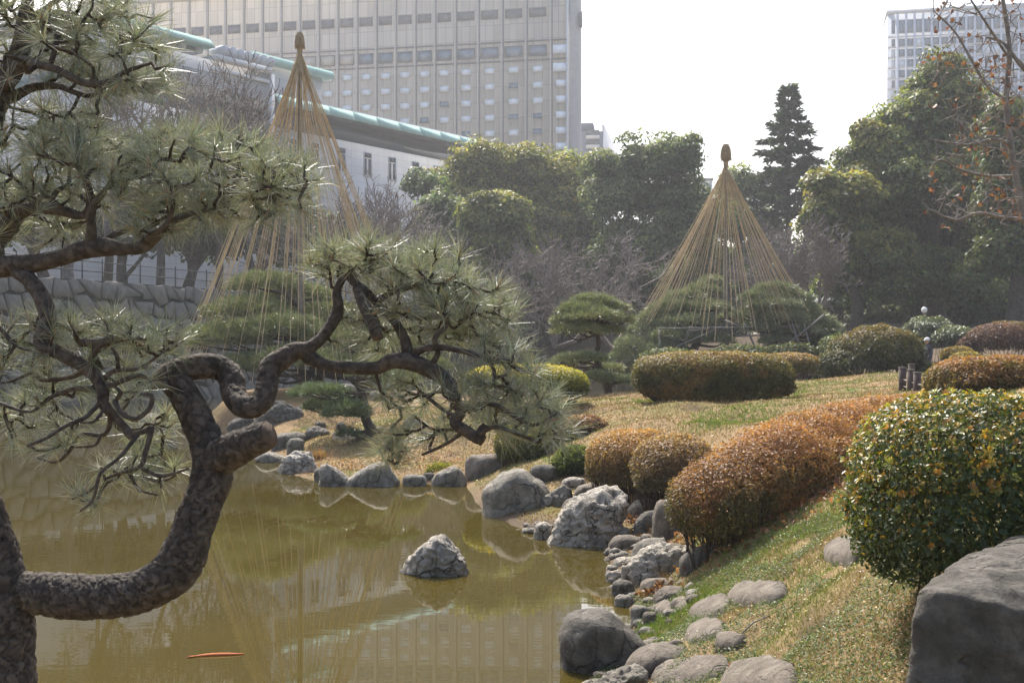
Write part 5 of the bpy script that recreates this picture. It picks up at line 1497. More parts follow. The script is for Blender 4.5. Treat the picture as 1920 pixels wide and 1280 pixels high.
# conifer
def conifer(px, D, ytop, ybot, halfw, label):
    top = P(px, ytop, D); x = top[0]; b = np.array([x, D, gz(x, D)])
    root = empty("cedar_tree", tuple(b), label, "tree")
    Ht = top[2] - b[2]; zb = P(px, ybot, D)[2] - b[2]
    g = Geo(); tr = np.array([[0, 0, -.3], [0, 0, Ht * .5], [0, 0, Ht]]); g.add2(*tube(catmull(tr, 10), np.linspace(.45, .03, 10), 8)); g.obj("trunk", M['treebark'], root)
    Vs, B0, B1, R0 = Geo(), [], [], []
    z = zb
    while z < Ht - 0.3:
        f = (Ht - z) / (Ht - zb)
        nb = int(5 + 5 * f)
        a0 = rng.uniform(0, 6.28)
        for i in range(nb):
            a = a0 + 6.283 * i / nb + rng.uniform(-.25, .25)
            L = halfw / FPX * D * (f ** 0.95) * rng.uniform(.62, 1.22) + 0.12
            d = np.array([math.cos(a), math.sin(a), 0]); 
            zz = z + rng.uniform(-.35, .35)
            p0 = np.array([0, 0, zz]); p1 = p0 + d * L + np.array([0, 0, -0.06 * L + .25])
            B0.append(p0); B1.append(p1); R0.append(.05)
            m = int(22 + 105 * L / 3)
            t = rng.uniform(.15, 1.0, m) ** .8
            side = np.cross(d, [0, 0, 1])
            q = p0 + (p1 - p0) * t[:, None] + side * (rng.normal(0, .30, m) * (1.15 - t) * L * .55)[:, None] + np.array([0, 0, 1]) * rng.normal(0, .10, m)[:, None]
            nr = nrm(np.array([0, 0, 1.0]) + rng.normal(0, .35, (m, 3)))
            sp = nrm(d + side * rng.normal(0, .6, m)[:, None] + np.array([0, 0, -.25]))
            LL = rng.uniform(.45, .95, m)
            V, F = leaf_quads(q, nr, LL, LL * .42, spin=sp, fold=0.02)
            c = jitter_col(lerp((0.03, 0.05, 0.034), (0.075, 0.105, 0.065), rng.random(m)), .2)
            Vs.add(V, F, np.repeat(c, 4, 0))
        z += 0.95 - 0.35 * (1 - f)
    Vs.obj("crown", M['leaf'], root)["kind"] = "stuff"
    V, Q = prisms(B0, B1, np.array(R0), .012, 4); g = Geo(); g.add(V, Q); g.obj("branches", M['treebark'], root)["kind"] = "stuff"
conifer(1478, 125, 152, 398, 86, "dark pointed conifer against the white sky")

# bare winter trees
def bare_px(px, D, ytop, label, seed, ybase=None, **kw):
    x = (px - 960) / FPX * D; z = gz(x, D)
    H = P(px, ytop, D)[2] - z
    return bare_tree("bare_tree", (x, D, z), H, label, seed=seed, **kw)
BG = "leafless trees beyond the pond"
bare_px(735, 92, 300, "tall leafless tree before the pale theatre's windows", 3, group=BG, r0=0.25, width=1.1)
bare_px(660, 86, 350, "leafless tree right behind the left rope cone", 4, group=BG, r0=0.22)
bare_px(800, 97, 400, "leafless tree left of the dark evergreens", 5, group=BG, r0=0.22)
bare_px(1040, 92, 385, "spreading leafless tree before the wide olive tree", 6, group=BG, r0=0.28, width=1.3, spread=0.65)
bare_px(1150, 92, 405, "spreading leafless tree before the tall dark evergreens", 7, group=BG, r0=0.26, width=1.3, spread=0.65)
bare_px(975, 90, 450, "low leafless tree at the left of the spreading pair", 16, group=BG, r0=0.2, width=1.3)
bare_px(1480, 84, 372, "leafless grey tree under the pointed conifer", 8, group=BG, r0=0.25, width=1.2)
bare_px(1430, 96, 430, "leafless tree behind the right rope cone", 9, group=BG, r0=0.2)
bare_px(1530, 80, 420, "leafless tree left of the olive edged evergreen", 10, group=BG, r0=0.18)
bare_px(410, 74, 90, "leafless tree before the theatre's louvred wall", 11, group="leafless trees on the wall terrace", r0=0.22, width=1.0)
bare_px(300, 72, 40, "leafless tree behind the upper pine bough", 12, group="leafless trees on the wall terrace", r0=0.24)
bare_px(200, 70, 60, "leafless tree behind the pine at upper left", 13, group="leafless trees on the wall terrace", r0=0.24)
bare_px(468, 78, 170, "thin leafless tree beside the theatre's corner post", 14, group="leafless trees on the wall terrace", r0=0.16)
bare_px(130, 62, 380, "pale trunked leafless tree on the stone wall with drooping twigs", 15, mat='palebark', r0=0.30, droop=0.8, spread=0.75, up=0.25, width=1.5)
# ------------------------------------------------------------------ rope cones (winter snow guards)
def rope_cone(name, px, D, y_apex, y_knob_top, y_base, ends, label, n_note=None):
    x = (px - 960) / FPX * D
    b = np.array([x, D, P(px, y_base, D)[2]])
    b[2] = gz(x, D)
    root = empty(name, tuple(b), label, "rope cone")
    ap = P(px, y_apex, D) - b; kt = P(px, y_knob_top, D) - b
    g = Geo(); g.add2(*tube(catmull(np.array([[0.05, 0, -.4], [0, 0, ap[2] * .5], ap, kt * .3 + ap * .7]), 12), np.linspace(.11, .06, 12), 8)); g.obj("pole", M['pole'], root, smooth=True)
    # straw finial: tied bundle with a bulging head
    h = kt[2] - ap[2]
    n = 130
    a = rng.uniform(0, 2 * np.pi, n); rr = np.sqrt(rng.random(n))
    def ringp(t, rad): return np.c_[np.cos(a) * rr * rad, np.sin(a) * rr * rad, np.full(n, ap[2] + t * h)] + np.array([ap[0], ap[1], 0])
    g = Geo()
    prof = [(-0.05, .10), (0.22, .11), (0.34, .25), (0.52, .27), (0.82, .22), (1.0, .13)]
    for (t0, r0), (t1, r1) in zip(prof[:-1], prof[1:]):
        s = h * 0.95
        g.add(*prisms(ringp(t0, r0 * s), ringp(t1, r1 * s) + rng.normal(0, .008, (n, 3)), .016, .014, 3))
    lo = ringp(0.38, .28 * h * .95); g.add(*prisms(lo, lo + np.c_[np.cos(a) * .03, np.sin(a) * .03, -rng.uniform(.02, .16, n)], .013, .006, 3))
    fin = g.obj("straw_finial", M['straw'], root)
    for t in (0.10, 0.20):
        ang = np.linspace(0, 2 * np.pi, 13); r = .11 * h
        g = Geo(); g.add2(*tube(np.c_[np.cos(ang) * r + ap[0], np.sin(ang) * r + ap[1], np.full(13, ap[2] + t * h)], .025, 5, cap=False)); g.obj("binding", M['rope'], fin)
    for e in ends:
        e = np.array(e) - b
        st = ap + np.array([rng.normal(0, .03), rng.normal(0, .03), rng.uniform(-.08, .05)])
        L = np.linalg.norm(e - st)
        t = np.linspace(0, 1, 7)[:, None]
        pts = st * (1 - t) + e * t - np.array([0, 0, 1.0]) * (4 * .006 * L * t * (1 - t))
        gr = Geo(); gr.add2(*tube(pts, 0.0118, 4, cap=False)); gr.obj("rope", M['rope'], root)
    return root

def ring_ends(px, D, y0, y1, rx_px, n, ry=None, jit=0.06, back_y=None, fy=None):
    """rope feet on a rough ellipse round the pole; y0..y1 photograph heights of the ring's sides/front"""
    c = P(px, y0, D); rx = rx_px / FPX * D; ry = ry or rx * .9
    out = []
    for i in range(n):
        a = 2 * math.pi * (i + rng.uniform(-.25, .25)) / n
        k = rng.choice([1.0, 0.82, 0.64], p=[.72, .16, .12])
        f = (1 - math.sin(a)) * .5                      # 1 at the front
        z = P(px, y0 + (y1 - y0) * f + rng.uniform(-18, 18), D)[2] + (1 - k) * 1.6
        out.append((c[0] + rx * k * math.cos(a), D + ry * k * math.sin(a), z))
    return out

DL, DR = 42.0, 56.0
endsL = ring_ends(568, DL, 636, 700, 224, 86)
rope_cone("rope_cone", 562, DL, 100, 62, 725, endsL, "tall cone of straw ropes on a pole above the left island pines")
endsR = ring_ends(1361, DR, 560, 625, 152, 84)
rope_cone("rope_cone", 1361, DR, 312, 271, 690, endsR, "smaller straw rope cone over the garden pines right of centre")

# ------------------------------------------------------------------ garden pines
def pads_px(lst, D):
    out = []
    for q in lst:
        cx, cy, rx, ry = q[:4]; dd = q[4] if len(q) > 4 else 0
        c = P(cx, cy, D + dd); out.append((c[0], c[1], c[2], rx / FPX * D, rx / FPX * D * .9, ry / FPX * D))
    return out
PA, PB = (0.10, 0.135, 0.07), (0.15, 0.18, 0.055)
b = P(600, 728, DL); b[2] = gz(b[0], DL)
garden_pine("garden_pine", b, pads_px([(500, 540, 75, 30, 1), (560, 560, 80, 30, 2), (470, 590, 90, 35, 0), (420, 640, 80, 36, -1.5), (530, 625, 85, 36, -1.5), (610, 600, 75, 34, 1), (640, 650, 80, 34, -1), (560, 680, 90, 32, -2.5), (690, 610, 60, 30, 1), (680, 690, 60, 25, -2), (740, 660, 60, 30, 0), (455, 690, 60, 26, -2.5), (800, 690, 45, 22, 0)], DL),
            "large spreading garden pine under the left rope cone", [b, P(590, 690, DL), P(560, 640, DL), P(545, 590, DL), P(540, 550, DL)], 0.22, nl=0.22, nw=0.020, dens=300, colA=(0.095, 0.125, 0.055), colB=(0.245, 0.265, 0.12))
b = P(1145, 738, 36); b[2] = gz(b[0], 36) 
garden_pine("garden_pine", b, pads_px([(1112, 566, 42, 14), (1090, 582, 44, 14, -.4), (1138, 580, 44, 14, .3), (1112, 596, 56, 15, -.7), (1068, 604, 38, 14, -.3), (1160, 602, 30, 13, .3), (1085, 622, 48, 14, -.6), (1140, 622, 34, 12, .2), (1090, 674, 50, 12, -.5), (1055, 684, 28, 9, -.4), (1135, 692, 36, 11, .4), (1160, 716, 36, 10, -.3), (1120, 706, 30, 9, -.5)], 36),
            "small round topped pine with a leaning trunk by the far water", [b, P(1130, 700, 36), P(1118, 670, 36), P(1122, 640, 36), P(1112, 590, 36)], 0.13, nl=0.17, nw=0.016, dens=380, colA=PA, colB=(0.29, 0.31, 0.16))
b = P(1310, 690, 57); b[2] = gz(b[0], 57)
garden_pine("garden_pine", b, pads_px([(1335, 530, 26, 13, 1), (1318, 548, 38, 15, .5), (1290, 560, 44, 16), (1262, 578, 44, 17, -.5), (1320, 580, 50, 16, -.8), (1235, 598, 42, 18, -.3), (1290, 605, 56, 18, -1.2), (1215, 622, 40, 18, -.5), (1265, 632, 50, 18, -1.6), (1195, 648, 42, 18, -1), (1240, 658, 46, 18, -1.8), (1175, 672, 36, 16, -.8), (1215, 684, 40, 15, -1.6), (1330, 640, 46, 14, -.8), (1165, 698, 24, 12, -.5), (1370, 600, 30, 12, .8)], 57),
            "broad grey green pine under the left side of the right rope cone", [b, P(1300, 660, 57), P(1312, 620, 57), P(1300, 580, 57)], 0.26, nl=0.25, nw=0.022, dens=300, colA=PA, colB=(0.29, 0.31, 0.18))
b = P(1445, 690, 56); b[2] = gz(b[0], 56)
garden_pine("garden_pine", b, pads_px([(1452, 545, 42, 14), (1425, 560, 40, 15, -.4), (1480, 560, 44, 15, .4), (1450, 575, 52, 15, -1), (1500, 580, 38, 15, .5), (1410, 592, 34, 15, -.6), (1470, 598, 44, 14, -1.2), (1525, 600, 40, 14, .6), (1545, 615, 36, 13, .8), (1500, 622, 40, 13, -.6), (1430, 618, 40, 13, -1), (1565, 632, 22, 10, .8), (1455, 640, 34, 11, -1)], 56),
            "broad grey green pine with dark trunk under the cone's right side", [b, P(1440, 665, 56), P(1448, 630, 56), P(1455, 570, 56)], 0.26, nl=0.25, nw=0.022, dens=300, colA=PA, colB=(0.29, 0.31, 0.18))
b = P(720, 822, 29.5); b[2] = gz(b[0], 29.5)
garden_pine("young_pine", b, pads_px([(600, 738, 58, 18), (650, 775, 46, 26, -.5), (620, 765, 55, 20, .5), (740, 712, 50, 14, .5), (690, 700, 40, 12, 0), (655, 815, 22, 12, -.5)], 29.5),
            "young pine with bent dark trunk on the dry grass point", [b, P(700, 808, 29.5), P(684, 780, 29.5), P(680, 740, 29.5), P(664, 715, 29.5), P(650, 706, 29.5)], 0.15, nl=0.15, nw=0.014, dens=420, colA=(0.07, 0.105, 0.05), colB=(0.15, 0.195, 0.09))

# ------------------------------------------------------------------ the near black pine
HD = 4.3
pine = empty("black_pine", (-1.75, HD, 0.8), "big twisted black pine leaning over the pond at the left", "pine tree")
PO = np.array([-1.75, HD, 0.8])
SK = []                                               # skeleton points that twigs can spring from
def W3(pts):
    """(px, py, dD, r_px) -> (x, y, z, r) relative to the tree's foot"""
    out = []
    for px, py, dd, r in pts:
        D = HD + dd
        out.append((*(P(px, py, D) - PO), 0.86 * r / FPX * D))
    return np.array(out)
def limb(name, pts, k=14, step=0.014, rough=0.10, sk=True, parent=None, cap=True, mat='bark'):
    c = W3(pts)
    L = np.sum(np.linalg.norm(np.diff(c[:, :3], axis=0), axis=1))
    n = max(8, int(L / step))
    q = catmull(c, n); q[:, 3] = np.maximum(q[:, 3], 0.003)
    V, Fl = tube(q[:, :3], q[:, 3], k, cap)
    ctr = np.repeat(q[:, :3], k, 0); m = len(ctr)
    rel = V[:m] - ctr
    p = V[:m] + 50
    # plated bark: flakes of uneven thickness parted by furrows, on slow swellings
    f1 = fbm(p, 7.0, 3, 31) - 0.5
    wp = p + 0.022 * np.stack([fbm(p + 3.3 * j, 24.0, 3, 51 + j) - 0.5 for j in range(3)], -1) * 2
    pl = 40.0 if k >= 20 else 50.0
    F1, F2, hid = voro(wp, pl, 5)
    edge = np.clip((F2 - F1) / 0.13, 0, 1) ** 0.7
    hgt = np.minimum(0.0115, 0.18 * np.linalg.norm(rel, axis=1)) if rough > 0 else 0
    ln = nrm(rel)
    V[:m] = ctr + rel * (1 + rough * 2.4 * f1)[:, None] + ln * (hgt * (edge * (0.7 + 0.5 * hid) - 0.6))[:, None]
    cc = np.zeros((len(V), 3)); cc[:m] = (hid * (0.35 + 0.65 * edge))[:, None]; cc[m:] = 0.4  # tint per plate, darkened towards the furrows as painted shade
    g = Geo(); g.add2(V, Fl, cc)
    o = g.obj(name, M[mat], parent or pine, smooth=True)
    if sk:
        for row in q[:: max(1, int(0.03 / step))]: SK.append(row[:3])
    return o, q
limb("trunk", [(30, 1640, .0, 62), (26, 1420, 0, 56), (22, 1280, 0, 50), (14, 1150, 0, 54), (-8, 1045, 0, 50), (-40, 950, 0, 46), (-78, 820, .05, 44), (-85, 680, .1, 42), (-60, 560, .1, 42), (-30, 480, .1, 38), (-40, 380, .1, 34), (-30, 260, .1, 30), (5, 160, .1, 24), (38, 95, .1, 20), (45, 40, .1, 15), (60, -40, .1, 10)], k=84, step=0.006, rough=0.10)
# big lower limb: sweeps right, climbs, forks
limb("limb", [(30, 1108, 0, 40), (80, 1112, -.02, 45), (140, 1118, -.05, 46), (210, 1117, -.08, 45), (270, 1106, -.10, 44), (318, 1078, -.12, 47), (345, 1040, -.12, 47), (362, 990, -.12, 43), (382, 935, -.10, 42), (398, 885, -.08, 44), (392, 840, -.06, 38), (376, 800, -.04, 34), (356, 760, -.02, 32), (332, 722, 0, 31), (320, 708, 0, 24)], k=90, step=0.005, rough=0.09)
so, sq = limb("cut_stub", [(392, 872, -.08, 36), (425, 850, -.12, 38), (460, 832, -.16, 35), (490, 820, -.19, 33), (504, 815, -.20, 30)], k=70, step=0.005, rough=0.08)
e, d_ = sq[-1], nrm(sq[-1, :3] - sq[-3, :3])
def cut_face(q, scale=0.93):
    e, d_ = q[-1], nrm(q[-1, :3] - q[-4, :3])
    V, Fl = tube([e[:3] - d_ * .01, e[:3] + d_ * .006], e[3] * scale, 20)
    g = Geo(); g.add2(V, Fl); g.obj("cut_face", M['cutwood'], pine)
cut_face(sq)
# arch, S-bend and outgoing limb
limb("limb", [(305, 724, .0, 30), (322, 704, .02, 29), (355, 690, .05, 27), (394, 686, .08, 26), (421, 694, .09, 26), (436, 713, .07, 26), (438, 736, .03, 25), (450, 757, -.02, 24), (472, 763, -.04, 24), (492, 749, -.03, 24), (501, 720, 0, 24), (506, 692, .03, 24), (530, 672, .05, 22), (558, 657, .07, 19), (580, 664, .08, 17)], k=56, step=0.005, rough=0.10)
limb("knob", [(300, 730, -.02, 14), (304, 716, -.02, 18), (312, 704, -.01, 14)], k=16, step=0.008, rough=0.2)
limb("limb", [(560, 660, .07, 17), (590, 645, .08, 13), (612, 622, .1, 12), (630, 592, .12, 13), (634, 572, .13, 11), (632, 545, .14, 9), (645, 520, .15, 8), (668, 512, .15, 7)], k=16, step=0.009)
limb("limb", [(575, 668, .08, 16), (612, 684, .06, 12), (650, 689, .03, 13), (705, 690, 0, 14), (738, 676, -.02, 16), (777, 681, -.03, 17), (819, 699, -.05, 16), (842, 720, -.06, 14), (853, 750, -.07, 13), (864, 772, -.08, 11), (853, 792, -.09, 11), (876, 809, -.10, 12), (905, 826, -.12, 12)], k=44, step=0.005, rough=0.10)
limb("branch", [(892, 822, -.11, 9), (905, 806, -.11, 10), (911, 796, -.11, 8)], k=12, step=0.008)
limb("branch", [(762, 680, -.02, 13), (763, 650, .0, 11), (752, 622, .02, 10), (736, 598, .04, 10), (715, 578, .06, 9), (695, 555, .07, 9), (672, 535, .08, 10), (655, 518, .09, 8), (662, 500, .08, 5)], k=14, step=0.009)
ho, hq = limb("cut_stub", [(668, 540, .05, 9), (682, 570, .0, 13), (698, 602, -.04, 15), (708, 632, -.06, 12)], k=14, step=0.009)
cut_face(hq)
limb("branch", [(706, 566, .06, 8), (735, 548, .02, 7), (762, 538, -.02, 8), (795, 528, -.05, 6), (812, 512, -.06, 4)], k=10)
limb("branch", [(722, 572, .06, 6), (760, 592, .1, 5), (800, 596, .14, 5), (850, 590, .18, 4), (900, 578, .2, 3)], k=9)
limb("branch", [(778, 660, -.02, 9), (805, 652, -.06, 7), (835, 652, -.08, 7), (876, 660, -.10, 6), (912, 671, -.12, 6), (961, 678, -.14, 4)], k=10)
limb("branch", [(912, 671, -.12, 5), (925, 690, -.12, 4), (930, 707, -.12, 4), (950, 702, -.11, 3)], k=8)
limb("branch", [(805, 690, -.04, 8), (821, 662, -.06, 6), (815, 635, -.08, 6), (836, 612, -.08, 5), (842, 590, -.08, 4)], k=10)
limb("branch", [(862, 772, -.08, 7), (900, 758, -.1, 5), (932, 760, -.12, 5), (969, 783, -.14, 4), (1002, 797, -.15, 4), (1044, 776, -.16, 3)], k=9)
limb("branch", [(858, 782, -.08, 6), (832, 768, .02, 4), (806, 748, .08, 4), (785, 730, .12, 3)], k=8)
limb("branch", [(870, 808, -.10, 6), (846, 826, -.05, 4), (822, 839, 0, 4), (792, 852, .04, 3)], k=8)
limb("branch", [(898, 815, -.12, 5), (930, 800, -.18, 4), (975, 815, -.2, 4), (1010, 830, -.2, 3)], k=8)
# left: hanging branch in front of the stone wall
limb("limb", [(-40, 500, .1, 30), (0, 500, .05, 24), (60, 494, .0, 20), (110, 484, -.05, 17), (150, 470, -.08, 19), (190, 463, -.1, 20), (235, 466, -.12, 15), (268, 462, -.13, 13), (296, 440, -.13, 10), (325, 414, -.13, 8), (370, 396, -.12, 6), (410, 388, -.12, 4)], k=34, step=0.007, rough=0.12)
limb("limb", [(30, 505, .03, 18), (58, 528, -.02, 17), (80, 560, -.05, 17), (90, 600, -.08, 17), (78, 640, -.1, 17), (100, 656, -.11, 15), (140, 676, -.12, 15), (175, 700, -.13, 14), (193, 730, -.14, 13), (195, 758, -.15, 12), (220, 785, -.15, 9), (240, 810, -.16, 9), (248, 820, -.16, 8)], k=30, step=0.007, rough=0.10)
for pts in ([(178, 704, -.13, 8), (172, 672, -.15, 8), (185, 648, -.17, 8), (215, 638, -.18, 7), (248, 634, -.2, 4)],
            [(150, 642, -.16, 9), (180, 642, -.17, 9), (225, 636, -.18, 5), (265, 634, -.2, 3)],
            [(190, 694, -.14, 7), (178, 668, -.15, 7), (182, 652, -.16, 5)],
            [(192, 712, -.14, 7), (215, 695, -.16, 5), (262, 690, -.18, 4), (300, 664, -.2, 3), (318, 652, -.2, 2)],
            [(195, 726, -.14, 6), (235, 712, -.18, 6), (262, 704, -.2, 5), (290, 715, -.22, 3)],
            [(222, 690, -.16, 5), (218, 665, -.17, 4), (208, 650, -.18, 3)],
            [(160, 694, -.12, 6), (130, 708, -.05, 5), (80, 712, 0, 5), (60, 700, .03, 4), (20, 715, .05, 3), (-10, 718, .05, 2)],
            [(178, 726, -.13, 6), (135, 730, -.08, 5), (95, 745, -.03, 5), (70, 765, 0, 4), (48, 772, 0, 3), (0, 756, .05, 5)],
            [(190, 752, -.14, 5), (160, 782, -.2, 5), (120, 800, -.25, 5), (85, 822, -.3, 4), (50, 836, -.33, 3)],
            [(205, 770, -.15, 5), (205, 800, -.12, 5), (190, 816, -.1, 4), (150, 815, -.06, 4), (128, 848, -.04, 4), (104, 866, 0, 3), (70, 858, .02, 2)],
            [(188, 815, -.1, 4), (178, 835, -.1, 3), (140, 838, -.1, 2)],
            [(196, 766, -.15, 4), (176, 790, -.22, 3), (150, 792, -.24, 2)],
            [(245, 815, -.16, 5), (276, 806, -.18, 6), (285, 800, -.18, 6), (272, 850, -.2, 6), (262, 875, -.2, 5), (230, 885, -.2, 4), (195, 898, -.2, 3)],
            [(258, 815, -.17, 5), (225, 856, -.22, 4), (190, 885, -.26, 4), (180, 915, -.27, 4), (172, 940, -.28, 3), (150, 958, -.28, 2)],
            [(262, 876, -.2, 4), (300, 892, -.23, 4), (330, 886, -.25, 3), (354, 878, -.26, 2)],
            [(246, 892, -.2, 4), (262, 918, -.18, 3), (297, 928, -.15, 2)],
            [(180, 910, -.27, 3), (160, 925, -.25, 2), (135, 935, -.23, 2)], [(300, 893, -.23, 3), (302, 915, -.22, 2)],
            [(215, 752, -.15, 6), (230, 775, -.22, 6), (255, 785, -.24, 5), (280, 765, -.25, 5), (284, 742, -.25, 5), (262, 738, -.25, 3)],
            [(218, 750, -.15, 5), (226, 735, -.2, 5), (215, 725, -.2, 3)],
            [(0, 615, -.05, 5), (20, 640, -.05, 4), (45, 655, -.06, 3), (80, 662, -.07, 2)]):
    limb("branch", pts, k=8, step=0.012, rough=0.10)
# upper left boughs
for pts in ([(-10, 165, .1, 18), (20, 150, .05, 16), (42, 118, .0, 14), (75, 122, -.05, 9), (110, 132, -.08, 8), (142, 150, -.1, 8), (172, 158, -.12, 8), (205, 152, -.14, 6), (240, 133, -.15, 5), (285, 118, -.16, 3)],
            [(0, 190, .1, 13), (28, 180, .1, 12), (62, 164, .1, 9), (108, 162, .08, 7), (135, 172, .06, 6), (165, 180, .05, 5), (192, 174, .05, 4), (230, 180, .04, 2)],
            [(44, 80, .1, 10), (62, 66, .05, 8), (88, 58, .0, 7), (108, 62, -.03, 8), (104, 88, -.05, 6), (96, 118, -.06, 5)],
            [(70, 85, .05, 5), (85, 94, .03, 5), (100, 84, .02, 4)],
            [(45, 40, .1, 9), (80, 20, .1, 6), (120, -10, .1, 4)], [(100, 58, 0, 5), (140, 50, -.05, 4), (170, 20, -.1, 3), (175, -10, -.1, 2)],
            [(172, 156, -.12, 5), (175, 130, -.14, 4), (160, 115, -.15, 3), (135, 100, -.16, 2)], [(238, 134, -.15, 3), (226, 100, -.16, 3), (225, 65, -.17, 2)],
            [(-30, 450, .12, 28), (10, 430, .1, 22), (35, 398, .05, 18), (80, 390, 0, 14), (120, 396, -.05, 11), (155, 404, -.08, 9), (170, 380, -.1, 9), (164, 345, -.12, 7), (150, 315, -.14, 4)],
            [(168, 460, -.1, 12), (172, 425, -.12, 11), (168, 400, -.13, 9), (185, 372, -.14, 7), (205, 345, -.15, 5), (215, 320, -.15, 3)],
            [(190, 462, -.1, 10), (215, 440, -.06, 8), (245, 428, -.03, 6), (280, 425, .0, 5), (320, 400, .03, 4)],
            [(268, 462, -.13, 7), (285, 440, -.18, 7), (310, 425, -.22, 6), (322, 395, -.24, 5), (326, 370, -.25, 4)],
            [(322, 412, -.2, 5), (360, 402, -.22, 4), (400, 392, -.24, 3)],
            [(90, 390, 0, 7), (105, 360, .03, 6), (128, 345, .05, 5), (130, 310, .06, 3)], [(120, 396, -.05, 6), (95, 372, -.1, 4), (50, 365, -.12, 3)],
            [(205, 345, -.15, 4), (240, 335, -.16, 4), (275, 330, -.18, 3), (300, 310, -.18, 2)],
            [(440, 330, -.1, 6), (470, 335, -.12, 6), (490, 315, -.14, 5), (515, 325, -.15, 5), (520, 355, -.15, 4)], [(410, 388, -.12, 5), (430, 360, -.12, 5), (445, 335, -.1, 6), (448, 300, -.1, 4), (445, 270, -.1, 3)],
            [(430, 360, -.12, 4), (475, 372, -.14, 4), (505, 370, -.15, 3), (540, 352, -.16, 2)], [(470, 372, -.14, 5), (490, 395, -.14, 5), (515, 402, -.14, 3)]):
    limb("branch", pts, k=9, step=0.012, rough=0.13)

# needle pads: tips seeded in ellipsoids, each joined to the nearest branch by a crooked twig
PADS = [  # cx, cy, rx, ry, dD, thickness(m), count, up-bias
 (60, 20, 130, 70, .1, .30, 34, .5), (180, 40, 110, 60, 0, .30, 34, .5), (230, 110, 90, 55, -.1, .28, 30, .4), (110, 110, 100, 60, .1, .30, 26, .4), (250, 165, 70, 35, -.1, .25, 18, .2), (20, 90, 60, 60, -.1, .3, 14, .4),
 (70, 250, 120, 55, .1, .35, 36, .6), (190, 260, 120, 60, 0, .35, 40, .6), (310, 290, 110, 55, -.05, .32, 36, .5), (420, 300, 95, 55, -.1, .30, 34, .5), (520, 330, 80, 50, -.12, .28, 30, .4),
 (90, 330, 110, 55, .0, .35, 30, .4), (230, 340, 110, 55, -.1, .35, 34, .4), (350, 360, 90, 45, -.12, .30, 26, .2), (450, 385, 80, 32, -.12, .26, 20, .1), (20, 380, 60, 70, -.15, .3, 16, .2), (90, 430, 70, 30, .15, .3, 12, .2), (310, 420, 70, 28, -.15, .26, 12, -.1), (555, 375, 45, 28, -.14, .2, 10, .2),
 (60, 620, 75, 45, .0, .28, 13, .3), (190, 630, 80, 35, -.15, .26, 17, .5), (290, 640, 55, 28, -.2, .2, 13, .4), (60, 690, 80, 45, .02, .28, 15, .3), (220, 700, 90, 45, -.2, .24, 14, .3), (70, 770, 80, 40, .05, .26, 13, .2), (190, 760, 60, 40, -.1, .25, 7, .3),
 (100, 830, 80, 30, -.1, .24, 9, .1), (285, 790, 45, 40, .2, .15, 7, .3), (220, 880, 60, 40, -.22, .2, 6, .2), (300, 890, 40, 28, .1, .15, 8, .4), (180, 930, 45, 22, -.25, .15, 4, .1), (280, 830, 50, 25, .2, .15, 6, .2),
 (640, 490, 65, 40, .12, .24, 22, .6), (720, 490, 80, 45, .05, .26, 30, .6), (810, 510, 80, 50, 0, .26, 30, .5), (880, 560, 70, 50, -.02, .24, 26, .3), (760, 570, 80, 40, .0, .26, 15, .3), (690, 600, 60, 40, .15, .2, 8, .3), (940, 590, 30, 35, 0, .2, 8, .2),
 (870, 620, 70, 35, .1, .24, 15, .3), (940, 650, 45, 30, -.12, .18, 9, .3), (980, 690, 28, 20, -.14, .15, 5, .4), (800, 630, 60, 35, .08, .24, 9, .3), (690, 640, 60, 22, .12, .2, 6, .2),
 (760, 740, 60, 35, .1, .22, 14, .3), (900, 740, 80, 40, -.1, .26, 20, .4), (1000, 760, 65, 38, -.15, .24, 20, .4), (830, 790, 60, 30, .0, .2, 8, .1), (770, 830, 60, 26, .04, .18, 10, .0), (980, 800, 60, 28, -.18, .2, 10, .1), (1050, 800, 35, 24, -.18, .16, 6, .2), (740, 855, 35, 20, .04, .14, 5, -.1)]
nodes = np.array(SK)
TW0, TW1, TR0, TR1 = [], [], [], []
pad_sets = []
for (cx, cy, rx, ry, dd, th, n, ub) in PADS:
    tips = []; n = int(n * (1.05 if cy < 440 else 1.2))
    a = rng.uniform(0, 2 * np.pi, n); r = np.sqrt(rng.random(n))
    for i in range(n):
        D = HD + dd + 0.12 + rng.uniform(-th, th)
        tips.append(P(cx + rx * r[i] * math.cos(a[i]), cy + ry * r[i] * math.sin(a[i]), D) - PO)
    tips = np.array(tips)
    dist = np.array([np.min(np.linalg.norm(nodes - t, axis=1)) for t in tips])
    axes = np.zeros_like(tips)
    for i in np.argsort(dist):
        t = tips[i]
        dv = nodes - t
        cost = np.linalg.norm(dv, axis=1) + 0.35 * np.maximum(0, dv[:, 2])
        s = nodes[int(np.argmin(cost))]
        L = np.linalg.norm(t - s)
        m = max(3, int(L / 0.035))
        u = np.linspace(0, 1, m + 1)[:, None]
        path = s * (1 - u) + t * u + np.sin(np.pi * u) * np.array([0, 0, -0.10 * L])
        path[1:-1] += rng.normal(0, 0.10 * min(L, .25) / math.sqrt(m) * 1.6, (m - 1, 3))
        rad = np.linspace(0.0045 + 0.013 * min(1, L / .5), 0.0032, m + 1)
        TW0 += list(path[:-1]); TW1 += list(path[1:]); TR0 += list(rad[:-1]); TR1 += list(rad[1:])
        nodes = np.vstack([nodes, path[1:-1]])
        axes[i] = nrm(nrm(path[-1] - path[-2]) * 0.8 + np.array([0, 0, ub]) + rng.normal(0, .35, 3))
    pad_sets.append((tips, axes))
V, Q = prisms(TW0, TW1, TR0, TR1, 5)
g = Geo(); g.add(V, Q); g.obj("twigs", M['twig'], pine, smooth=True)["kind"] = "stuff"
bud0, bud1 = [], []
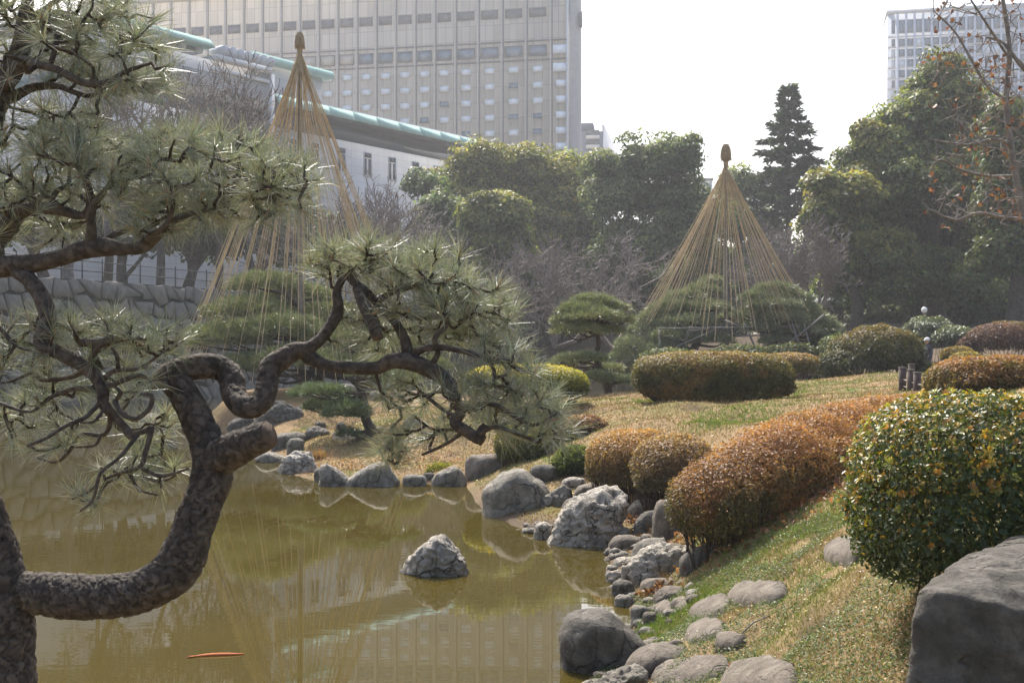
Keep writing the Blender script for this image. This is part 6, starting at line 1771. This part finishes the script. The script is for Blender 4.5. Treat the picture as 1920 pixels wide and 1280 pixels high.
for tips, axes in pad_sets:
    V, Q, C = needle_tufts(tips, axes, 42, 0.106, 0.0021, (6, 98), 0.06, (0.125, 0.150, 0.098), (0.37, 0.39, 0.30))
    mesh_obj("needles", V, Q, M['needle'], pine, col=C)["kind"] = "stuff"
    k = rng.random(len(tips)) < 0.5
    bud0.append(tips[k] - axes[k] * .004); bud1.append(tips[k] + axes[k] * 0.03)
V, Q = prisms(np.concatenate(bud0), np.concatenate(bud1), 0.0045, 0.0018, 5)
g = Geo(); g.add(V, Q); g.obj("buds", noise_mat("pine_bud", [(.3, (.28, .18, .10)), (.7, (.48, .36, .24))], 30, 3, .7, 0), pine)["kind"] = "stuff"
# ------------------------------------------------------------------ understory along the far bank
for (px, py, rx, ry, D, lab) in ((1010, 618, 70, 26, 118, "dark low shrubbery on the far bank left of the round pine"), (1180, 612, 90, 30, 120, "dark low shrubbery on the far bank behind the round pine"), (1330, 600, 90, 34, 116, "dark shrubbery behind the right rope cone"),
                              (1480, 596, 80, 34, 110, "dark shrubbery left of the pavilion"), (1640, 600, 70, 26, 102, "dark shrubbery right of the pavilion"), (1800, 596, 90, 30, 100, "dark shrubbery under the camphor"), (1930, 590, 70, 34, 100, "dark shrubbery at the right edge under trees"),
                              (880, 620, 80, 34, 112, "dark shrubbery beyond the pond behind the near pine's head")):
    c = P(px, py, D); rr_ = (rx / FPX * D, 2.5, ry / FPX * D)
    shrub("shrubbery", c, rr_, 7000, 0.34, ramp_cols((0.11, 0.13, 0.05), (0.065, 0.085, 0.036), (0.035, 0.048, 0.024)), lab, expo=2.2, under=-0.9, lump=0.35, lscale=2.5, twigs=20, shell=.4, group="shrubbery on the far bank")

for (px, py, rx, ry, D, lab) in ((1390, 668, 60, 20, 52, "low green shrub at the foot of the right rope cone's pole"), (1480, 668, 60, 22, 51, "low green shrub right of the cone's pole"), (1260, 676, 60, 22, 53, "low green shrub left of the cone's pole"), (1550, 650, 40, 26, 56, "low green shrub under the cone's right pine")):
    c = P(px, py, D); shrub("low_shrub", c, (rx / FPX * D, 1.2, ry / FPX * D), 4500, 0.16, ramp_cols((0.13, 0.15, 0.06), (0.08, 0.10, 0.045), (0.045, 0.055, 0.028)), lab, expo=2.2, under=-0.9, lump=0.35, twigs=20, shell=.4)

# ------------------------------------------------------------------ grass, weeds, litter
def land_points(n, x0, x1, y0, y1, margin=0.12, clip=True):
    x = rng.uniform(x0, x1, n); y = rng.uniform(y0, y1, n)
    k = poly_sd(x, y, SH) > margin
    if clip:
        px = 960 + x / y * FPX
        k &= (px > -250) & (px < 2250)
    x, y = x[k], y[k]
    return np.stack([x, y, ground_h(x, y)], -1)
def turf_col(p, green=0.0):
    q = np.c_[p[:, :2], np.zeros(len(p))]
    gmask = np.clip((fbm(q, 0.7, 3, 61) - 0.54) / 0.10 + green, 0, 1) * np.clip(0.4 + fbm(q, 2.2, 2, 62), 0, 1)
    dry = lerp((0.19, 0.13, 0.07), (0.31, 0.235, 0.13), rng.random(len(p)))
    grn = lerp((0.10, 0.14, 0.035), (0.19, 0.23, 0.06), rng.random(len(p)))
    return dry * (1 - gmask[:, None]) + grn * gmask[:, None]
def blades(name, p, h, w, col, label=None, lean=0.6):
    n = len(p)
    H = h * rng.uniform(0.5, 1.3, n)
    d = nrm(np.c_[rng.normal(0, lean, (n, 2)), np.ones(n)])
    s = nrm(np.cross(d, rand_dir(n))) * (w * rng.uniform(.6, 1.3, n))[:, None] * .5
    V = np.stack([p - s, p + s, p + d * H[:, None]], 1).reshape(-1, 3)
    o = mesh_obj(name, V, np.arange(3 * n).reshape(-1, 3), M['grass'], col=np.repeat(jitter_col(col, .18), 3, 0))
    tag(o, label, "grass", kind="stuff")
    return o
p = land_points(150000, 0.3, 5.5, 5.0, 14.0)
k = rng.random(len(p)) < np.clip(14 / p[:, 1] ** 1.1, 0, 1); p = p[k]
p = p[fbm(np.c_[p[:, :2], np.zeros(len(p))], 1.6, 3, 81) > 0.42]
blades("grass", p, 0.045, 0.005, turf_col(p, 0.1), "short dry and green grass on the near bank")
p = land_points(150000, -6, 14, 14, 36)
blades("grass", p, 0.05, 0.018, turf_col(p, -0.1), "short winter lawn grass on the mound")
for (px, py, r, n) in ((1330, 795, .5, 900), (1395, 785, .9, 1800), (1225, 1170, .55, 3500), (1440, 1010, .9, 3000), (1560, 975, .8, 3500), (1530, 1075, .5, 1600), (1470, 742, .7, 900), (1230, 752, 1.0, 900), (1270, 1160, .5, 2600)):
    c = hit(px, py)
    q = np.c_[c[0] + rng.normal(0, r * .55, n), c[1] + rng.normal(0, r * .7, n)]
    kk = poly_sd(q[:, 0], q[:, 1], SH) > 0.05; q = q[kk]
    p = np.c_[q, ground_h(q[:, 0], q[:, 1])]
    f = c[1] / 12
    blades("grass_patch", p, 0.05 + .01 * f, 0.006 * max(1, f * 1.3), lerp((0.09, 0.155, 0.03), (0.19, 0.27, 0.06), rng.random(len(p))), "fresh green grass patch").__setitem__("group", "fresh green patches in the dry turf")
# low leafy weeds
p = land_points(170000, 0.3, 4.8, 5.4, 12.5, 0.05)
q = np.c_[p[:, :2], np.zeros(len(p))]
p = p[(fbm(q, 1.5, 3, 71) + 0.10 * (p[:, 0] < 2.2)) > 0.53]
p = p + np.c_[rng.normal(0, .012, (len(p), 2)), rng.uniform(.004, .04, len(p))]
V, F = leaf_quads(p, nrm(np.c_[rng.normal(0, .6, (len(p), 2)), np.ones(len(p))]), rng.uniform(.012, .026, len(p)), rng.uniform(.007, .014, len(p)))
o = mesh_obj("weeds", V, F, M['leaf'], col=np.repeat(jitter_col(lerp((0.065, 0.105, 0.045), (0.15, 0.19, 0.075), rng.random(len(p))), .2), 4, 0))
tag(o, "low green leafy weeds creeping between the bank stones", "weeds", kind="stuff")
# pale litter and petals
p = land_points(5200, 0.4, 5, 5.4, 13, 0.1); p[:, 2] += rng.uniform(.015, .045, len(p))
V, F = leaf_quads(p, nrm(np.c_[rng.normal(0, .5, (len(p), 2)), np.ones(len(p))]), rng.uniform(.010, .028, len(p)), rng.uniform(.006, .014, len(p)))
o = mesh_obj("litter", V, F, M['leaf'], col=np.repeat(jitter_col(lerp((0.48, 0.42, 0.33), (0.72, 0.69, 0.60), rng.random(len(p))), .1), 4, 0))
tag(o, "pale dry petals and chaff strewn over the near bank", "litter", kind="stuff")
p = land_points(2600, -5, 12, 14, 34, 0.1); p[:, 2] += .03
V, F = leaf_quads(p, nrm(np.c_[rng.normal(0, .5, (len(p), 2)), np.ones(len(p))]), rng.uniform(.03, .06, len(p)), rng.uniform(.02, .04, len(p)))
o = mesh_obj("litter", V, F, M['leaf'], col=np.repeat(jitter_col(lerp((0.30, 0.18, 0.09), (0.70, 0.64, 0.52), rng.random(len(p)) ** 2), .15), 4, 0))
tag(o, "scattered dry leaves on the lawn mound", "litter", kind="stuff")
# brown leaves caught among stones and under the hedge
pp = []
for (px, py, r, n) in ((1300, 1005, .5, 240), (1420, 985, .8, 420), (1540, 930, .7, 300), (1215, 1120, .15, 60), (1205, 1000, .3, 90), (1150, 900, .5, 80), (1230, 1110, .15, 60), (660, 880, 1.2, 260), (820, 860, 1.2, 160), (1190, 975, .3, 80)):
    c = hit(px, py); pp.append(np.c_[c[0] + rng.normal(0, r * .5, n), c[1] + rng.normal(0, r * .5, n)])
pp = np.concatenate(pp); pp = pp[poly_sd(pp[:, 0], pp[:, 1], SH) > 0.05]
p = np.c_[pp, ground_h(pp[:, 0], pp[:, 1]) + rng.uniform(.01, .06, len(pp))]
V, F = leaf_quads(p, nrm(np.c_[rng.normal(0, .8, (len(p), 2)), np.ones(len(p))]), rng.uniform(.04, .09, len(p)), rng.uniform(.025, .05, len(p)), fold=.25)
o = mesh_obj("fallen_leaves", V, F, M['leaf'], col=np.repeat(jitter_col(lerp((0.13, 0.06, 0.035), (0.33, 0.17, 0.09), rng.random(len(p))), .2), 4, 0))
tag(o, "brown fallen leaves gathered among stones and under the hedge", "leaves", kind="stuff")
# straw-dry grass tufts by the stones
for (px, py, lab) in ((1212, 1118, "dry straw tuft beside the flat oval cobble"), (1205, 1030, "dry straw tuft beside the smooth oval cobble"), (1178, 1070, "dry straw tuft by the small pale cobble"), (1245, 1085, "dry straw tuft above the oblong brown stone"), (596, 860, "orange dry tuft on the far water edge")):
    c = hit(px, py); n = 110 if px > 1000 else 260
    s = 1.0 if px > 1000 else 2.2
    q = np.c_[c[0] + rng.normal(0, .04 * s, n), c[1] + rng.normal(0, .04 * s, n), np.full(n, c[2] - .01)]
    blades("dry_tuft", q, .11 * s, .005 * s * s, lerp((0.30, 0.16, 0.07), (0.45, 0.30, 0.15), rng.random(n)), lab, lean=.5)
# one big curled brown leaf at the bottom edge
def curled_leaf(px, py, D, s, rz, lab):
    c = P(px, py, D)
    u = np.linspace(0, 1, 9); v = np.linspace(-1, 1, 7)
    U_, Vv = np.meshgrid(u, v, indexing='ij')
    wdt = np.sin(np.pi * U_ ** .8) * (.42 + .10 * np.cos(U_ * 18)) * .5
    X = U_ * s; Y = Vv * wdt * s; Z = (np.abs(Vv) ** 1.6) * wdt * s * .9 + .12 * s * np.sin(U_ * 3.1)
    A = np.stack([X, Y, Z], -1).reshape(-1, 3)
    i = (np.arange(8)[:, None] * 7 + np.arange(6)[None]).ravel()
    o = mesh_obj("fallen_leaf", A, np.stack([i, i + 1, i + 8, i + 7], -1), M['leaf'], smooth=True, col=np.repeat(np.array([[.34, .17, .09]]), 63, 0))
    o.location = c; o.rotation_euler = (.2, -.2, rz); tag(o, lab, "leaf")
curled_leaf(1362, 1262, 7.9, .15, .5, "large curled tan leaf lying by the long slab rock")
curled_leaf(1692, 1210, 6.2, .08, 1.2, "small curled brown leaf on the grass near the squared block")
# thin fallen stick
g = Geo(); a, b = hit(1385, 1200), hit(1440, 1165); g.add2(*tube(np.array([a + [0, 0, .03], (a + b) / 2 + [0, 0, .06], b + [0, 0, .04]]), [.007, .006, .004], 6)); tag(g.obj("stick", M['palebark']), "thin pale stick lying across the weeds", "stick")

# ------------------------------------------------------------------ koi
kc = P(411, 1228, WD(1228))
koi = empty("koi_fish", tuple(kc), "orange koi swimming just at the pond surface", "fish", rz=math.atan2(0.25, 1.0))
t = np.linspace(0, 1, 22)
ctr = np.c_[(t - .5) * .40, .012 * np.sin(t * 5), np.full(22, .004)]
rad = .021 * np.sin(np.pi * np.clip(t * .92 + .06, 0, 1)) ** .75 + .003
V, Fl = tube(ctr, rad, 12); V[:, 2] = .004 + (V[:, 2] - .004) * .7
koim = plain("orange_fish_skin", (0.42, 0.13, 0.05), .7, .1)
g = Geo(); g.add2(V, Fl); g.obj("body", koim, koi, smooth=True)
g = Geo(); g.add([(-.17, 0, .010), (-.27, .04, .008), (-.245, 0, .006), (-.27, -.035, .008), (-.17, 0, .003)], [(0, 1, 2), (0, 2, 3), (4, 2, 1), (4, 3, 2)]); g.obj("tail_fin", koim, koi)
g = Geo(); g.add([(.05, 0, .008), (-.06, .004, .008), (-.02, .004, .022), (.05, .004, .008)], [(0, 1, 2), (0, 2, 3)]); g.obj("dorsal_fin", koim, koi)
for s in (1, -1):
    g = Geo(); g.add([(.10, s * .022, -.006), (.05, s * .065, .002), (.04, s * .026, -.006)], [(0, 1, 2)]); g.obj("pectoral_fin", koim, koi)

# ------------------------------------------------------------------ wooden post fence at the path
fence = empty("post_fence", tuple(hit(1712, 728)), "short dark wooden post fence with thin rails at the lawn's edge", "fence")
fo = np.array(fence.location)
pts_f = [(1692, 727, 690), (1708, 733, 694), (1720, 735, 699), (1738, 738, 703), (1709, 722, 683)]
caps = []
for (px, pb, pt_) in pts_f:
    D = 26.0 if px != 1709 else 31.0
    D -= (px - 1692) * .04
    lo_, hi_ = P(px, pb, D), P(px, pt_, D)
    lo_[2] -= .25
    g = Geo(); g.add2(*tube([lo_ - fo, hi_ - fo], .078, 10)); po = g.obj("post", M['wood_dark'], fence)
    g = Geo(); g.add2(*tube([hi_ - fo, hi_ - fo + [0, 0, .02]], .084, 10)); g.obj("cap", M['pole'], po)
    caps.append(lo_ * .35 + hi_ * .65)
for a, b in zip(caps[:3], caps[1:4]):
    for dz in (0, -.14):
        g = Geo(); g.add2(*tube([a - fo + [0, 0, dz], b - fo + [0, 0, dz]], .018, 6)); g.obj("rail", M['pole'], fence)

# ------------------------------------------------------------------ pavilion, lamp, railings, bamboo props
DP = 92.0
pc = P(1548, 620, DP); pc[2] = gz(pc[0], DP)
pav = empty("pavilion", tuple(pc), "small open pavilion with grey hipped roof behind the garden pines", "pavilion")
ez = P(1548, 572, DP)[2] - pc[2]; rz_t = P(1548, 553, DP)[2] - pc[2]
g = Geo(); hw, hd = 1.35, 1.35
V = [(-hw, -hd, ez), (hw, -hd, ez), (hw, hd, ez), (-hw, hd, ez), (-.9, 0, rz_t), (-.1, 0, rz_t), (-hw, -hd, ez - .12), (hw, -hd, ez - .12), (hw, hd, ez - .12), (-hw, hd, ez - .12)]
g.add(V, [(0, 1, 5, 4), (2, 3, 4, 5), (0, 6, 7, 1), (1, 7, 8, 2), (2, 8, 9, 3), (3, 9, 6, 0), (6, 9, 8, 7)]); g.add([V[1], V[2], V[5]], [(0, 1, 2)]); g.add([V[3], V[0], V[4]], [(0, 1, 2)])
g.obj("roof", plain("grey_shingle_roof", (0.20, 0.22, 0.20), .6), pav)
g = Geo(); g.add2(*tube([(-.9, 0, rz_t), (-.1, 0, rz_t)], .09, 8)); g.obj("ridge_cap", M['white_trim'], pav)
for sx in (-1, 1):
    for sy in (-1, 1):
        g = Geo(); g.add2(*tube([(sx * 1.0, sy * 1.0, -.3), (sx * 1.0, sy * 1.0, ez - .1)], .08, 8)); g.obj("post", M['wood_dark'], pav)
g = Geo(); g.box((-1.0, .5, .38), (1.0, .9, .45)); g.obj("bench", M['wood_dark'], pav)

lp = P(1733, 640, 70); lp[2] = gz(lp[0], 70)
lamp = empty("park_lamp", tuple(lp), "park lamp with round white globe under the camphor tree", "lamp")
hz_ = P(1733, 581, 70)[2] - lp[2]
g = Geo(); g.add2(*tube([(0, 0, -.2), (0, 0, .3), (0, 0, hz_ - .2)], [.09, .06, .045], 10)); g.obj("pole", M['pole'], lamp)
d, F = ico(3); mesh_obj("globe", d * .17 + np.array([0, 0, hz_]), F, plain("white_globe", (.82, .82, .78), .3), lamp, smooth=True)
g = Geo(); g.add2(*tube([(0, 0, hz_ - .24), (0, 0, hz_ - .15)], [.07, .1], 10)); g.obj("collar", M['pole'], lamp)

fr = empty("path_railing", tuple(P(1560, 625, 88)), "pale wooden railing by the pavilion behind the garden pines", "railing"); fo = np.array(fr.location)
for px in range(1505, 1690, 9):
    D = 88; g = Geo(); b = P(px, 632, D) - fo; t_ = P(px, 606, D) - fo; g.add2(*tube([b, t_], .05, 6)); g.obj("baluster", M['pole'], fr)
for py in (608, 620):
    g = Geo(); g.add2(*tube([P(1500, py, 88) - fo, P(1690, py, 88) - fo], .06, 6)); g.obj("rail", M['pole'], fr)

pr_ = empty("pole_props", tuple(P(1370, 690, 54)), "grey timber props holding up the boughs under the right rope cone", "prop frame"); fo = np.array(pr_.location)
for (x0, y0, x1, y1) in ((1235, 616, 1500, 612), (1290, 620, 1345, 616), (1268, 650, 1345, 616), (1295, 612, 1278, 660), (1385, 612, 1360, 600), (1420, 660, 1395, 605), (1500, 655, 1480, 590), (1470, 650, 1545, 590), (1240, 690, 1236, 614), (1530, 690, 1505, 600)):
    g = Geo(); g.add2(*tube([P(x0, y0, 54.2) - fo, P(x1, y1, 54.6) - fo], .045, 6)); g.obj("pole", M['palebark'], pr_)

# ------------------------------------------------------------------ person behind the olive shrub
def skin_person(loc, label):
    root = empty("person", tuple(loc), label, "person")
    J = {'pel': (0, 0, .92, .15), 'wai': (0, 0, 1.08, .14), 'che': (0, -.01, 1.30, .17), 'nek': (0, -.02, 1.45, .06), 'hd0': (0, -.04, 1.53, .075), 'hd1': (0, -.04, 1.62, .085),
         'shL': (.17, 0, 1.38, .07), 'elL': (.24, .02, 1.12, .05), 'haL': (.20, -.14, .95, .035), 'shR': (-.17, 0, 1.38, .07), 'elR': (-.24, .02, 1.12, .05), 'haR': (-.20, -.16, .96, .035),
         'hpL': (.09, 0, .86, .09), 'knL': (.10, -.03, .48, .065), 'anL': (.10, .02, .08, .045), 'toL': (.11, -.14, .03, .035), 'hpR': (-.09, 0, .86, .09), 'knR': (-.10, -.06, .48, .065), 'anR': (-.10, .04, .08, .045), 'toR': (-.11, -.10, .03, .035)}
    E = [('pel', 'wai'), ('wai', 'che'), ('che', 'nek'), ('nek', 'hd0'), ('hd0', 'hd1'), ('che', 'shL'), ('shL', 'elL'), ('elL', 'haL'), ('che', 'shR'), ('shR', 'elR'), ('elR', 'haR'), ('pel', 'hpL'), ('hpL', 'knL'), ('knL', 'anL'), ('anL', 'toL'), ('pel', 'hpR'), ('hpR', 'knR'), ('knR', 'anR'), ('anR', 'toR')]
    names = list(J); me = bpy.data.meshes.new("body")
    me.from_pydata([J[k][:3] for k in names], [(names.index(a), names.index(b)) for a, b in E], [])
    o = bpy.data.objects.new("body", me); link(o, root)
    sk = o.modifiers.new("skin", 'SKIN'); o.modifiers.new("sub", 'SUBSURF').render_levels = 2
    for i, k in enumerate(names):
        sv = me.skin_vertices[0].data[i]; sv.radius = (J[k][3], J[k][3]); sv.use_root = (i == 0)
    me.materials.append(plain("dark_clothes", (.05, .055, .07), .8))
    d, F = ico(3)
    hv = d * np.array([.098, .115, .10]); hv = hv + np.array([0, -.04, 1.66]); keep = hv[:, 2] > 1.60
    hv[:, 2] = np.maximum(hv[:, 2], 1.635)
    cp = mesh_obj("cap", hv, F, plain("white_cap", (.80, .80, .78), .7), root, smooth=True)
    g = Geo(); g.add([(-.08, -.12, 1.645), (.08, -.12, 1.645), (.05, -.23, 1.63), (-.05, -.23, 1.63), (-.08, -.12, 1.652), (.08, -.12, 1.652), (.05, -.23, 1.638), (-.05, -.23, 1.638)], [(0, 3, 2, 1), (4, 5, 6, 7), (0, 1, 5, 4), (2, 3, 7, 6), (1, 2, 6, 5), (3, 0, 4, 7)]); g.obj("peak", cp.data.materials[0], cp)
    mesh_obj("face", d * np.array([.078, .09, .10]) + np.array([0, -.055, 1.575]), F, plain("skin_tone", (.42, .26, .18), .6), root, smooth=True)
    return root
hp = P(1740, 632, 48)
per = skin_person((hp[0], 48, hp[2] - 1.76), "person in white cap and dark clothes behind the olive domed shrub")
per.rotation_euler = (0, 0, R(-75))

# vehicle glimpsed over the wall
vp = P(165, 518, 100); 
van = empty("small_truck", (vp[0], vp[1], WALL_TOP - .05), "small white truck with yellow side glimpsed above the stone wall", "truck")
vz = 0.45
g = Geo(); g.box((-1.3, -.8, vz), (.35, .8, vz + .75)); g.obj("cargo_side", plain("yellow_board", (.55, .33, .05), .6), van)
g = Geo(); V = [(.40, -.8, vz), (1.35, -.8, vz), (1.35, .8, vz), (.40, .8, vz), (.40, -.75, vz + 1.35), (1.1, -.75, vz + 1.35), (1.1, .75, vz + 1.35), (.40, .75, vz + 1.35)]
g.add(V, [(0, 3, 2, 1), (4, 5, 6, 7), (0, 1, 5, 4), (1, 2, 6, 5), (2, 3, 7, 6), (3, 0, 4, 7)]); cab = g.obj("cab", plain("white_paint", (.75, .76, .78), .3), van)
g = Geo(); g.box((.55, -.81, vz + .72), (1.05, -.77, vz + 1.2)); g.obj("side_window", M['glass_dark'], cab)
g = Geo(); g.box((.38, -.82, vz + .0), (1.37, .82, vz + .45)); g.obj("bumper_skirt", plain("navy_paint", (.03, .04, .08), .4), cab)
for sx in (-.8, .85):
    for sy in (-.75, .75):
        g = Geo(); g.add2(*tube([(sx, sy - .1, .3), (sx, sy + .1, .3)], .3, 14)); w_ = g.obj("wheel", M['soffit'], van)
        g = Geo(); g.add2(*tube([(sx, sy - .11, .3), (sx, sy + .11, .3)], .15, 10)); g.obj("rim", M['metal'], w_)

# ------------------------------------------------------------------ leafless plane tree with clinging dead leaves, upper right
TD = 17.0
tx = P(2030, 760, TD); tx[2] = gz(tx[0], TD)
plane = empty("plane_tree", tuple(tx), "slender leafless tree with clinging reddish dead leaves at the upper right", "tree")
TP = []
def tlimb(name, pts, k=9):
    q = catmull(np.array([(*(P(a, b, TD + dd) - tx), .68 * r / FPX * TD) for a, b, dd, r in pts]), 26)
    g = Geo(); g.add2(*tube(q[:, :3], q[:, 3] * (1 + .06 * rng.normal(size=26)), k)); g.obj(name, M['palebark'], plane, smooth=True)
    TP.extend(q[:, :3])
tlimb("trunk", [(2030, 800, 0, 16), (2020, 640, 0, 14), (1975, 500, 0, 12), (1925, 420, 0, 11), (1908, 350, 0, 10), (1895, 270, 0, 9), (1886, 190, 0, 8), (1893, 100, 0, 7), (1885, 30, 0, 6), (1870, -60, 0, 4)])
for pts in ([(1896, 270, 0, 6), (1860, 262, -.2, 5), (1820, 272, -.4, 4), (1780, 268, -.6, 3), (1745, 262, -.7, 2)], [(1905, 330, 0, 5), (1850, 330, .3, 4), (1800, 318, .5, 4), (1760, 300, .6, 3), (1740, 330, .7, 2)],
            [(1925, 412, 0, 6), (1880, 408, -.3, 5), (1832, 400, -.5, 4), (1790, 412, -.6, 3), (1742, 392, -.7, 2)], [(1888, 190, 0, 5), (1850, 160, .2, 4), (1820, 110, .3, 4), (1790, 60, .4, 3), (1750, 20, .4, 2)],
            [(1960, 180, 0, 7), (1930, 140, 0, 7), (1900, 105, 0, 6), (1880, 80, 0, 4), (1850, 70, 0, 3)], [(1892, 110, 0, 4), (1840, 30, -.3, 3), (1800, -30, -.3, 2)], [(1970, 330, 0, 6), (1935, 290, .2, 5), (1900, 240, .3, 3), (1850, 215, .3, 2)]):
    tlimb("limb", pts, 7)
nd = np.array(TP); S0, S1, Q0, LV = [], [], [], []
for i in range(420):
    c = rng.integers(0, 3)
    px, py = [(rng.uniform(1735, 1925), rng.uniform(215, 430)), (rng.uniform(1740, 1925), rng.uniform(-10, 200)), (rng.uniform(1800, 1930), rng.uniform(120, 400))][c]
    t_ = P(px, py, TD + rng.uniform(-1, 1)) - tx
    j = int(np.argmin(np.linalg.norm(nd - t_, axis=1))); s_ = nd[j]
    L = np.linalg.norm(t_ - s_)
    if L > 1.0: t_ = s_ + (t_ - s_) / L
    m_ = (s_ + t_) / 2 + rng.normal(0, .06, 3)
    S0 += [s_, m_]; S1 += [m_, t_]; Q0 += [.008, .005]; nd = np.vstack([nd, m_])
    if rng.random() < .34: LV += [t_ + rng.normal(0, .03, 3) for _ in range(rng.integers(1, 3))]
V, Q = prisms(S0, S1, Q0, np.array(Q0) * .6, 4); g = Geo(); g.add(V, Q); g.obj("twigs", M['palebark'], plane)["kind"] = "stuff"
LV = np.array(LV); V, F = leaf_quads(LV, rand_dir(len(LV)), rng.uniform(.06, .11, len(LV)), rng.uniform(.05, .08, len(LV)), fold=.3)
mesh_obj("dead_leaves", V, F, M['leaf'], plane, col=np.repeat(jitter_col(lerp((.13, .06, .045), (.22, .12, .085), rng.random(len(LV))), .2), 4, 0))["kind"] = "stuff"
# ------------------------------------------------------------------ haze: the air itself
gxa, gxb, gya, gyb = float(gx[0]), float(gx[-1]), float(gy[0]), float(gy[-1])
g = Geo(); g.box((gxa - 20, gya - 20, -2.2), (gxb + 20, gyb + 20, 92.0))
hm = bpy.data.materials.new("haze_air"); hm.use_nodes = True
hn = hm.node_tree
hn.nodes.remove(hn.nodes["Principled BSDF"])
pv = hn.nodes.new("ShaderNodeVolumePrincipled")
pv.inputs["Color"].default_value = (0.93, 0.96, 1.0, 1)
pv.inputs["Density"].default_value = 0.0005
pv.inputs["Anisotropy"].default_value = 0.35
hn.links.new(pv.outputs[0], hn.nodes["Material Output"].inputs["Volume"])
tag(g.obj("haze", hm), kind="stuff")
